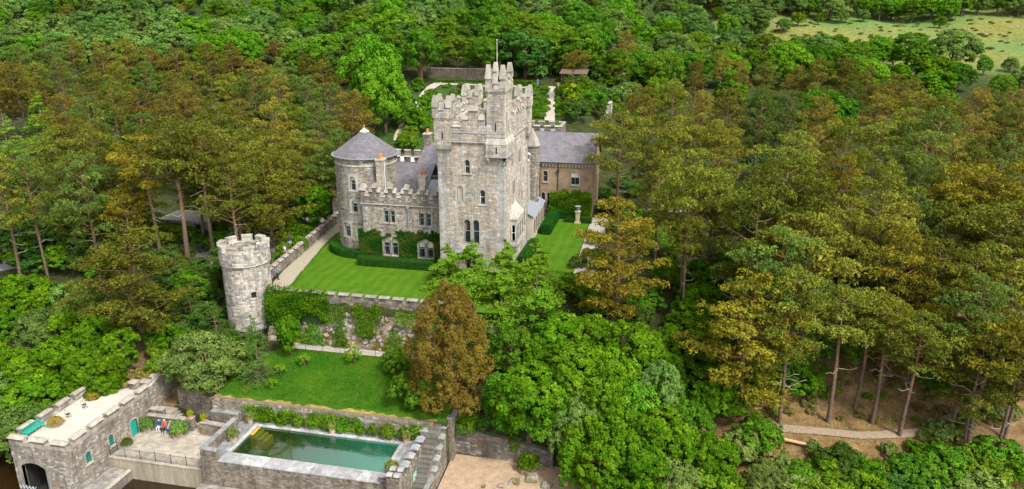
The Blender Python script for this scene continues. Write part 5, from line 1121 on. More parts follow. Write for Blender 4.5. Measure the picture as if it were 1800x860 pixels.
def make_broad(seed, mat, H=10., base=1.5, Rc=4., lobes=13, clumps=22, leaves=44, size=.30, lobr=(.36, .52), trunk=True, squash=1., asp=.62, bark=None, low=0):
    rr = random.Random(seed); rs = np.random.RandomState(seed); g = G(); hz = (H - base) / 2; zc = base + hz
    LO = [(Vector((0, 0, zc + hz * .45)), Rc * .5)]
    for k in range(lobes):
        a = k * 2.39996 + rr.uniform(-.4, .4); v = -.75 + 1.6 * (k + rr.random()) / lobes; r_ = math.sqrt(max(.05, 1 - min(1, abs(v)) ** 2)) * rr.uniform(.5, .72)
        LO.append((Vector((math.cos(a) * Rc * r_, math.sin(a) * Rc * r_, zc + hz * v * .66)), Rc * rr.uniform(*lobr)))
    P = []; N = []; T = []
    for c, lr in LO:
        bt = rr.random(); out = np.array([c.x, c.y, (c.z - zc) * 1.0 + .35 * lr]); out = out / (np.linalg.norm(out) + 1e-6)
        d = nrm(rs.normal(size=(clumps, 3)) + out * .85); d[:, 2] = np.where((d[:, 2] < -.45), -d[:, 2], d[:, 2])
        for q in range(clumps):
            cc = np.array(c) + d[q] * lr * np.array([1, 1, squash]) * rr.uniform(.78, 1.05); cr = lr * rr.uniform(.26, .40); m = int(leaves * rr.uniform(.7, 1.3))
            e = nrm(rs.normal(size=(m, 3)) + d[q] * .75 + np.array([0, 0, .25])); p = cc + e * cr * (rs.uniform(.3, 1, m)[:, None] ** .4) * np.array([1, 1, .8])
            P.append(p); N.append(nrm(e + d[q] * .5 + np.array([0, 0, .35]))); T.append(np.clip(.42 + .30 * (bt - .5) + .42 * (rr.random() - .5) + rs.normal(size=m) * .16, 0, 1))
    P = np.concatenate(P); keep = P[:, 2] > .05; 
    if trunk:
        r0 = .028 * H + .04; g.tube([(0, 0, -.4), (.05, .04, base * .5), (-.06, .08, base + hz * .3), (.05, -.05, zc), (0, 0, zc + hz * .5)], [r0 * 1.25, r0, r0 * .8, r0 * .5, r0 * .2], (1, 1, 1), 0, 8)
        for c, lr in LO[1:]: limb(g, (0, 0, max(base * .7, c.z - lr * 1.2)), c, r0 * .42, .04, rr, 0, 5, 0, 4, .05)
    else:
        for k in range(5): limb(g, (rr.uniform(-.1, .1), rr.uniform(-.1, .1), -.2), (rr.uniform(-.5, .5) * Rc, rr.uniform(-.5, .5) * Rc, H * .6), .05, .015, rr, 0, 4)
    return g.mesh('trunk', [bark or BARK], smooth=True), leafmesh('crown', P[keep], np.concatenate(N)[keep], size, np.concatenate(T)[keep], LM[mat], rs, asp, .40), H
def make_conifer(seed, mat, H=10., Rc=3.0, base=.5, levels=16, per=9, droop=.25, size=.26, spray=60, ragged=.25, asp=.3):
    rr = random.Random(seed); rs = np.random.RandomState(seed); g = G(); P = []; N = []; T = []
    g.tube([(0, 0, -.4), (.03, 0, H * .3), (0, .05, H * .7), (0, 0, H)], [.02 * H + .05, .017 * H + .03, .01 * H, .01], (1, 1, 1), 0, 7)
    for l in range(levels):
        t = l / (levels - 1); h = base + (H - base) * t; Lr = Rc * (1 - t) ** .8 + .18
        for k in range(max(3, int(per * (1 - t * .6)))):
            a = k * 6.283 / per + l * 1.1 + rr.uniform(-.35, .35); L = Lr * rr.uniform(1 - ragged * 1.6, 1 + ragged); tip = Vector((math.cos(a) * L, math.sin(a) * L, h - L * droop * rr.uniform(.3, 1.5))); st = Vector((0, 0, h))
            if L > .5: limb(g, st, tip, .02 * L + .01, .008, rr, 0, 4, -.06, 3, .03)
            m = int(spray * (.4 + L / Rc)); f = rs.uniform(.12, 1.05, m)[:, None] ** .75; wd = (.10 + .34 * np.sin(np.pi * np.clip(f, 0, 1))) * L * .5
            p = np.array(st)[None] + (np.array(tip) - np.array(st))[None] * f; p[:, 2] += (np.sin(np.pi * np.clip(f[:, 0], 0, 1)) * .06 * L); side = np.array([-math.sin(a), math.cos(a), 0])
            p = p + side[None] * rs.normal(size=(m, 1)) * wd; p[:, 2] += rs.normal(size=m) * .06 - np.abs(rs.normal(size=m)) * .10 * droop * 3
            P.append(p); N.append(np.tile([math.cos(a) * .35, math.sin(a) * .35, .9], (m, 1))); T.append(np.clip(.42 + .3 * (rr.random() - .5) + rs.normal(size=m) * .14, 0, 1))
    return g.mesh('trunk', [BARK], smooth=True), leafmesh('crown', np.concatenate(P), np.concatenate(N), size, np.concatenate(T), LM[mat], rs, asp, .55), H
PROTO = {}
def add(kind, *protos): PROTO[kind] = list(protos)
add('pine_bronze', make_pine(1, 'pine_bronze', 17, .36, 5.0, 31), make_pine(2, 'pine_bronze', 16, .30, 4.6, 32), make_pine(3, 'pine_bronze', 18, .42, 5.2, 28))
add('pine_olive', make_pine(4, 'pine_olive', 17, .36, 5.0, 29), make_pine(5, 'pine_olive', 18, .44, 5.6, 26), make_pine(6, 'pine_olive', 16, .26, 5.0, 32), make_pine(18, 'pine_olive', 14, .10, 5.4, 40, dead=4), make_pine(16, 'pine_olive', 15, .40, 5.8, 23))
add('pine_green', make_pine(7, 'pine_green', 17, .36, 5.0, 29), make_pine(8, 'pine_green', 18, .44, 5.2, 27), make_pine(17, 'pine_green', 15, .3, 5.4, 27))
add('pine_gold', make_pine(9, 'pine_gold', 16, .14, 5.0, 37, dead=6), make_pine(10, 'pine_gold', 15, .5, 4.2, 27, dead=12))
add('pine_tall', make_pine(11, 'pine_olive', 18, .58, 4.4, 26, dead=4), make_pine(12, 'pine_olive', 18, .62, 4.8, 26, dead=5), make_pine(13, 'pine_gold', 17, .60, 4.2, 24, dead=10))
add('pine_flat', make_pine(14, 'pine_olive', 12, .68, 4.8, 22, dead=3, flat=.34), make_pine(15, 'pine_bronze', 13, .60, 5.2, 23, dead=4, flat=.34))
add('broad_bright', make_broad(21, 'bright', 10, .5, 4.2, 17, 24, 46), make_broad(22, 'bright', 9, .4, 4.0, 16, 24, 46))
add('broad_mid', make_broad(23, 'mid', 10, .4, 4.2, 16), make_broad(24, 'mid', 11, 1.4, 4.0), make_broad(25, 'mid', 9, .3, 4.4, 16), make_broad(54, 'mid', 10, .3, 3.6, 18, lobr=(.26, .5)))
add('broad_grey', make_broad(26, 'grey', 9, .4, 4.2, 16), make_broad(27, 'grey', 8, .3, 3.8, 16, lobr=(.26, .5)))
add('broad_lush', make_broad(28, 'lush', 9, .8, 3.6, 18, 22, 40, .38, (.22, .46)), make_broad(29, 'lush', 10, .8, 3.4, 18, 22, 40, .38, (.22, .46)), make_broad(30, 'lush', 8, .6, 3.8, 18, 22, 40, .38, (.22, .46)))
add('broad_dark', make_broad(31, 'dark', 9, .4, 4.0, 16), make_broad(32, 'dark', 8, .3, 3.6, 16))
add('shrub_mid', make_broad(33, 'mid', 2.4, .1, 1.9, 9, 16, 40, .20, trunk=False), make_broad(34, 'mid', 2.8, .1, 1.8, 9, 16, 40, .20, trunk=False))
add('shrub_lush', make_broad(35, 'lush', 2.4, .1, 1.8, 9, 16, 40, .20, trunk=False)); add('shrub_dark', make_broad(36, 'dark', 2.5, .1, 2.0, 9, 16, 40, .20, trunk=False), make_broad(37, 'dark', 2.2, .1, 2.0, 9, 16, 40, .2, trunk=False))
add('shrub_grey', make_broad(38, 'grey', 2.4, .1, 1.9, 9, 16, 40, .20, trunk=False)); add('shrub_yellow', make_broad(39, 'yellow', 2.4, .1, 1.6, 9, 16, 40, .2, trunk=False)); add('shrub_pink', make_broad(40, 'pink', 2.4, .1, 1.8, 9, 16, 40, .2, trunk=False))
add('shrub_heath', make_broad(41, 'heath', 1.4, .05, 1.5, 8, 12, 34, .2, trunk=False, squash=.7)); add('shrub_olive', make_broad(42, 'olive', 5.5, .4, 3.9, 18, 26, 46, .22, (.26, .40), bark=BARKG))
add('bronze_tree', make_bronze(43, 'bronze', 11.5, 4.0))
add('larch', make_conifer(44, 'larch', 9.5, 4.6, .4, 17, 11, .22, .34, 130, .3, .4), make_conifer(45, 'larch', 8, 4.0, .3, 15, 10, .2, .34, 120, .35, .4))
add('fir_dark', make_conifer(46, 'dark', 9, 2.6, .3, 18, 10, .22, .24, 60, .25)); add('fir_grey', make_conifer(47, 'grey', 4, 1.3, .15, 13, 8, .1, .15, 50, .3)); add('fir_lime', make_conifer(48, 'larch', 14, 4.2, 1.5, 20, 10, .18, .38, 60, .3))
add('shrub_pale', make_broad(51, 'olive', 2.2, .1, 1.8, 9, 16, 40, .2, trunk=False), make_broad(52, 'olive', 1.8, .05, 1.9, 9, 16, 40, .2, trunk=False)); add('sapling', make_broad(49, 'larch', 1.6, .35, .75, 6, 8, 22, .13)); add('cedar', make_conifer(50, 'dark', 6, 3.4, .3, 9, 10, .06, .24, 90, .25))
BASE = {'pine': ('pine_tree', 'pine tree'), 'broa': ('broadleaf_tree', 'tree'), 'shru': ('shrub', 'shrub'), 'bron': ('broadleaf_tree', 'tree'), 'larc': ('larch_tree', 'tree'), 'fir_': ('fir_tree', 'tree'), 'sapl': ('sapling', 'sapling'), 'ceda': ('cedar_tree', 'tree')}
prng = random.Random(99); TREES = []
def plant(kind, X, Y, h=None, wd=1.0, label=None, group=None, var=None, rz=None, z=None, name=None, cat=None):
    pr = PROTO[kind]; tm, cm, H = pr[prng.randrange(len(pr))] if var is None else pr[var]
    h = h or H; nm, ct = BASE[kind[:4]]; s = h / H
    T = thing(name or nm, (X, Y, (hgt(X, Y) if z is None else z) - .05), label, cat or ct, group, prng.uniform(0, 6.28) if rz is None else rz)
    T.scale = (s * wd, s * wd, s); TREES.append((X, Y))
    for nm2, me in (('trunk', tm), ('crown', cm)):
        o = bpy.data.objects.new(nm2, me); COL.objects.link(o); o.parent = T
    return T
def ptop(kind, px, py, h, **k):            # a tree of height h whose top shows at this pixel
    lo_, hi = 45., 520.
    for _ in range(40):
        m = (lo_ + hi) / 2; p = PD(px, py, m)
        if p.z - hgt(p.x, p.y) > h: lo_ = m
        else: hi = m
    p = PD(px, py, lo_); return plant(kind, p.x, p.y, h, **k)
def pbase(kind, px, py, ytop, **k):        # a tree standing at this pixel of the ground, its top at row ytop
    p = PG(px, py); q = PD(px, ytop, depth(p.x, p.y)); return plant(kind, p.x, p.y, max(.5, q.z - p.z), **k)
# ---- clipped hedges and climbing plants: a solid core under a skin of leaves
def surface_leaves(name, quads_, dens, mat, size, parent=None, jit=.5, depth_=.08, seed=1, loc=None, keep=None, asp=.6, patch=0):
    rs = np.random.RandomState(seed); P = []; N = []
    for a, b, c, d in quads_:
        a, b, c, d = [np.array(q, float) for q in (a, b, c, d)]; ar = np.linalg.norm(np.cross(b - a, d - a)); n = int(ar * dens)
        if n < 1: continue
        u = rs.uniform(0, 1, n)[:, None]; v = rs.uniform(0, 1, n)[:, None]; p = a * (1 - u) * (1 - v) + b * u * (1 - v) + c * u * v + d * (1 - u) * v
        nn = np.cross(b - a, d - a); nn = nn / np.linalg.norm(nn); P.append(p + nn * (np.abs(rs.normal(size=(n, 1))) * depth_)); N.append(np.tile(nn, (n, 1)))
    P = np.concatenate(P); N = np.concatenate(N)
    if keep is not None: k = np.array([keep(*q) for q in P]); P = P[k]; N = N[k]
    T = .42 + rs.normal(size=len(P)) * .15 + .25 * np.sin(P[:, 0] * 1.3 + 2 * np.sin(P[:, 2] * 1.7 + P[:, 1])) * (1 if patch else .4)
    off = np.array(OFF.get(parent.name) if parent is not None else (loc or (0, 0, 0)))
    return link(name, leafmesh(name, P - off, N, size, T, LM[mat], rs, asp, jit), parent, loc if parent is None else None)
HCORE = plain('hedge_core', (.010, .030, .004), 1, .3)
def hedge(label, pts, wd, ht, z=0.0, mat='hedge', name='clipped_hedge', seed=1, dens=260, size=.11, group=None):
    pts = [Vector((p[0], p[1], 0)) for p in pts]; c = sum(pts, Vector()) / len(pts); T = thing(name, (c.x, c.y, z), label, 'hedge', group); g = G(); Q = []
    L = []; Rr = []
    for i, p in enumerate(pts):
        d = (pts[min(i + 1, len(pts) - 1)] - pts[max(i - 1, 0)]).normalized(); n = Vector((d.y, -d.x, 0)) * wd / 2; L.append(p + n); Rr.append(p - n)
    up = Vector((0, 0, ht)); zz = Vector((0, 0, z))
    for i in range(len(pts) - 1):
        a, b, c_, d = L[i] + zz, L[i + 1] + zz, Rr[i + 1] + zz, Rr[i] + zz
        Q += [(a, b, b + up, a + up), (c_, d, d + up, c_ + up), (a + up, b + up, c_ + up, d + up)]
    Q += [(Rr[0] + zz, L[0] + zz, L[0] + zz + up, Rr[0] + zz + up), (L[-1] + zz, Rr[-1] + zz, Rr[-1] + zz + up, L[-1] + zz + up)]
    for q in Q: g.face(q)
    g.build('core', HCORE, T); surface_leaves('leaves', [[tuple(p) for p in q] for q in Q], dens, mat, size, T, .6, .06, seed); return T
# ================================================================ hedges, climbers and planting by the castle
hedge('clipped dark green hedge under the ivy-clad front range', [(-38.2, 84.3), (-28.2, 84.3)], 1.3, 1.0, seed=2)
hedge('clipped hedge along the foot of the square tower front', [(-27.6, 81.9), (-18.6, 81.9)], 1.1, 1.0, seed=3)
hedge('curved clipped hedge around the foot of the round tower', [(RC[0] + 4.9 * math.cos(R(a)), RC[1] + 4.9 * math.sin(R(a))) for a in range(-165, -74, 10)], 1.0, 1.0, seed=4)
hedge('clipped hedge beside the flank of the square tower', [(-17.9, 88.8), (-17.9, 96.5)], 1.0, 1.0, seed=5)
hedge('tall clipped hedge beside the orangery', [(-17.3, 101.6), (-17.3, 109.6)], 1.3, 1.5, seed=6)
hedge('clipped hedge before the ground floor of the brown wing', [(-18.4, 110.7), (-13.4, 110.7)], 1.2, 1.3, seed=7)
hedge('low box edging beside the urn pedestal', [(-15.4, 108.9), (-11.6, 108.9)], .9, .8, seed=8)
hedge('low hedge behind the white busts in the wood', [PG(1140, 473)[:2], PG(1240, 478)[:2]], .8, .8, seed=9, mat='lush')
iv = thing('range_ivy', (-32.6, 86.4, 0), 'dark green ivy covering the lower front range wall around the windows', 'ivy')
def ivk(x, y, z):
    if z > 3.95 + .7 * mn.noise(Vector((x * .9, 1.7, z * .5))) + .5 * mn.noise(Vector((x * 3.1, 4.2, z * 2))): return False
    for c, hh in ((-34.7, 3.35), (-30.0, 3.3)):
        if abs(x - c) < 1.12 and z < hh - .5 * abs(x - c): return False
    if abs(x + 34.9) < 1.2 and z > 3.2: return (math.sin(x * 5) + math.sin(z * 7 + x * 3)) > .7
    return True
surface_leaves('leaves', [((-39.0, 86.42, .1), (-27.05, 86.42, .1), (-27.05, 86.42, 4.4), (-39.0, 86.42, 4.4))], 760, 'ivy', .15, iv, .5, .09, 11, keep=ivk, patch=1)
g = G()
for k in range(26):
    x = rng.uniform(-38, -27.3); limb(g, (x, 86.43, .05), (x + rng.uniform(-.8, .8), 86.43, rng.uniform(1.5, 3.2)), .025, .008, rng, 0, 4, 0, 4, .03)
tag(g.build('stems', BARK, iv), kind='stuff')
iv = thing('wing_climber', (-15.2, 111.5, 0), 'bright green climbing shrub on the wall of the brown wing', 'climber')
surface_leaves('leaves', [((-18.2, 111.6, 0), (-11.9, 111.6, 0), (-11.9, 111.6, 4.7), (-18.2, 111.6, 4.7)), ((-18.4, 110.9, 3.6), (-11.7, 110.9, 3.6), (-11.7, 111.7, 4.6), (-18.4, 111.7, 4.6)), ((-18.3, 110.9, .1), (-11.8, 110.9, .1), (-11.8, 110.9, 3.7), (-18.3, 110.9, 3.7))], 260, 'lush', .22, iv, .7, .25, 12, keep=lambda x, y, z: z < 4.1 + 1.0 * mn.noise(Vector((x * .8, 2.2, y))) + .5 * mn.noise(Vector((x * 2.6, z, y))), patch=1)
g = G(); g.box(-18.1, -12, 111.0, 111.9, 0, 3.5); g.build('core', HCORE, iv)
iv = thing('bank_ivy', (-41, 71.5, -4), 'dense green ivy hanging over the lawn wall beside the lookout tower', 'ivy')
surface_leaves('leaves', [((-44.2, 71.0, -4.6), (-36.4, 71.0, -4.6), (-36.4, 71.9, .5), (-44.2, 71.9, .6)), ((-44.2, 71.8, .55), (-36.6, 71.8, .4), (-36.6, 72.7, .5), (-44.2, 72.7, .65))], 330, 'lush', .19, iv, .8, .3, 13, keep=lambda x, y, z: z > -3.2 + .9 * math.sin(x * 1.1) + (x + 44) * .18, patch=1)
g = G(); g.idx([(-44.0, 71.25, -3.6), (-36.9, 71.25, -2.4), (-36.9, 72.1, .4), (-44.0, 72.1, .5)], [(0, 1, 2, 3)]); g.build('core', HCORE, iv)
iv = thing('wall_ivy', (-32, 71.5, -2), 'patch of ivy on the middle of the rocky bank below the battlements', 'ivy')
surface_leaves('leaves', [((-33.8, 70.9, -3.4), (-29.8, 70.9, -3.4), (-29.8, 71.9, .2), (-33.8, 71.9, .2))], 260, 'lush', .18, iv, .8, .22, 14, keep=lambda x, y, z: (abs(x + 31.9) < .8 + .35 * (z + 3.4) + .3 * math.sin(z * 4)) and z < -.1 + .5 * math.sin(x * 3))
for (x, w_, s_, kd) in ((-38.2, 3.0, 61, 'mid'), (-35.0, 2.0, 62, 'lush'), (-28.6, 2.4, 63, 'mid'), (-25.6, 3.0, 64, 'lush'), (-22.4, 2.6, 65, 'mid')):
    T = thing('bank_fern', (x, 71.0, -4.6), 'loose leafy growth rooted low on the rocky bank', 'creeper', 'leafy growth low on the rocky bank')
    surface_leaves('leaves', [((x - w_ / 2, 70.75, -4.9), (x + w_ / 2, 70.75, -4.9), (x + w_ / 2, 71.4, -2.4), (x - w_ / 2, 71.4, -2.4))], 130, kd, .2, T, .8, .25, s_, keep=lambda a, b, c, x=x, w_=w_: (c + 4.9) / 2.5 < 1.05 - ((a - x) / (w_ / 2)) ** 2 + .3 * mn.noise(Vector((a * 2, c * 2, 1))))
for (x, w_, z0_, z1_, s_) in ((-27.5, 2.2, -1.9, -.6, 15), (-23.5, 2.6, -2.2, -.5, 16), (-35.3, 1.8, -2.6, -.4, 17)):
    T = thing('bank_creeper', (x, 71.6, z0_), 'small green creeper clinging to the rocky bank', 'creeper', 'creepers on the rocky bank')
    surface_leaves('leaves', [((x - w_ / 2, 71.15, z0_), (x + w_ / 2, 71.15, z0_), (x + w_ / 2, 71.85, z1_), (x - w_ / 2, 71.85, z1_))], 160, 'mid', .17, T, .8, .2, s_)
# rough bank vegetation and rough grass on the lower lawn (uncountable)
rs = np.random.RandomState(5); n = 9000; x = rs.uniform(-40.5, -17, n); v = rs.uniform(0, 1, n) ** 2.2; P = np.stack([x, 70.9 + .5 * v, -5.0 + 1.7 * v + .2 * np.sin(x * 2)], 1)
o = link('bank_grass', leafmesh('bank_grass', P, np.tile([0, -.8, .4], (n, 1)), .30, np.clip(.4 + .25 * np.sin(P[:, 0] * .9) + rs.normal(size=n) * .18, 0, 1), LM['straw'], rs, .2, .6)); tag(o, 'tawny long grass and weeds along the foot of the rocky bank', 'grass', kind='stuff')
n = 16000; y = rs.uniform(61.2, 69.3, n); x = rs.uniform(-44, -20, n); k = (x > -44.3 + np.maximum(0, y - 66) * .9 + .3); x, y = x[k], y[k]; n = len(x)
P = np.stack([x, y, -6.6 + (y - 60.6) / 8.4 * 1.6 + .09], 1)
o = link('rough_grass', leafmesh('rough_grass', P, np.tile([0, -.5, .6], (n, 1)), .24, np.clip(.40 + .3 * np.sin(x * .7 + 1.4 * np.sin(y * .9)) + rs.normal(size=n) * .2, 0, 1), LM['grassy'], rs, .16, .7)); tag(o, 'unmown green grass covering the sloping lower lawn', 'grass', kind='stuff')
iv = thing('pool_wall_creeper', (-31, 60.2, ZDK), 'leafy green creeper spread along the wall behind the pool', 'creeper')
surface_leaves('leaves', [((-40.9, 60.2, ZDK + .05), (-21.6, 60.2, ZDK + .05), (-21.6, 60.2, -6.75), (-40.9, 60.2, -6.75))], 150, 'lush', .22, iv, .8, .22, 31, keep=lambda x, y, z: math.sin(x * 1.9) + math.sin(x * .8 + 1) + .8 * math.sin(z * 3 + x * 2.7) > (-.7 if x < -28 else .4), patch=1)
# plants along the wall behind the pool
for k in range(11):
    x = -39.8 + k * 1.62 + rng.uniform(-.3, .3)
    plant('shrub_lush' if k % 3 else 'shrub_mid', x, 59.95, rng.uniform(1.0, 1.5), .62, 'leafy green plant against the stone wall behind the pool', 'plants along the pool wall', z=ZDK)
# ragged grass fringe where lawn and gravel meet
pts = [(-43.0, 72.6), (-43.0, 76), (-43.9, 80), (-45.0, 86), (-46.0, 91), (-46.5, 96)]; EP = []
for (a, b) in zip(pts, pts[1:]):
    for k in range(420): q = rs.uniform(); EP.append((a[0] + (b[0] - a[0]) * q + rs.normal() * .10, a[1] + (b[1] - a[1]) * q, .03))
for k in range(900): EP.append((rs.uniform(-42.5, -20), 72.72 + abs(rs.normal()) * .10, .04))
for k in range(700): q = rs.uniform(); EP.append((-46.15 - 2.75 * q + abs(rs.normal()) * .12, 76.4 + 26 * q, .03))
EP = np.array(EP); o = link('grass_fringe', leafmesh('grass_fringe', EP, np.tile([0, -.4, .7], (len(EP), 1)), .17, np.clip(.35 + rs.normal(size=len(EP)) * .25, 0, 1), LM['grassy'], rs, .25, .7)); tag(o, 'ragged tufts of grass along the gravel path and lawn wall', 'grass', kind='stuff')
# potted shrubs
def pot(x, y, z, r, h, ph, pr, label, kind='olive', mat=None, group=None):
    T = thing('potted_shrub', (x, y, z), label, 'potted plant', group); g = G()
    g.lathe((x, y, z), [(0, 0), (r * .68, 0), (r * .92, h * .8), (r * 1.08, h * .82), (r * 1.08, h), (r * .92, h), (r * .88, h * .88), (0, h * .88)], 18); g.build('pot', mat or TERRAP, T, smooth=False)
    rs = np.random.RandomState(int(abs(x * 100))); m = 900; d = nrm(rs.normal(size=(m, 3))); d[:, 2] = np.abs(d[:, 2]) * 1.0 - .25 * (rs.rand(m) < .4); p = d * (rs.uniform(.35, 1, m)[:, None] ** .4) * np.array([pr, pr, ph]) * (1 + .18 * np.sin(d[:, :1] * 7 + d[:, 1:2] * 5))
    p[:, 2] += h * .95 + ph * .1
    me = leafmesh('foliage', p, d, pr * .26, np.clip(.45 + rs.normal(size=m) * .2, 0, 1), LM[kind], rs, .6, .6); link('foliage', me, T)
for (x, y, lb) in ((-39.75, 56.3, 'terracotta pot with grey-green shrub beside the shallow end of the pool'), (-39.9, 59.7, 'terracotta pot with bushy shrub at the back corner of the pool deck near the terrace'), (-31.0, 59.75, 'terracotta pot with bushy shrub midway along the back of the pool'), (-23.4, 59.75, 'terracotta pot with bushy shrub at the back corner of the pool near the stairs'), (-23.0, 54.6, 'terracotta pot with rounded shrub at the front deep end of the pool')):
    pot(x, y, ZDK, .42, .68, .62, .62, lb)
pot(-50.95, 58.3, ZTER, .46, .62, .85, .8, 'large bushy grey-green potted shrub next to the teal door end of the bench', 'grey'); pot(-47.2, 58.25, ZTER, .5, .66, .95, .95, 'largest bushy potted shrub at the stair end of the bench', 'grey')
pot(-46.6, 59.5, -8.63, .27, .4, .36, .36, 'small terracotta pot with clipped ball on the western stair pier', 'yellow', TERRA); pot(-44.83, 59.1, -8.63, .27, .4, .36, .36, 'small terracotta pot with clipped ball on the eastern stair pier', 'yellow', TERRA)
def tuft(x, y, z, r, label, mat='straw', n=500):
    T = thing('grass_tuft', (x, y, z), label, 'grass tuft'); rs = np.random.RandomState(int(abs(x * 77 + y * 13))); a = rs.uniform(0, 6.28, n); f = rs.uniform(.1, 1, n); rad = r * f
    p = np.stack([np.cos(a) * rad, np.sin(a) * rad, r * 1.0 * np.sin(np.pi * np.clip(.15 + f * .75, 0, 1))], 1); N = np.stack([np.cos(a) * .4, np.sin(a) * .4, np.ones(n)], 1); link('blades', leafmesh('blades', p, N, r * .55, np.clip(.5 + rs.normal(size=n) * .2, 0, 1), LM[mat], rs, .14, .35), T)
tuft(-55.75, 52.35, ZRF, .75, 'golden ornamental grass beside the bench on the boathouse roof'); tuft(-55.9, 57.4, ZRF, .55, 'small golden grass tuft at the rear of the boathouse roof'); tuft(-51.2, 55.6, ZTER, .6, 'low green plant at the foot of the boathouse wall between window and door', 'ivy'); tuft(-42.3, 58.2, ZTER, .4, 'small grey-green plant in the terrace corner below the pool parapet', 'grey')
# ---- benches
def bench(loc, rz, label, L=1.75):
    T = thing('garden_bench', loc, label, 'bench', None, rz); OFF[T.name] = Vector((0, 0, 0))
    def part(nm, *bxs):
        g = G()
        for b in bxs: g.box(*b)
        return link(nm, g.mesh(nm, TEAL), T)
    h = L / 2
    for k in range(5): part('seat_slat', (-h, h, -.24 + k * .1, -.16 + k * .1, .43, .46))
    br = part('backrest', (-h, h, .26, .30, .84, .92), (-h, h, .26, .30, .5, .55))
    n = 15
    for k in range(n): x = -h + L * (k + .5) / n; link('back_slat', block_mesh('back_slat', .05, .025, .32, TEAL, (1, 1, 1), .004), br).location = (x, .28, .54)
    for sx in (-h + .03, h - .03):
        part('leg', (sx - .03, sx + .03, -.27, -.21, 0, .64)); part('leg', (sx - .03, sx + .03, .25, .31, 0, .92)); part('armrest', (sx - .04, sx + .04, -.3, .3, .62, .66)); part('seat_rail', (sx - .025, sx + .025, -.25, .28, .38, .43))
    return T
bench((-49.05, 58.75, ZTER), 0, 'teal slatted bench on the flagged terrace with three people seated', 1.9)
bench((-56.65, 50.75, ZRF), R(90), 'empty teal slatted bench on the boathouse roof terrace', 2.1)
# wire chairs on the roof
def wire_chair(x, y, rz, lb):
    T = thing('wire_chair', (x, y, ZRF), lb, 'chair', None, rz); OFF[T.name] = Vector((0, 0, 0)); g = G()
    g.lathe((0, 0, .43), [(.2, 0), (.21, .02), (0, .025)], 10); link('seat', g.mesh('seat', IRON), T)
    for sx in (-.17, .17):
        for sy in (-.17, .17): g = G(); g.bar((sx, sy, 0), (sx * .8, sy * .8, .44), .014); link('leg', g.mesh('leg', IRON), T)
    g = G(); g.tube([(-.18, .18, .43), (-.17, .22, .8), (0, .23, .9), (.17, .22, .8), (.18, .18, .43)], [.014] * 5); g.bar((0, .2, .43), (0, .23, .9), .01); link('back_hoop', g.mesh('back_hoop', IRON), T)
wire_chair(-55.5, 53.7, R(100), 'thin black wire chair on the boathouse roof nearer the bench'); wire_chair(-55.3, 55.6, R(70), 'thin black wire chair on the boathouse roof nearer the rear wall')
# ---- white busts on pedestals and the urn by the wing
WM = plain('white_marble', (.68, .67, .63), .6, .12, 5)
def bust(px, py, lb):
    p = PG(px, py); T = thing('garden_bust', p, lb, 'statue'); g = G(); g.box(p.x - .22, p.x + .22, p.y - .22, p.y + .22, p.z - .1, p.z + 1.15, (.5, .48, .44), taper=.03); g.box(p.x - .27, p.x + .27, p.y - .27, p.y + .27, p.z + 1.13, p.z + 1.25, (.5, .48, .44)); g.build('pedestal', COPE, T)
    g = G(); g.lathe((p.x, p.y, p.z + 1.24), [(.16, 0), (.14, .08), (.07, .14), (.10, .24), (.34, .34), (.36, .46), (.26, .60), (.11, .68), (.10, .78), (.15, .86), (.17, 1.0), (.15, 1.12), (.07, 1.2), (0, 1.21)], 14); b_ = g.build('bust', WM, T, smooth=True)
    for v in b_.data.vertices: v.co.y *= .75 if v.co.z < 1.95 else 1.05
bust(1201, 500, 'white marble bust on a pedestal beside the leaning pine'); bust(1344, 508, 'white marble bust half hidden by shrubs near the straight grey pine'); bust(1507, 532, 'white marble bust deep among the dense pines')
UX, UY = -13.6, 108.6
T = thing('stone_urn', (UX, UY, 0), 'dark lead urn on a buff stone pedestal at the end of the side lawn', 'urn'); g = G(); g.box(UX - .45, UX + .45, UY - .45, UY + .45, 0, .25, (.5, .42, .3)); g.box(UX - .3, UX + .3, UY - .3, UY + .3, .25, 1.7, (.52, .40, .22)); g.box(UX - .4, UX + .4, UY - .4, UY + .4, 1.7, 1.85, (.5, .44, .34)); g.build('pedestal', COPE, T)
g = G(); g.lathe((UX, UY, 1.85), [(.2, 0), (.12, .15), (.3, .35), (.36, .65), (.5, .75), (.46, .78), (.3, .7), (0, .6)], 14); g.build('urn', STEEL, T, smooth=True)
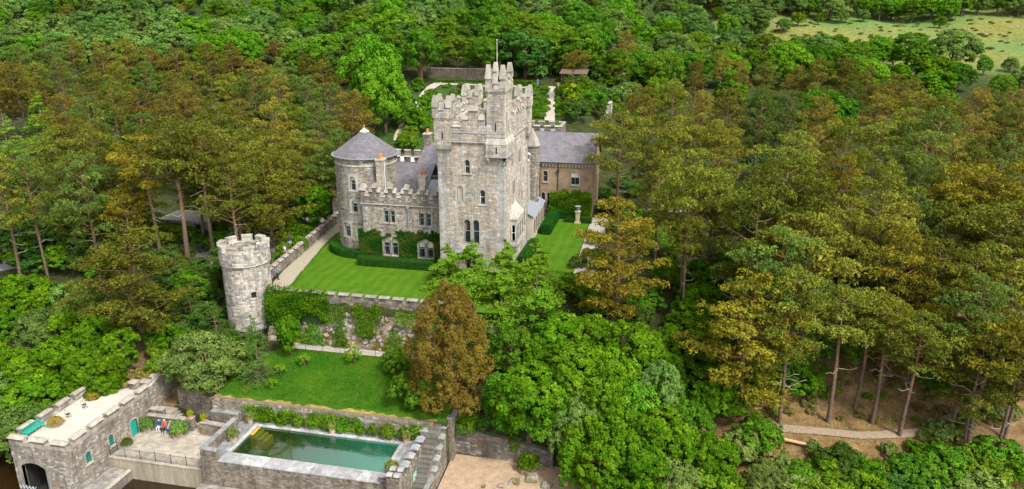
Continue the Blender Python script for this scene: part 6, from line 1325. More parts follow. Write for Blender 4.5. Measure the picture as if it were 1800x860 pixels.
# ---- people
def person(loc, rz, label, pose, top, bottom, skin=(.46, .29, .21), hair=(.06, .04, .03), h=1.72, arms='down'):
    T = thing('person', loc, label, 'person', None, rz); OFF[T.name] = Vector((0, 0, 0)); s = h / 1.72
    V = []; E = []; RAD = []
    def v(p, r_, pa=None):
        V.append(Vector(p) * s); RAD.append(r_ * s)
        if pa is not None: E.append((pa, len(V) - 1))
        return len(V) - 1
    sit = pose == 'sit'; dz = -.42 if sit else 0; dy = .02
    pel = v((0, dy, .93 + dz), .135); wst = v((0, dy, 1.10 + dz), .125, pel); chs = v((0, dy, 1.30 + dz), .145, wst); shd = v((0, dy, 1.43 + dz), .10, chs); nk = v((0, dy - .01, 1.51 + dz), .055, shd); hd1 = v((0, dy - .03, 1.58 + dz), .078, nk); hd2 = v((0, dy - .03, 1.66 + dz), .085, hd1); v((0, dy - .02, 1.71 + dz), .05, hd2)
    for sx in (-1, 1):
        if sit: kn = v((sx * .13, -.42, .52), .07, v((sx * .11, -.08, .51), .088, pel)); an = v((sx * .13, -.45, .09), .045, kn); v((sx * .14, -.62, .04), .035, v((sx * .14, -.52, .045), .042, an))
        else: kn = v((sx * .11, -.02, .50), .068, v((sx * .10, dy, .86), .092, pel)); an = v((sx * .11, .02, .09), .045, kn); v((sx * .12, -.16, .035), .035, v((sx * .115, -.06, .045), .042, an))
        sh = v((sx * .19, dy, 1.41 + dz), .062, shd)
        if arms == 'up': el = v((sx * .26, -.22, 1.28 + dz), .047, sh); wr = v((sx * .10, -.36, 1.52 + dz), .034, el); fd = Vector((-sx * .2, -.2, .9))
        elif sit: el = v((sx * .25, -.08, 1.14 + dz), .047, sh); wr = v((sx * .12, -.33, 1.04 + dz), .033, el); fd = Vector((-sx * .5, -.8, -.3))
        else: el = v((sx * .25, .04, 1.14), .047, sh); wr = v((sx * .25, -.06, .90), .033, el); fd = Vector((0, -.15, -1))
        fd.normalize(); w_ = V[wr] / s; pm = v(w_ + fd * .07, .032, wr); sd = fd.cross(Vector((1, 0, 0))).normalized() if abs(fd.x) < .8 else Vector((0, 0, 1))
        for q, (off, ln) in enumerate(((-.03, .075), (-.01, .09), (.01, .085), (.03, .07))): k1 = v(w_ + fd * (.10 + .3 * ln) + sd * off, .009, pm); v(w_ + fd * (.10 + ln) + sd * off * 1.1 + Vector((0, -.015, 0)), .008, k1)
        v(w_ + fd * .10 + sd * -.055, .009, v(w_ + fd * .055 + sd * -.04, .011, pm))
    me = bpy.data.meshes.new('body'); me.from_pydata([p[:] for p in V], E, []); me.update()
    import bmesh
    bm = bmesh.new(); bm.from_mesh(me); lay = bm.verts.layers.skin.verify(); bm.verts.ensure_lookup_table()
    for i, r_ in enumerate(RAD): bm.verts[i][lay].radius = (r_, r_ * (.72 if i in (0, 1, 2, 3) else 1)); bm.verts[i][lay].use_root = (i == 0)
    bm.to_mesh(me); bm.free()
    m, t, b = newmat('clothes'); tc = nd(t, 'ShaderNodeTexCoord'); sp = nd(t, 'ShaderNodeSeparateXYZ'); t.links.new(tc.outputs['Object'], sp.inputs[0])
    zz = nd(t, 'ShaderNodeMath', operation='DIVIDE'); t.links.new(sp.outputs[2], zz.inputs[0]); zz.inputs[1].default_value = 1.8 * s
    w1 = (.60 if sit else .93) / 1.8; nkz = (1.50 + dz) / 1.8
    c = ramp(t, zz.outputs[0], [(0, (.03, .03, .03)), (.045, bottom), (w1, top), (nkz, skin)], 'CONSTANT')
    t.links.new(c, b.inputs['Base Color']); b.inputs['Roughness'].default_value = .85; me.materials.append(m)
    o = link('body', me, T); sk = o.modifiers.new('skin', 'SKIN'); sk.use_smooth_shade = True; sb = o.modifiers.new('sub', 'SUBSURF'); sb.levels = 1; sb.render_levels = 2
    g = G(); hz_ = (1.64 + dz) * s; c0 = Vector((0, dy - .01, hz_)); vs = []
    for j in range(6):
        th = math.pi * .62 * j / 5
        for i in range(12):
            ph = 6.2832 * i / 12; r_ = .108 * s * (1.0 if math.sin(ph) > -.3 or j < 3 else .9); vs.append(c0 + Vector((math.sin(th) * math.cos(ph) * r_ * .92, math.sin(th) * math.sin(ph) * r_ + .012 * s, math.cos(th) * r_ * 1.02 + (.0 if math.sin(ph) > -.2 else .035 * s * j / 5))))
    fs = [(j * 12 + i, (j + 1) * 12 + i, (j + 1) * 12 + (i + 1) % 12, j * 12 + (i + 1) % 12) for j in range(5) for i in range(12)]; g.idx(vs, fs)
    hm, ht_, hb = newmat('hair'); hb.inputs['Base Color'].default_value = (*hair, 1); hb.inputs['Roughness'].default_value = .7; link('hair', g.mesh('hair', hm, smooth=True), T)
    g = G()
    for sx in (-1, 1): g.lathe((sx * .032 * s, dy * s - .115 * s, (1.625 + dz) * s), [(0, -.008), (.011 * s, 0), (0, .008)], 6)
    g.box(-.022 * s, .022 * s, (dy - .122) * s, (dy - .112) * s, (1.555 + dz) * s, (1.565 + dz) * s); g.box(-.012 * s, .012 * s, (dy - .135) * s, (dy - .11) * s, (1.585 + dz) * s, (1.62 + dz) * s); link('face', g.mesh('face', CURTAIN), T)
    return T
pp = PZ(489, 492, 0); person((pp.x, pp.y, .01), R(150), 'person in grey-blue shirt and dark trousers photographing over the path wall', 'stand', (.22, .25, .34), (.03, .035, .05), arms='up')
person((-49.75, 58.7, ZTER + .02), R(8), 'seated person in dark blue top and pale trousers at the pot end of the bench', 'sit', (.02, .04, .16), (.62, .58, .55), hair=(.3, .27, .24), h=1.6)
person((-49.1, 58.7, ZTER + .02), R(0), 'seated person in red top and black trousers in the middle of the bench', 'sit', (.55, .09, .05), (.02, .02, .025), hair=(.55, .5, .42), h=1.7)
person((-48.4, 58.7, ZTER + .02), R(-8), 'seated person in pale pink top and navy trousers at the stair end of the bench', 'sit', (.58, .36, .30), (.03, .06, .18), hair=(.35, .28, .2), h=1.62)
person((LC[0] - 1.6, LC[1] - .7, 4.02), R(-60), 'person in pink top looking out from the lookout tower, one half hidden', 'stand', (.55, .22, .2), (.05, .08, .2), arms='up')
person((LC[0] + 1.3, LC[1] + .9, 4.02), R(60), 'fair haired person in white top standing inside the lookout tower parapet', 'stand', (.7, .68, .66), (.2, .2, .25), hair=(.5, .35, .15))
pp = PZ(508, 472, 0); person((-48.6, 84.6, .01), R(160), 'person in white clothes standing behind the path wall', 'stand', (.66, .66, .68), (.5, .5, .55), hair=(.1, .07, .05))
person((-49.9, 88.4, .01), R(20), 'person in dark top walking in the car park behind the path wall', 'stand', (.1, .1, .14), (.5, .48, .5))
pp = PG(945, 152); person((pp.x, pp.y, pp.z), R(170), 'person in blue in the walled garden beyond the tower', 'stand', (.08, .13, .5), (.3, .35, .5))
pp = PG(981, 158); person((pp.x, pp.y, pp.z), R(10), 'person in orange top and teal trousers at the end of the garden walk', 'stand', (.5, .2, .08), (.03, .2, .22))
# ================================================================ trees
# -- single trees one can point to
plant('bronze_tree', -19.9, 63.4, PD(806, 506, depth(-19.9, 63.4)).z + 6.2, wd=.86, z=-6.15, label='dense bronze tree at the end of the lower lawn', var=0, rz=1.0)
plant('shrub_olive', -46.6, 63.2, 6.0, 1.02, 'big rounded olive green shrub above the dark wall by the steps', var=0, z=-7.6, rz=.6)
ptop('broad_bright', 650, 62, 17.5, wd=.70, label='tall bright green tree behind the cone-roofed round tower', var=0)
ptop('broad_bright', 672, 112, 13, wd=.72, label='lower bright green tree leaning over the west garden walk', var=1)
plant('broad_lush', *PG(553, 408)[:2], 7.0, .95, 'rounded bright green tree beside the path near the round tower', var=0)
for x, y, h, wd, lb, v in ((-18.2, 79.6, 7.8, 1.1, 'feathery light green conifer in front of the square tower corner', 0), (-24.9, 79.4, 5.2, 1.15, 'smaller feathery light green conifer before the tower balcony', 1), (-14.4, 79.0, 8.4, 1.1, 'broad feathery light green conifer beside the side lawn', 0), (-21.4, 77.0, 6.6, 1.2, 'spreading light green conifer between the tower and the bronze tree', 1), (-17.6, 75.2, 8.0, 1.15, 'ragged light green conifer overhanging the lawn wall end', 0), (-13.4, 73.8, 8.6, 1.1, 'drooping light green conifer above the lush shore trees', 1), (-20.6, 70.6, 6.6, 1.0, 'light green conifer standing just behind the bronze tree', 1)): plant('larch', x, y, h, wd, lb, var=v)
pbase('pine_gold', 1079, 590, 346, wd=1.02, label='golden pine with a pale trunk in front of the side lawn', var=0)
pbase('pine_tall', 1197, 572, 372, wd=.72, label='leaning bare-trunked pine with a small flat green crown', var=0)
pbase('pine_gold', 1249, 500, 318, wd=.95, label='open golden pine with forked orange limbs and dead white branches', var=1)
pbase('pine_gold', 1300, 735, 472, wd=1.2, label='spreading pine with twisted orange limbs above the woodland bank', var=0)
for px, yb, yt, lb, v in ((1455, 742, 500, 'straight bare-trunked pine at the top of the brown bank', 0), (1503, 724, 505, 'slim straight pine behind the brown bank', 1), (1531, 745, 520, 'ivy-footed pine above the woodland path', 1), (1583, 772, 545, 'thick-trunked pine standing below the woodland path', 0), (1700, 800, 560, 'crooked pine with bare pale twigs below the path fork', 2), (1765, 775, 580, 'pine beyond the path fork by the shore', 1), (1655, 640, 440, 'tall straight dark pine above the path fork', 0)):
    pbase('pine_tall', px, yb, yt, label=lb, var=v, wd=1.0)
pbase('pine_olive', 252, 606, 398, wd=1.28, label='wide spreading olive-brown pine left of the lookout tower', var=3)
pbase('pine_gold', 237, 480, 322, wd=.8, label='thin pine with a bright orange trunk above the shore shrubs', var=1)
pbase('pine_tall', 283, 470, 235, wd=.9, label='tall pine with slanting orange trunk left of the lookout tower', var=2)
pbase('pine_tall', 335, 480, 200, wd=1.0, label='twin-stemmed pine directly left of the lookout tower', var=0)
pbase('pine_tall', 378, 470, 230, wd=.95, label='dark-trunked pine rising behind the lookout tower', var=1)
pbase('pine_olive', 425, 425, 250, wd=1.25, label='spreading olive pine over the parked cars', var=3)
pbase('pine_olive', 478, 436, 268, wd=1.15, label='drooping olive pine over the car park behind the lookout tower', var=3)
ptop('pine_olive', 1092, 190, 17, wd=1.05, label='large twisted pine standing against the brown wing', var=1)
ptop('pine_flat', 1008, 88, 11, wd=.95, label='umbrella-shaped pine above the garden hut', var=1)
ptop('pine_bronze', 1098, 52, 15, wd=.85, label='tall brown pine rising from the green wood behind the garden', var=0)
ptop('broad_mid', 738, 42, 14, wd=.85, label='bare-stemmed broad green tree at the head of the west garden walk', var=1)
ptop('broad_grey', 1332, 228, 9, wd=.68, label='pale blue-green round tree alone among the dark pines', var=0)
ptop('broad_grey', 1180, 85, 9, wd=1.25, label='spreading blue-green tree beyond the garden shrubs', var=1)
ptop('fir_lime', 62, 158, 12.5, wd=1.15, label='lime green drooping conifer among the brown pines', var=0)
ptop('fir_lime', 8, 200, 12, wd=1.1, label='lime green conifer on the forest edge by the road', var=0)
pbase('fir_grey', 456, 668, 598, wd=1.2, label='small blue-green conifer at the edge of the lower lawn', var=0)
pbase('broad_lush', 512, 625, 555, wd=.6, label='young green tree at the end of the footpath fence', var=2)
for px, yb, yt, lb in ((535, 645, 622, 'small leafy sapling on the lower lawn below the footpath end'), (622, 640, 612, 'staked sapling beside the footpath fence'), (478, 684, 666, 'low bright sapling near the dry grass edge of the lower lawn'), (494, 662, 640, 'thin sapling beside the small blue-green conifer')): pbase('sapling', px, yb, yt, wd=1.1, label=lb)
for px, yb, yt, lb in ((700, 655, 618, 'leafy shrub between the footpath and the bronze tree'), (715, 715, 660, 'loose green shrub under the edge of the bronze tree'), (745, 722, 680, 'dark green shrub at the foot of the bronze tree')): pbase('shrub_mid', px, yb, yt, wd=.8, label=lb)
plant('cedar', -49.3, 69.3, 5.0, 1.0, 'dark layered cedar below the lookout tower', var=0); plant('cedar', -53.0, 70.5, 5.5, 1.0, 'dark drooping cedar beside the shore track', var=0)
plant('shrub_dark', -51.6, 77.8, 3.2, 1.1, 'rounded dark shrub tucked behind the lookout tower'); plant('shrub_dark', -48.6, 80.6, 1.8, .9, 'clipped dark bush between lookout tower and car park')
plant('shrub_mid', -52.4, 64.0, 2.4, .9, 'leafy bush on top of the stair flank wall', z=-6.6); plant('fir_grey', -44.6, 69.0, 4.6, 1.1, 'feathery grey-green conifer at the foot of the lookout tower', var=0)
plant('shrub_heath', -54.6, 62.0, 1.3, 1.3, 'tangled brown scrub behind the boathouse roof', z=-6.9)
# -- woods
def W(kind, rows, h, wd, lab, grp, jit=9, hj=2.3, sfx=''):
    for px, py in rows:
        k = kind if isinstance(kind, str) else prng.choice(kind)
        lb = lab[k] if isinstance(lab, dict) else lab
        dh, dw = prng.uniform(-hj, hj), prng.uniform(.8, 1.22); sz = ('tall ' if dh > 0 else 'short ') + ('broad ' if dw > 1.01 else 'narrow ')
        ptop(k, px + prng.uniform(-jit, jit), py + prng.uniform(-jit, jit) * .7, h + dh, wd=wd * dw, label=sz + lb + sfx, group=sz + (grp[k] if isinstance(grp, dict) else grp) + sfx)
LL = {'pine_bronze': 'bronze pine in the wood behind the lookout tower', 'pine_olive': 'olive pine in the wood behind the lookout tower', 'pine_green': 'dark pine in the wood behind the lookout tower'}
LG = {k: v.replace(' in the', 's of the').replace('pines of', 'pines of') for k, v in LL.items()}
kl = ['pine_bronze', 'pine_olive', 'pine_olive', 'pine_green', 'pine_green']
W(['pine_bronze', 'pine_bronze', 'pine_olive', 'pine_green'], [(-20, 88), (30, 80), (75, 72), (120, 66), (165, 80), (210, 68), (260, 74), (310, 80), (355, 76), (400, 82), (445, 95), (490, 105), (545, 98)], 15.5, 0.84, LL, LG, sfx=', at its far edge')
W(['pine_bronze', 'pine_olive', 'pine_green'], [(-15, 120), (15, 108), (60, 104), (105, 104), (150, 118), (200, 112), (255, 110), (300, 120), (345, 114), (395, 120), (440, 132), (485, 128), (530, 135), (572, 152)], 15.5, 0.88, LL, LG, sfx=', second far row')
W(kl, [(100, 158), (145, 162), (190, 152), (240, 158), (285, 162), (330, 155), (375, 165), (420, 172), (470, 168), (520, 178), (560, 200), (590, 222)], 15.5, 0.88, LL, LG, sfx=', in its middle rows')
W(kl, [(-10, 262), (92, 225), (130, 205), (165, 212), (250, 200), (300, 205), (350, 215), (400, 225), (445, 212)], 16, 0.88, LL, LG, sfx=', above the road and shed')
W(['pine_olive', 'pine_green', 'pine_olive'], [(48, 275), (100, 268), (140, 262), (195, 262), (345, 262), (395, 268)], 15.5, 0.84, LL, LG, sfx=', on its front edge')
W('pine_bronze', [(575, 108), (612, 150), (628, 180)], 14, .95, LL, LG, sfx=', by the tall bright tree')
W(kl, [(440, 232), (480, 225), (520, 235), (560, 238), (590, 262), (470, 262), (515, 268), (555, 275), (580, 250)], 10.5, 1.25, LL, LG, hj=.8, sfx=', beside the round tower')
RLb = {'pine_bronze': 'bronze pine in the wood beyond the side lawn', 'pine_olive': 'olive pine in the wood beyond the side lawn', 'pine_green': 'green pine in the wood beyond the side lawn', 'pine_gold': 'golden pine in the wood beyond the side lawn'}
RGp = {k: v.replace(' in the', 's of the') for k, v in RLb.items()}
kr = ['pine_bronze', 'pine_bronze', 'pine_olive', 'pine_olive', 'pine_green']
W(['pine_bronze', 'pine_bronze', 'pine_olive'], [(1235, 100), (1275, 88), (1315, 98), (1352, 105), (1400, 108), (1445, 104), (1490, 108), (1530, 112), (1570, 132), (1620, 162), (1672, 165), (1730, 150), (1785, 145), (1830, 150)], 15, 0.80, RLb, RGp, sfx=', along its far edge')
W(kr, [(1135, 150), (1180, 142), (1230, 150), (1285, 150), (1335, 148), (1390, 160), (1440, 160), (1495, 150), (1545, 162), (1600, 188), (1655, 195), (1705, 195), (1765, 190), (1815, 190)], 15.5, 0.84, RLb, RGp, sfx=', second far row')
W(kr, [(1150, 205), (1205, 205), (1260, 212), (1395, 225), (1450, 215), (1500, 210), (1555, 215), (1620, 228), (1680, 232), (1735, 235), (1795, 235)], 15.5, 0.84, RLb, RGp, sfx=', in its middle rows')
kr2 = ['pine_olive', 'pine_olive', 'pine_gold', 'pine_green', 'pine_olive']
W(kr2, [(1165, 262), (1210, 268), (1262, 285), (1395, 285), (1445, 295), (1500, 272), (1560, 278), (1620, 285), (1690, 280), (1755, 290), (1810, 280)], 16, 0.84, RLb, RGp, sfx=', level with the brown wing')
W(kr2, [(1330, 318), (1385, 330), (1440, 325), (1500, 340), (1558, 338), (1610, 335), (1665, 348), (1725, 358), (1785, 350)], 16, 0.86, RLb, RGp, sfx=', behind the white busts')
W(kr2, [(1382, 400), (1430, 385), (1490, 388), (1548, 400), (1600, 405), (1660, 415), (1722, 425), (1785, 415)], 15.5, 0.86, RLb, RGp, sfx=', around the white busts')
W(kr2, [(1410, 462), (1620, 470), (1735, 480), (1795, 465)], 15, 0.84, RLb, RGp, sfx=', above the brown bank')
W(['pine_olive', 'pine_gold'], [(1800, 560), (1740, 560)], 13, .9, RLb, RGp, sfx=', beyond the path fork')
# -- green wood on the hillside behind
BL = {'broad_mid': 'mid green tree on the wooded hillside', 'broad_bright': 'bright green tree on the wooded hillside', 'broad_grey': 'grey-green tree on the wooded hillside', 'broad_dark': 'dark green tree on the wooded hillside', 'pine_bronze': 'lone brown pine on the wooded hillside'}
BG = {k: v.replace(' on the', 's on the') for k, v in BL.items()}
hill = 0
for D, sp, a0, a1 in ((200, 8.5, 590, 1130), (212, 8.5, 560, 1180), (226, 9, 540, 1500), (243, 9.5, -60, 1860), (262, 10, -60, 1860), (284, 10.5, -60, 1860), (308, 11, -60, 1860), (328, 11.5, -60, 1250), (338, 7.0, 1240, 1860), (345, 11.5, -60, 1240), (349, 8, 1240, 1860), (366, 12, -60, 1860)):
    s = sp / (D * math.cos(PITCH) + 18 * math.sin(PITCH)) * F; px = a0 + prng.uniform(0, s)
    while px < a1:
        q = px + prng.uniform(-.25, .25) * s; p = PD(q, 100, D + prng.uniform(-.35, .35) * 15); px += s * prng.uniform(.82, 1.2)
        a = (q - 900) / F; L_ = math.cos(YAW) * p.x + math.sin(YAW) * p.y; zz = hgt(p.x, p.y)
        if (q > 1330 and 246 < D < 335) or (q > 1680 and D < 335): continue                      # the open meadow
        if 455 < q < 555 and D > 345: continue
        nz = mn.noise(Vector((p.x * .022, p.y * .022, 4))) + .35 * prng.uniform(-1, 1)
        if q < 330: k = 'broad_grey' if nz > -.1 else 'broad_mid'
        elif D < 225: k = 'broad_dark' if nz > .12 else 'broad_mid'
        elif nz > .22: k = 'broad_bright'
        elif nz > -.18: k = 'broad_mid'
        else: k = 'broad_grey'
        if prng.random() < .02: k = 'pine_bronze'
        hh, ww = prng.uniform(9.5, 13.5), prng.uniform(1.0, 1.3); sz = ('tall ' if hh > 11.5 else 'short ') + ('broad ' if ww > 1.15 else 'narrow ')
        plant(k, p.x, p.y, hh * (1 if D < 300 else .9), ww, *[sz + w_[k] + (' next to the kitchen garden' if D < 225 else ', left of the bright tall tree' if q < 640 else ', rising above the kitchen garden' if q < 1130 else ', above the right-hand pines') for w_ in (BL, BG)]); hill += 1
GL = {'broad_mid': 'mid green tree tucked between the rearmost pines', 'broad_dark': 'dark green tree tucked between the rearmost pines', 'pine_bronze': 'bronze pine tucked between the rearmost pines', 'pine_olive': 'olive pine tucked between the rearmost pines'}
GG = {k: v.replace(' tucked', 's tucked') for k, v in GL.items()}
W(['broad_dark', 'broad_mid', 'pine_bronze', 'pine_olive'], [(1160 + 38 * k, 132 + 14 * (k % 3) + max(0, k - 11) * 4) for k in range(18)], 9.5, 1.0, GL, GG, sfx=' beyond the side lawn')
W(['broad_dark', 'broad_mid', 'pine_bronze', 'pine_olive'], [(-10 + 42 * k, 112 + 13 * (k % 3)) for k in range(13)] + [(20 + 48 * k, 178 + 12 * (k % 2)) for k in range(11)], 9.5, 1.0, GL, GG, sfx=' behind the lookout tower')
# meadow edge and scrub
W(['broad_bright', 'broad_lush', 'broad_mid'], [(1405, 62), (1440, 60), (1470, 56), (1505, 66), (1545, 72), (1580, 78), (1620, 80), (1655, 92), (1690, 112), (1590, 108), (1540, 100), (1640, 120), (1480, 88), (1425, 85)], 9.5, 1.1, {'broad_bright': 'bright green tree at the lower edge of the pale meadow', 'broad_lush': 'lush green tree at the lower edge of the pale meadow', 'broad_mid': 'deep green tree at the lower edge of the pale meadow'}, {'broad_bright': 'bright trees below the meadow', 'broad_lush': 'lush trees below the meadow', 'broad_mid': 'deep green trees below the meadow'})
W(['broad_grey', 'broad_mid'], [(1740, 95), (1780, 100), (1770, 125), (1810, 118)], 7, 1.0, {'broad_grey': 'grey-green tree beside the right end of the meadow', 'broad_mid': 'green tree beside the right end of the meadow'}, {'broad_grey': 'grey trees by the meadow', 'broad_mid': 'green trees by the meadow'})
for k in range(150):
    px, py = prng.uniform(1240, 1800), prng.uniform(22, 100); p = PG(px, py)
    if py > 34 + (px - 1240) * .0 : plant('shrub_heath', p.x, p.y, prng.uniform(.3, .7), prng.uniform(1.2, 2.0), 'low tawny heath bush on the open meadow', 'heath bushes on the meadow', name='heath_bush', cat='heath')
for px, py in ((1262, 20), (1290, 38), (1312, 30), (1335, 44), (1380, 40), (1405, 30), (1520, 24), (1655, 36), (1440, 30), (1480, 26)): ptop(prng.choice(('broad_grey', 'broad_mid')), px, py - 8, 5, wd=1.2, label='small tree scattered along the upper edge of the meadow', group='small trees above the meadow')
for px, py in ((1360, 40), (1792, 80), (1690, 84)):
    p = PG(px, py); g = G(); boulder(g, (p.x, p.y, p.z + .1), .7, rr, .7); o = g.build('boulder', ROCK, loc=(p.x, p.y, p.z)); tag(o, 'pale boulder lying on the hillside meadow', 'boulder', 'boulders on the meadow')
# -- garden shrubs behind the castle
for px, yb, yt, kd, lb, wd in ((1007, 178, 149, 'shrub_yellow', 'bright yellow bush beside the garden walk', .95), (1009, 192, 166, 'shrub_yellow', 'lower yellow-green bush in front of the yellow bush', .85), (1003, 148, 133, 'shrub_lush', 'round green bush under the umbrella pine', 1.2), (1062, 150, 136, 'shrub_lush', 'domed green bush below the pink blossom', 1.5), (1080, 148, 126, 'shrub_pink', 'pale pink flowering rhododendron by the garden', 1.2), (1035, 165, 145, 'shrub_lush', 'leafy bush between the yellow bush and domed bush', 1.2), (1100, 185, 150, 'shrub_grey', 'pale arching shrub dotted with white flowers', 1.1), (1040, 190, 160, 'shrub_mid', 'tall mixed shrub at the garden corner', 1.2), (1070, 182, 158, 'shrub_grey', 'grey-green shrub left of the white-flowered one', 1.3), (1015, 212, 186, 'shrub_dark', 'dark bush beside the garden hedge line', 1.0), (1045, 205, 184, 'shrub_dark', 'dark bush by the small battlemented block', 1.1)):
    pbase(kd, px, yb, yt, wd=wd, label=lb)
for k in range(190):
    px = prng.choice((prng.uniform(770, 850), prng.uniform(925, 962), prng.uniform(978, 992), prng.uniform(690, 760), prng.uniform(1090, 1130))); py = prng.uniform(152, 208)
    if 690 < px < 762 and py > 262 - (px - 690) * 1.5 - 30 and py < 270: continue
    p = PG(px, py); plant(prng.choice(('shrub_lush', 'shrub_mid', 'shrub_lush', 'shrub_grey')), p.x, p.y, prng.uniform(.6, 1.2), prng.uniform(.8, 1.2), 'low leafy plant in the kitchen garden beds', 'plants in the kitchen garden', name='garden_plant', cat='plant')
for (x0_, x1_, y_, ht_) in ((790, 850, 172, .6), (800, 845, 163, .6), (785, 850, 180, .6), (780, 850, 190, .7), (925, 960, 165, .6), (925, 961, 176, .6), (925, 962, 187, .6), (925, 962, 198, .6), (760, 950, 146, .9)):
    a_, b_ = PG(x0_, y_), PG(x1_, y_ + (x1_ - x0_) * .02); hedge('low row of green crops in the kitchen garden', [a_[:2], b_[:2]], 1.5, ht_, min(a_.z, b_.z), 'lush', 'crop_row', int(x0_ + y_), 60, .24, 'crop rows in the kitchen garden')
pA, pB = PG(996, 212), PG(994, 150); 
for k in range(9):
    p = pA.lerp(pB, k / 8); plant('shrub_lush', p.x, p.y, 1.5, .55, 'green bush in the hedge line right of the garden walk', 'bushes of the garden hedge line')
SHK = {'shrub_mid': 'leafy', 'shrub_lush': 'fresh green', 'shrub_grey': 'grey-green', 'shrub_dark': 'dark'}
for k in range(64):
    px, py = (prng.uniform(1000, 1135), prng.uniform(132, 232)) if k < 40 else (prng.uniform(850, 1130), prng.uniform(118, 140)) if k < 54 else (prng.uniform(690, 700), prng.uniform(150, 235))
    if 1048 < px < 1112 and 200 < py < 222: continue
    p = PG(px, py); kd = prng.choice(('shrub_mid', 'shrub_lush', 'shrub_grey', 'shrub_dark', 'shrub_mid')); plant(kd, p.x, p.y, prng.uniform(1.4, 3.2), prng.uniform(.9, 1.2), SHK[kd] + ' shrub in the thick planting around the kitchen garden', SHK[kd] + ' shrubs around the kitchen garden')
for px, yb, yt in ((690, 215, 190), (720, 225, 185), (745, 205, 170), (735, 235, 195), (722, 250, 225), (715, 262, 235), (760, 185, 160), (735, 160, 140), (700, 165, 140)): pbase('shrub_mid' if px != 735 else 'shrub_lush', px, yb, yt, wd=.9, label='mixed green shrub beside the west garden walk', group='shrubs by the west garden walk')
hp = PG(1008, 146); HT = thing('garden_hut', hp, 'small brown timber hut under the umbrella pine', 'hut'); g = G(); hx, hy, hz_ = hp
g.box(hx - 3, hx + 3, hy + .5, hy + 2.6, hz_ - .3, hz_ + 2.3); g.build('wall', plain('brown_timber', (.13, .08, .05), .8, .3), HT)
for x in (-2.9, -1, 1, 2.9): g = G(); g.bar((hx + x, hy - .6, hz_ - .3), (hx + x, hy - .6, hz_ + 2.2), .09); g.build('post', BARK, HT)
g = G(); g.idx([(hx - 3.4, hy - 1, hz_ + 2.15), (hx + 3.4, hy - 1, hz_ + 2.15), (hx + 3.4, hy + 2.9, hz_ + 2.9), (hx - 3.4, hy + 2.9, hz_ + 2.9), (hx - 3.4, hy - 1, hz_ + 2.3), (hx + 3.4, hy - 1, hz_ + 2.3), (hx + 3.4, hy + 2.9, hz_ + 3.05), (hx - 3.4, hy + 2.9, hz_ + 3.05)], [(0, 3, 2, 1), (4, 5, 6, 7), (0, 1, 5, 4), (1, 2, 6, 5), (3, 0, 4, 7)]); g.build('roof', BARK, HT)
bp = PG(1064, 204); BB = thing('battlemented_block', bp, 'small square battlemented stone turret among the garden shrubs', 'turret')
for (fn, W_) in four(bp.x - 1.3, bp.x + 1.3, bp.y - 1.3, bp.y + 1.3, bp.z - .5): masonry(BB, fn, W_, 2.9, PALC, STONE, (), 'wall')
for sx in (-1, 1):
    for sy in (-1, 1): merlon(BB, (bp.x + sx * .95, bp.y + sy * .95, bp.z + 2.4), 0, .7, .5, .7, .1, .2, PALC, CAP, .05)
# -- lush trees in the right foreground
FLb = {'broad_lush': 'lush glossy green tree on the shore slope below the square tower', 'broad_mid': 'mid green tree on the shore slope below the square tower', 'broad_bright': 'bright green tree on the shore slope below the square tower', 'broad_grey': 'blue-green tree on the shore slope below the square tower'}
FGp = {k: v.replace('tree on', 'trees on') for k, v in FLb.items()}
W(['broad_lush', 'broad_lush', 'broad_lush', 'broad_bright'], [(985, 552), (1045, 560), (1110, 565), (1170, 572), (1010, 605), (1080, 610), (1150, 612), (935, 640), (995, 660), (1055, 655), (1120, 660), (1175, 650), (975, 700), (1030, 715), (1100, 720), (1160, 715), (1005, 765), (1070, 775), (1130, 780), (1195, 750)], 7.0, .92, FLb, FGp, hj=1.8, jit=16)
W(['broad_mid', 'broad_lush'], [(900, 580), (950, 590), (915, 655), (1215, 700)], 6.0, .85, FLb, FGp, hj=.6)
W('broad_grey', [(1165, 630), (1020, 690)], 8.0, .55, FLb, FGp, hj=.3)
ptop('shrub_olive', 1180, 812, 4.0, wd=1.0, label='pale olive shrub on the shore right of the beach'); ptop('broad_lush', 1262, 770, 4.5, wd=1.0, label='dark glossy bush dotted with white flowers by the shore', var=2); ptop('shrub_olive', 1340, 822, 3.0, wd=.9, label='pale flowering shrub near the fallen log')
SLb = {'shrub_mid': 'mid green shrub on the shore slope below the woodland path', 'shrub_lush': 'fresh green shrub on the shore slope below the woodland path', 'shrub_dark': 'dark shrub on the shore slope below the woodland path', 'shrub_pale': 'pale olive shrub on the shore slope below the woodland path', 'shrub_heath': 'tawny shrub on the shore slope below the woodland path'}
SGp = {k: v.replace('shrub on', 'shrubs on') for k, v in SLb.items()}
W(['shrub_mid', 'shrub_lush', 'shrub_pale', 'shrub_dark', 'shrub_mid', 'shrub_heath'], [(1300, 765), (1330, 755), (1370, 812), (1410, 820), (1450, 808), (1480, 800), (1515, 805), (1550, 808), (1590, 808), (1630, 820), (1660, 800), (1700, 830), (1740, 800), (1780, 810), (1240, 830), (1285, 835), (1400, 840), (1460, 840), (1520, 840), (1580, 840), (1640, 845), (1720, 850), (1345, 782), (1690, 790), (1760, 780)], 2.2, 1.15, SLb, SGp, hj=.7)
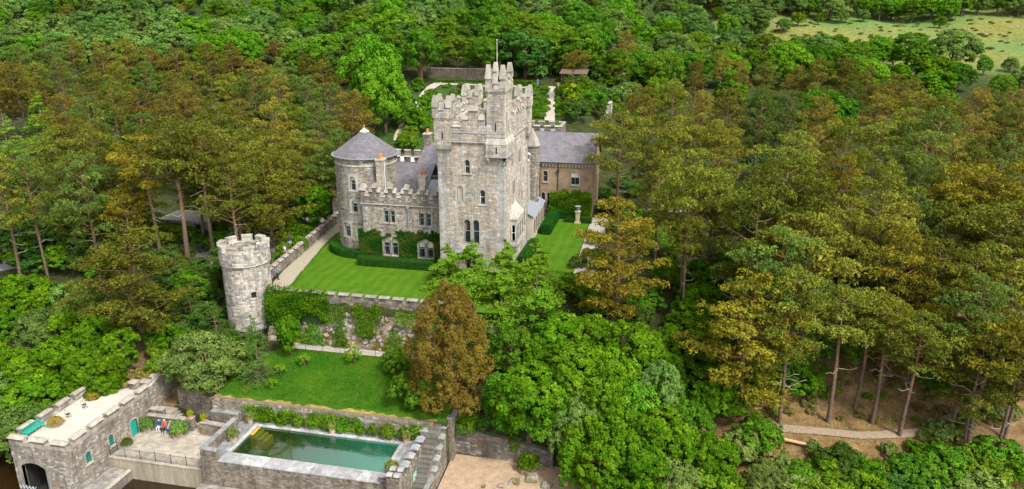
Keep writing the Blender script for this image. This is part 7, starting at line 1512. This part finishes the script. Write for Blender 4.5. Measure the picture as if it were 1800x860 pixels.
# undergrowth in the right wood
ULb = {'shrub_dark': 'dark undergrowth bush beneath the right-hand pines', 'shrub_lush': 'green undergrowth bush beneath the right-hand pines', 'shrub_mid': 'leafy undergrowth bush beneath the right-hand pines'}
UGp = {k: v.replace('bush beneath', 'bushes beneath') for k, v in ULb.items()}
def U_(rows, kinds, lab, grp, h=(1.6, 3.0), wd=1.2):
    for px, py in rows:
        p = PG(px, py); k = prng.choice(kinds); plant(k, p.x, p.y, prng.uniform(*h), wd * prng.uniform(.8, 1.2), lab[k], grp[k], name='undergrowth_bush', cat='bush')
U_([(1010, 520), (1040, 540), (1055, 560), (1110, 575), (1130, 545), (1140, 520), (1170, 500), (1210, 520), (1230, 500), (1260, 490), (1290, 500), (1225, 540), (1250, 560), (1240, 590), (1215, 580), (1320, 540), (1360, 545), (1400, 560), (1440, 590), (1380, 600), (1420, 620), (1350, 620), (1470, 640), (1540, 630), (1400, 690), (1370, 660), (1600, 660), (1640, 690), (1690, 680), (1740, 690), (1780, 670), (1620, 560), (1500, 590), (1560, 570)], ['shrub_dark', 'shrub_lush', 'shrub_mid', 'shrub_dark'], ULb, UGp)
U_([(1090, 330), (1120, 345), (1150, 340), (1200, 340), (1240, 350), (1290, 360), (1060, 350), (1075, 375), (1110, 392), (1150, 400), (1100, 420), (1140, 430), (1170, 450), (1330, 380), (1380, 390), (1440, 400)], ['shrub_dark', 'shrub_mid'], ULb, UGp)
U_([(1235, 600), (1225, 640), (1245, 670), (1260, 700), (1240, 730), (1290, 660), (1310, 690), (1275, 735), (1330, 650), (1350, 690), (1225, 570), (1330, 600), (1300, 610), (1270, 620), (1380, 640), (1400, 650), (1480, 620), (1560, 640)], ['shrub_lush', 'shrub_mid', 'shrub_lush'], {'shrub_lush': 'fresh green undergrowth beside the brown bank', 'shrub_mid': 'leafy undergrowth beside the brown bank'}, {'shrub_lush': 'fresh undergrowth by the brown bank', 'shrub_mid': 'leafy undergrowth by the brown bank'}, (2.0, 3.6), 1.1)
# tufts on the brown bank and bare ground beside the path
for k in range(60):
    p = PG(prng.uniform(1340, 1660), prng.uniform(640, 742)); plant(prng.choice(('shrub_heath', 'shrub_heath', 'shrub_mid')), p.x, p.y, prng.uniform(.25, .7), 1.0, 'low tuft on the bare bank above the woodland path', 'tufts on the brown bank', name='ground_tuft', cat='tuft')
rs = np.random.RandomState(21); BP = []
for k in range(2600):
    p = PG(prng.uniform(1310, 1690), prng.uniform(640, 800)) if k < 900 else PZ(prng.uniform(1310, 1690), prng.uniform(640, 800), -5); BP.append((p.x, p.y, hgt(p.x, p.y) + .06))
BP = np.array(BP); o = link('forest_litter', leafmesh('forest_litter', BP, np.tile([0, -.3, .9], (len(BP), 1)), .34, np.clip(rs.uniform(0, 1, len(BP)), 0, 1), LM['heath'], rs, .22, .6)); tag(o, 'fallen needles, twigs and dry bracken on the brown bank', 'litter', kind='stuff')
# -- left shore trees and scrub
LLb = {'broad_mid': 'mid green tree on the shore slope left of the boathouse', 'broad_lush': 'fresh green tree on the shore slope left of the boathouse', 'broad_grey': 'grey-green tree on the shore slope left of the boathouse'}
LGp = {k: v.replace('tree on', 'trees on') for k, v in LLb.items()}
W(['broad_mid', 'broad_lush', 'broad_grey'], [(-20, 500), (25, 485), (75, 495), (125, 490), (10, 545), (60, 550), (110, 545), (160, 550), (-15, 600), (35, 610), (90, 605), (140, 610), (0, 660), (55, 665), (110, 660), (165, 640), (20, 715), (75, 710), (130, 700)], 6.2, .95, LLb, LGp, hj=.8)
ptop('broad_lush', 205, 575, 6.0, wd=.9, label='dense bright green tree leaning over the ruined wall', var=1); ptop('broad_lush', 190, 620, 5.0, wd=.8, label='low bright green tree above the boathouse roof', var=0)
USb = {'shrub_mid': 'roadside shrub at the edge of the left wood', 'shrub_lush': 'fresh green roadside shrub at the edge of the left wood', 'shrub_dark': 'dark shrub at the edge of the left wood'}; USg = {k: v.replace('shrub at', 'shrubs at') for k, v in USb.items()}
U_([(40, 470), (75, 470), (110, 470), (140, 475), (165, 465), (60, 450), (100, 450), (130, 455), (150, 440), (20, 445), (45, 425), (80, 425), (110, 420), (170, 430), (200, 450), (215, 470), (180, 490), (20, 420), (300, 470), (325, 500), (350, 510), (365, 490), (340, 530), (310, 540), (370, 530), (250, 440), (260, 420), (180, 410), (300, 430), (360, 440), (395, 440), (350, 580), (330, 600), (380, 590), (400, 610), (300, 610), (280, 630)], ['shrub_mid', 'shrub_lush', 'shrub_dark', 'shrub_dark'], USb, USg, (1.5, 3.0), 1.25)
for px, py, h_ in ((12, 330, 5), (45, 350, 4.5), (20, 372, 4), (75, 340, 4)): ptop('fir_lime', px, py, h_, wd=1.4, label='low lime green conifer under the bare pine trunks by the road', group='low lime conifers by the road', var=0)
U_([(385, 415), (410, 420), (435, 415), (400, 398), (450, 405), (360, 405), (300, 410), (330, 425), (270, 410), (345, 395), (420, 400), (470, 410)], ['shrub_dark', 'shrub_lush', 'shrub_mid'], {k: v + ' bush under the pines around the car park' for k, v in (('shrub_mid', 'leafy'), ('shrub_lush', 'fresh green'), ('shrub_dark', 'dark'))}, {k: v + ' bushes around the car park' for k, v in (('shrub_mid', 'leafy'), ('shrub_lush', 'fresh green'), ('shrub_dark', 'dark'))}, (1.4, 2.6), 1.2)
U_([(520, 410), (540, 420), (505, 430), (555, 410), (530, 440), (500, 450), (515, 395)], ['shrub_lush', 'shrub_mid'], {'shrub_lush': 'fresh green bush behind the path wall', 'shrub_mid': 'leafy bush behind the path wall'}, {'shrub_lush': 'fresh bushes behind the path wall', 'shrub_mid': 'leafy bushes behind the path wall'}, (1.6, 2.6), 1.0)
U_([(430, 640), (425, 615), (415, 660), (440, 625)], ['shrub_mid', 'shrub_dark'], {'shrub_mid': 'green bush between the lookout tower and lower lawn', 'shrub_dark': 'dark bush between the lookout tower and lower lawn'}, {'shrub_mid': 'green bushes below the lookout tower', 'shrub_dark': 'dark bushes below the lookout tower'}, (1.2, 2.2), .9)
U_([(1015, 470), (1030, 450), (1045, 430), (1022, 500), (1050, 470), (1005, 505)], ['shrub_dark', 'shrub_mid'], {'shrub_dark': 'dark bush along the gravel edge of the side lawn', 'shrub_mid': 'leafy bush along the gravel edge of the side lawn'}, {'shrub_dark': 'dark bushes by the side lawn', 'shrub_mid': 'leafy bushes by the side lawn'}, (1.0, 2.0), 1.0)
for x, y, h_, k_ in ((-18.6, 71.6, 3.2, 'shrub_dark'), (-16.2, 72.4, 3.4, 'shrub_lush'), (-14.0, 71.0, 3.4, 'shrub_mid'), (-17.4, 69.4, 3.0, 'shrub_lush'), (-12.2, 73.6, 3.0, 'shrub_dark'), (-19.4, 68.0, 2.6, 'shrub_mid')): plant(k_, x, y, h_, 1.1, {'shrub_dark': 'dark', 'shrub_lush': 'fresh green', 'shrub_mid': 'leafy'}[k_] + ' bush below the light green conifers', {'shrub_dark': 'dark', 'shrub_lush': 'fresh green', 'shrub_mid': 'leafy'}[k_] + ' bushes below the light green conifers', name='undergrowth_bush', cat='bush')
U_([(1348, 758), (1330, 752), (1362, 764), (1622, 776), (1646, 766), (1605, 795), (1640, 800), (1665, 775), (1690, 752), (1715, 742), (1745, 738), (1775, 735), (1560, 800), (1480, 800), (1430, 800)], ['shrub_mid', 'shrub_lush', 'shrub_pale'], {k: v + ' bush on the lake side of the woodland path' for k, v in (('shrub_mid', 'leafy'), ('shrub_lush', 'fresh green'), ('shrub_pale', 'pale olive'))}, {k: v + ' bushes on the lake side of the woodland path' for k, v in (('shrub_mid', 'leafy'), ('shrub_lush', 'fresh green'), ('shrub_pale', 'pale olive'))}, (.7, 1.6), 1.0)
U_([(820, 765), (850, 775), (835, 750), (870, 770), (905, 800), (930, 830), (900, 770)], ['shrub_lush', 'shrub_dark', 'shrub_mid'], {k: v + ' on top of the beach wall' for k, v in (('shrub_lush', 'fresh green bush'), ('shrub_dark', 'dark bush'), ('shrub_mid', 'leafy bush'))}, {k: v + ' on top of the beach wall' for k, v in (('shrub_lush', 'fresh green bushes'), ('shrub_dark', 'dark bushes'), ('shrub_mid', 'leafy bushes'))}, (1.0, 2.0), .9)
rs = np.random.RandomState(8); n = 700; x = rs.uniform(-19, -8, n); y = rs.uniform(53, 62, n); P = np.array([(a, b, hgt(a, b) + .05) for a, b in zip(x, y)])
o = link('beach_litter', leafmesh('beach_litter', P, np.tile([0, 0, 1.], (n, 1)), .13, np.clip(rs.uniform(0, 1, n), 0, 1), LM['heath'], rs, .5, .4)); tag(o, 'scattered weed and leaf litter on the sand', 'litter', kind='stuff')
# -- small things: fallen log, beach rocks, parked cars, shed
a_, b_ = PG(1372, 782), PG(1446, 802); g = G(); g.tube([a_ + Vector((0, 0, .45)), a_.lerp(b_, .5) + Vector((0, 0, .5)), b_ + Vector((0, 0, .45))], [.16, .14, .10]); tag(g.build('fallen_log', plain('bare_wood', (.42, .27, .14), .9, .25), loc=a_), 'pale stripped log lying below the woodland path', 'log')
for px, py, s_ in ((905, 850, .55), (935, 845, .7), (880, 858, .35), (960, 855, .6), (850, 857, .25), (1625, 850, .7), (1660, 855, .5)):
    p = PG(px, py); g = G(); boulder(g, (p.x, p.y, p.z + .1), s_, rr, .6); tag(g.build('shore_rock', ROCK, loc=p), 'mossy grey rock at the edge of the shore', 'rock', 'rocks at the shore')
def car(x, y, rz, col, lb):
    T = thing('parked_car', (x, y, .01), lb, 'car', None, rz); OFF[T.name] = Vector((0, 0, 0)); m = plain('car_paint', col, .3, .05, 2, 0, 0, .6)
    sec = [(-2.1, .45, .72, .72), (-2.0, .35, .9, .82), (-1.1, .3, .95, .86), (.8, .3, .93, .86), (1.9, .35, .86, .82), (2.1, .45, .7, .7)]; g = G(); vs = []
    for xx, z0_, z1_, hw in sec: vs += [(xx, -hw, z0_), (xx, hw, z0_), (xx, hw, z1_ - .1), (xx, hw * .9, z1_), (xx, -hw * .9, z1_), (xx, -hw, z1_ - .1)]
    n = len(sec); g.idx(vs, [(6 * i + k, 6 * i + (k + 1) % 6, 6 * i + 6 + (k + 1) % 6, 6 * i + 6 + k) for i in range(n - 1) for k in range(6)] + [(5, 4, 3, 2, 1, 0), tuple(range(6 * n - 6, 6 * n))]); b_ = link('body', g.mesh('body', m), T)
    g = G(); g.idx([(-1.7, -.76, .92), (1.05, -.76, .92), (1.05, .76, .92), (-1.7, .76, .92), (-1.25, -.6, 1.42), (.3, -.6, 1.42), (.3, .6, 1.42), (-1.25, .6, 1.42)], [(0, 1, 5, 4), (1, 2, 6, 5), (2, 3, 7, 6), (3, 0, 4, 7)]); link('windows', g.mesh('windows', GLASS), T)
    g = G(); g.box(-1.26, .31, -.61, .61, 1.42, 1.46); link('roof', g.mesh('roof', m), b_)
    for xx in (-1.3, 1.3):
        for sy in (-1, 1): g = G(); g.bar((xx, sy * .68, .32), (xx, sy * .88, .32), .32, n=14); wh = link('wheel', g.mesh('wheel', IRON), T); g = G(); g.bar((xx, sy * .86, .32), (xx, sy * .9, .32), .18, n=10); link('rim', g.mesh('rim', STEEL), wh)
car(-59.5, 98.5, R(20), (.02, .05, .22), 'dark blue car parked under the pines behind the lookout tower'); car(-63.5, 96.5, R(15), (.03, .12, .45), 'bright blue car parked under the pines further from the castle'); car(-55.6, 92.0, R(70), (.03, .03, .035), 'black car parked near the drooping olive pine')
sp_ = PZ(330, 415, 0); SD = thing('stone_shed', (sp_.x, sp_.y, 0), 'low stone outbuilding with pale flat roof among the left pines', 'outbuilding')
masonry(SD, planar((sp_.x - 4, sp_.y, 0), (1, 0, 0), (0, -1, 0)), 8, 2.2, PALB, STONED, [hole(2.2, .3, 1.8, 2.4), hole(5.8, 0, 1.9, 1.0)], 'wall')
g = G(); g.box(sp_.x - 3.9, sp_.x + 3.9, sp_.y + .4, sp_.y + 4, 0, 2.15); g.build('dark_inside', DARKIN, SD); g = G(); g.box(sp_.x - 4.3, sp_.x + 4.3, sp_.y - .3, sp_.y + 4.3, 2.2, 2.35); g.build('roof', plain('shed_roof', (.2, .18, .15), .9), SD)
print('TREES', len(TREES), 'hill', hill, 'objects', len(bpy.data.objects))
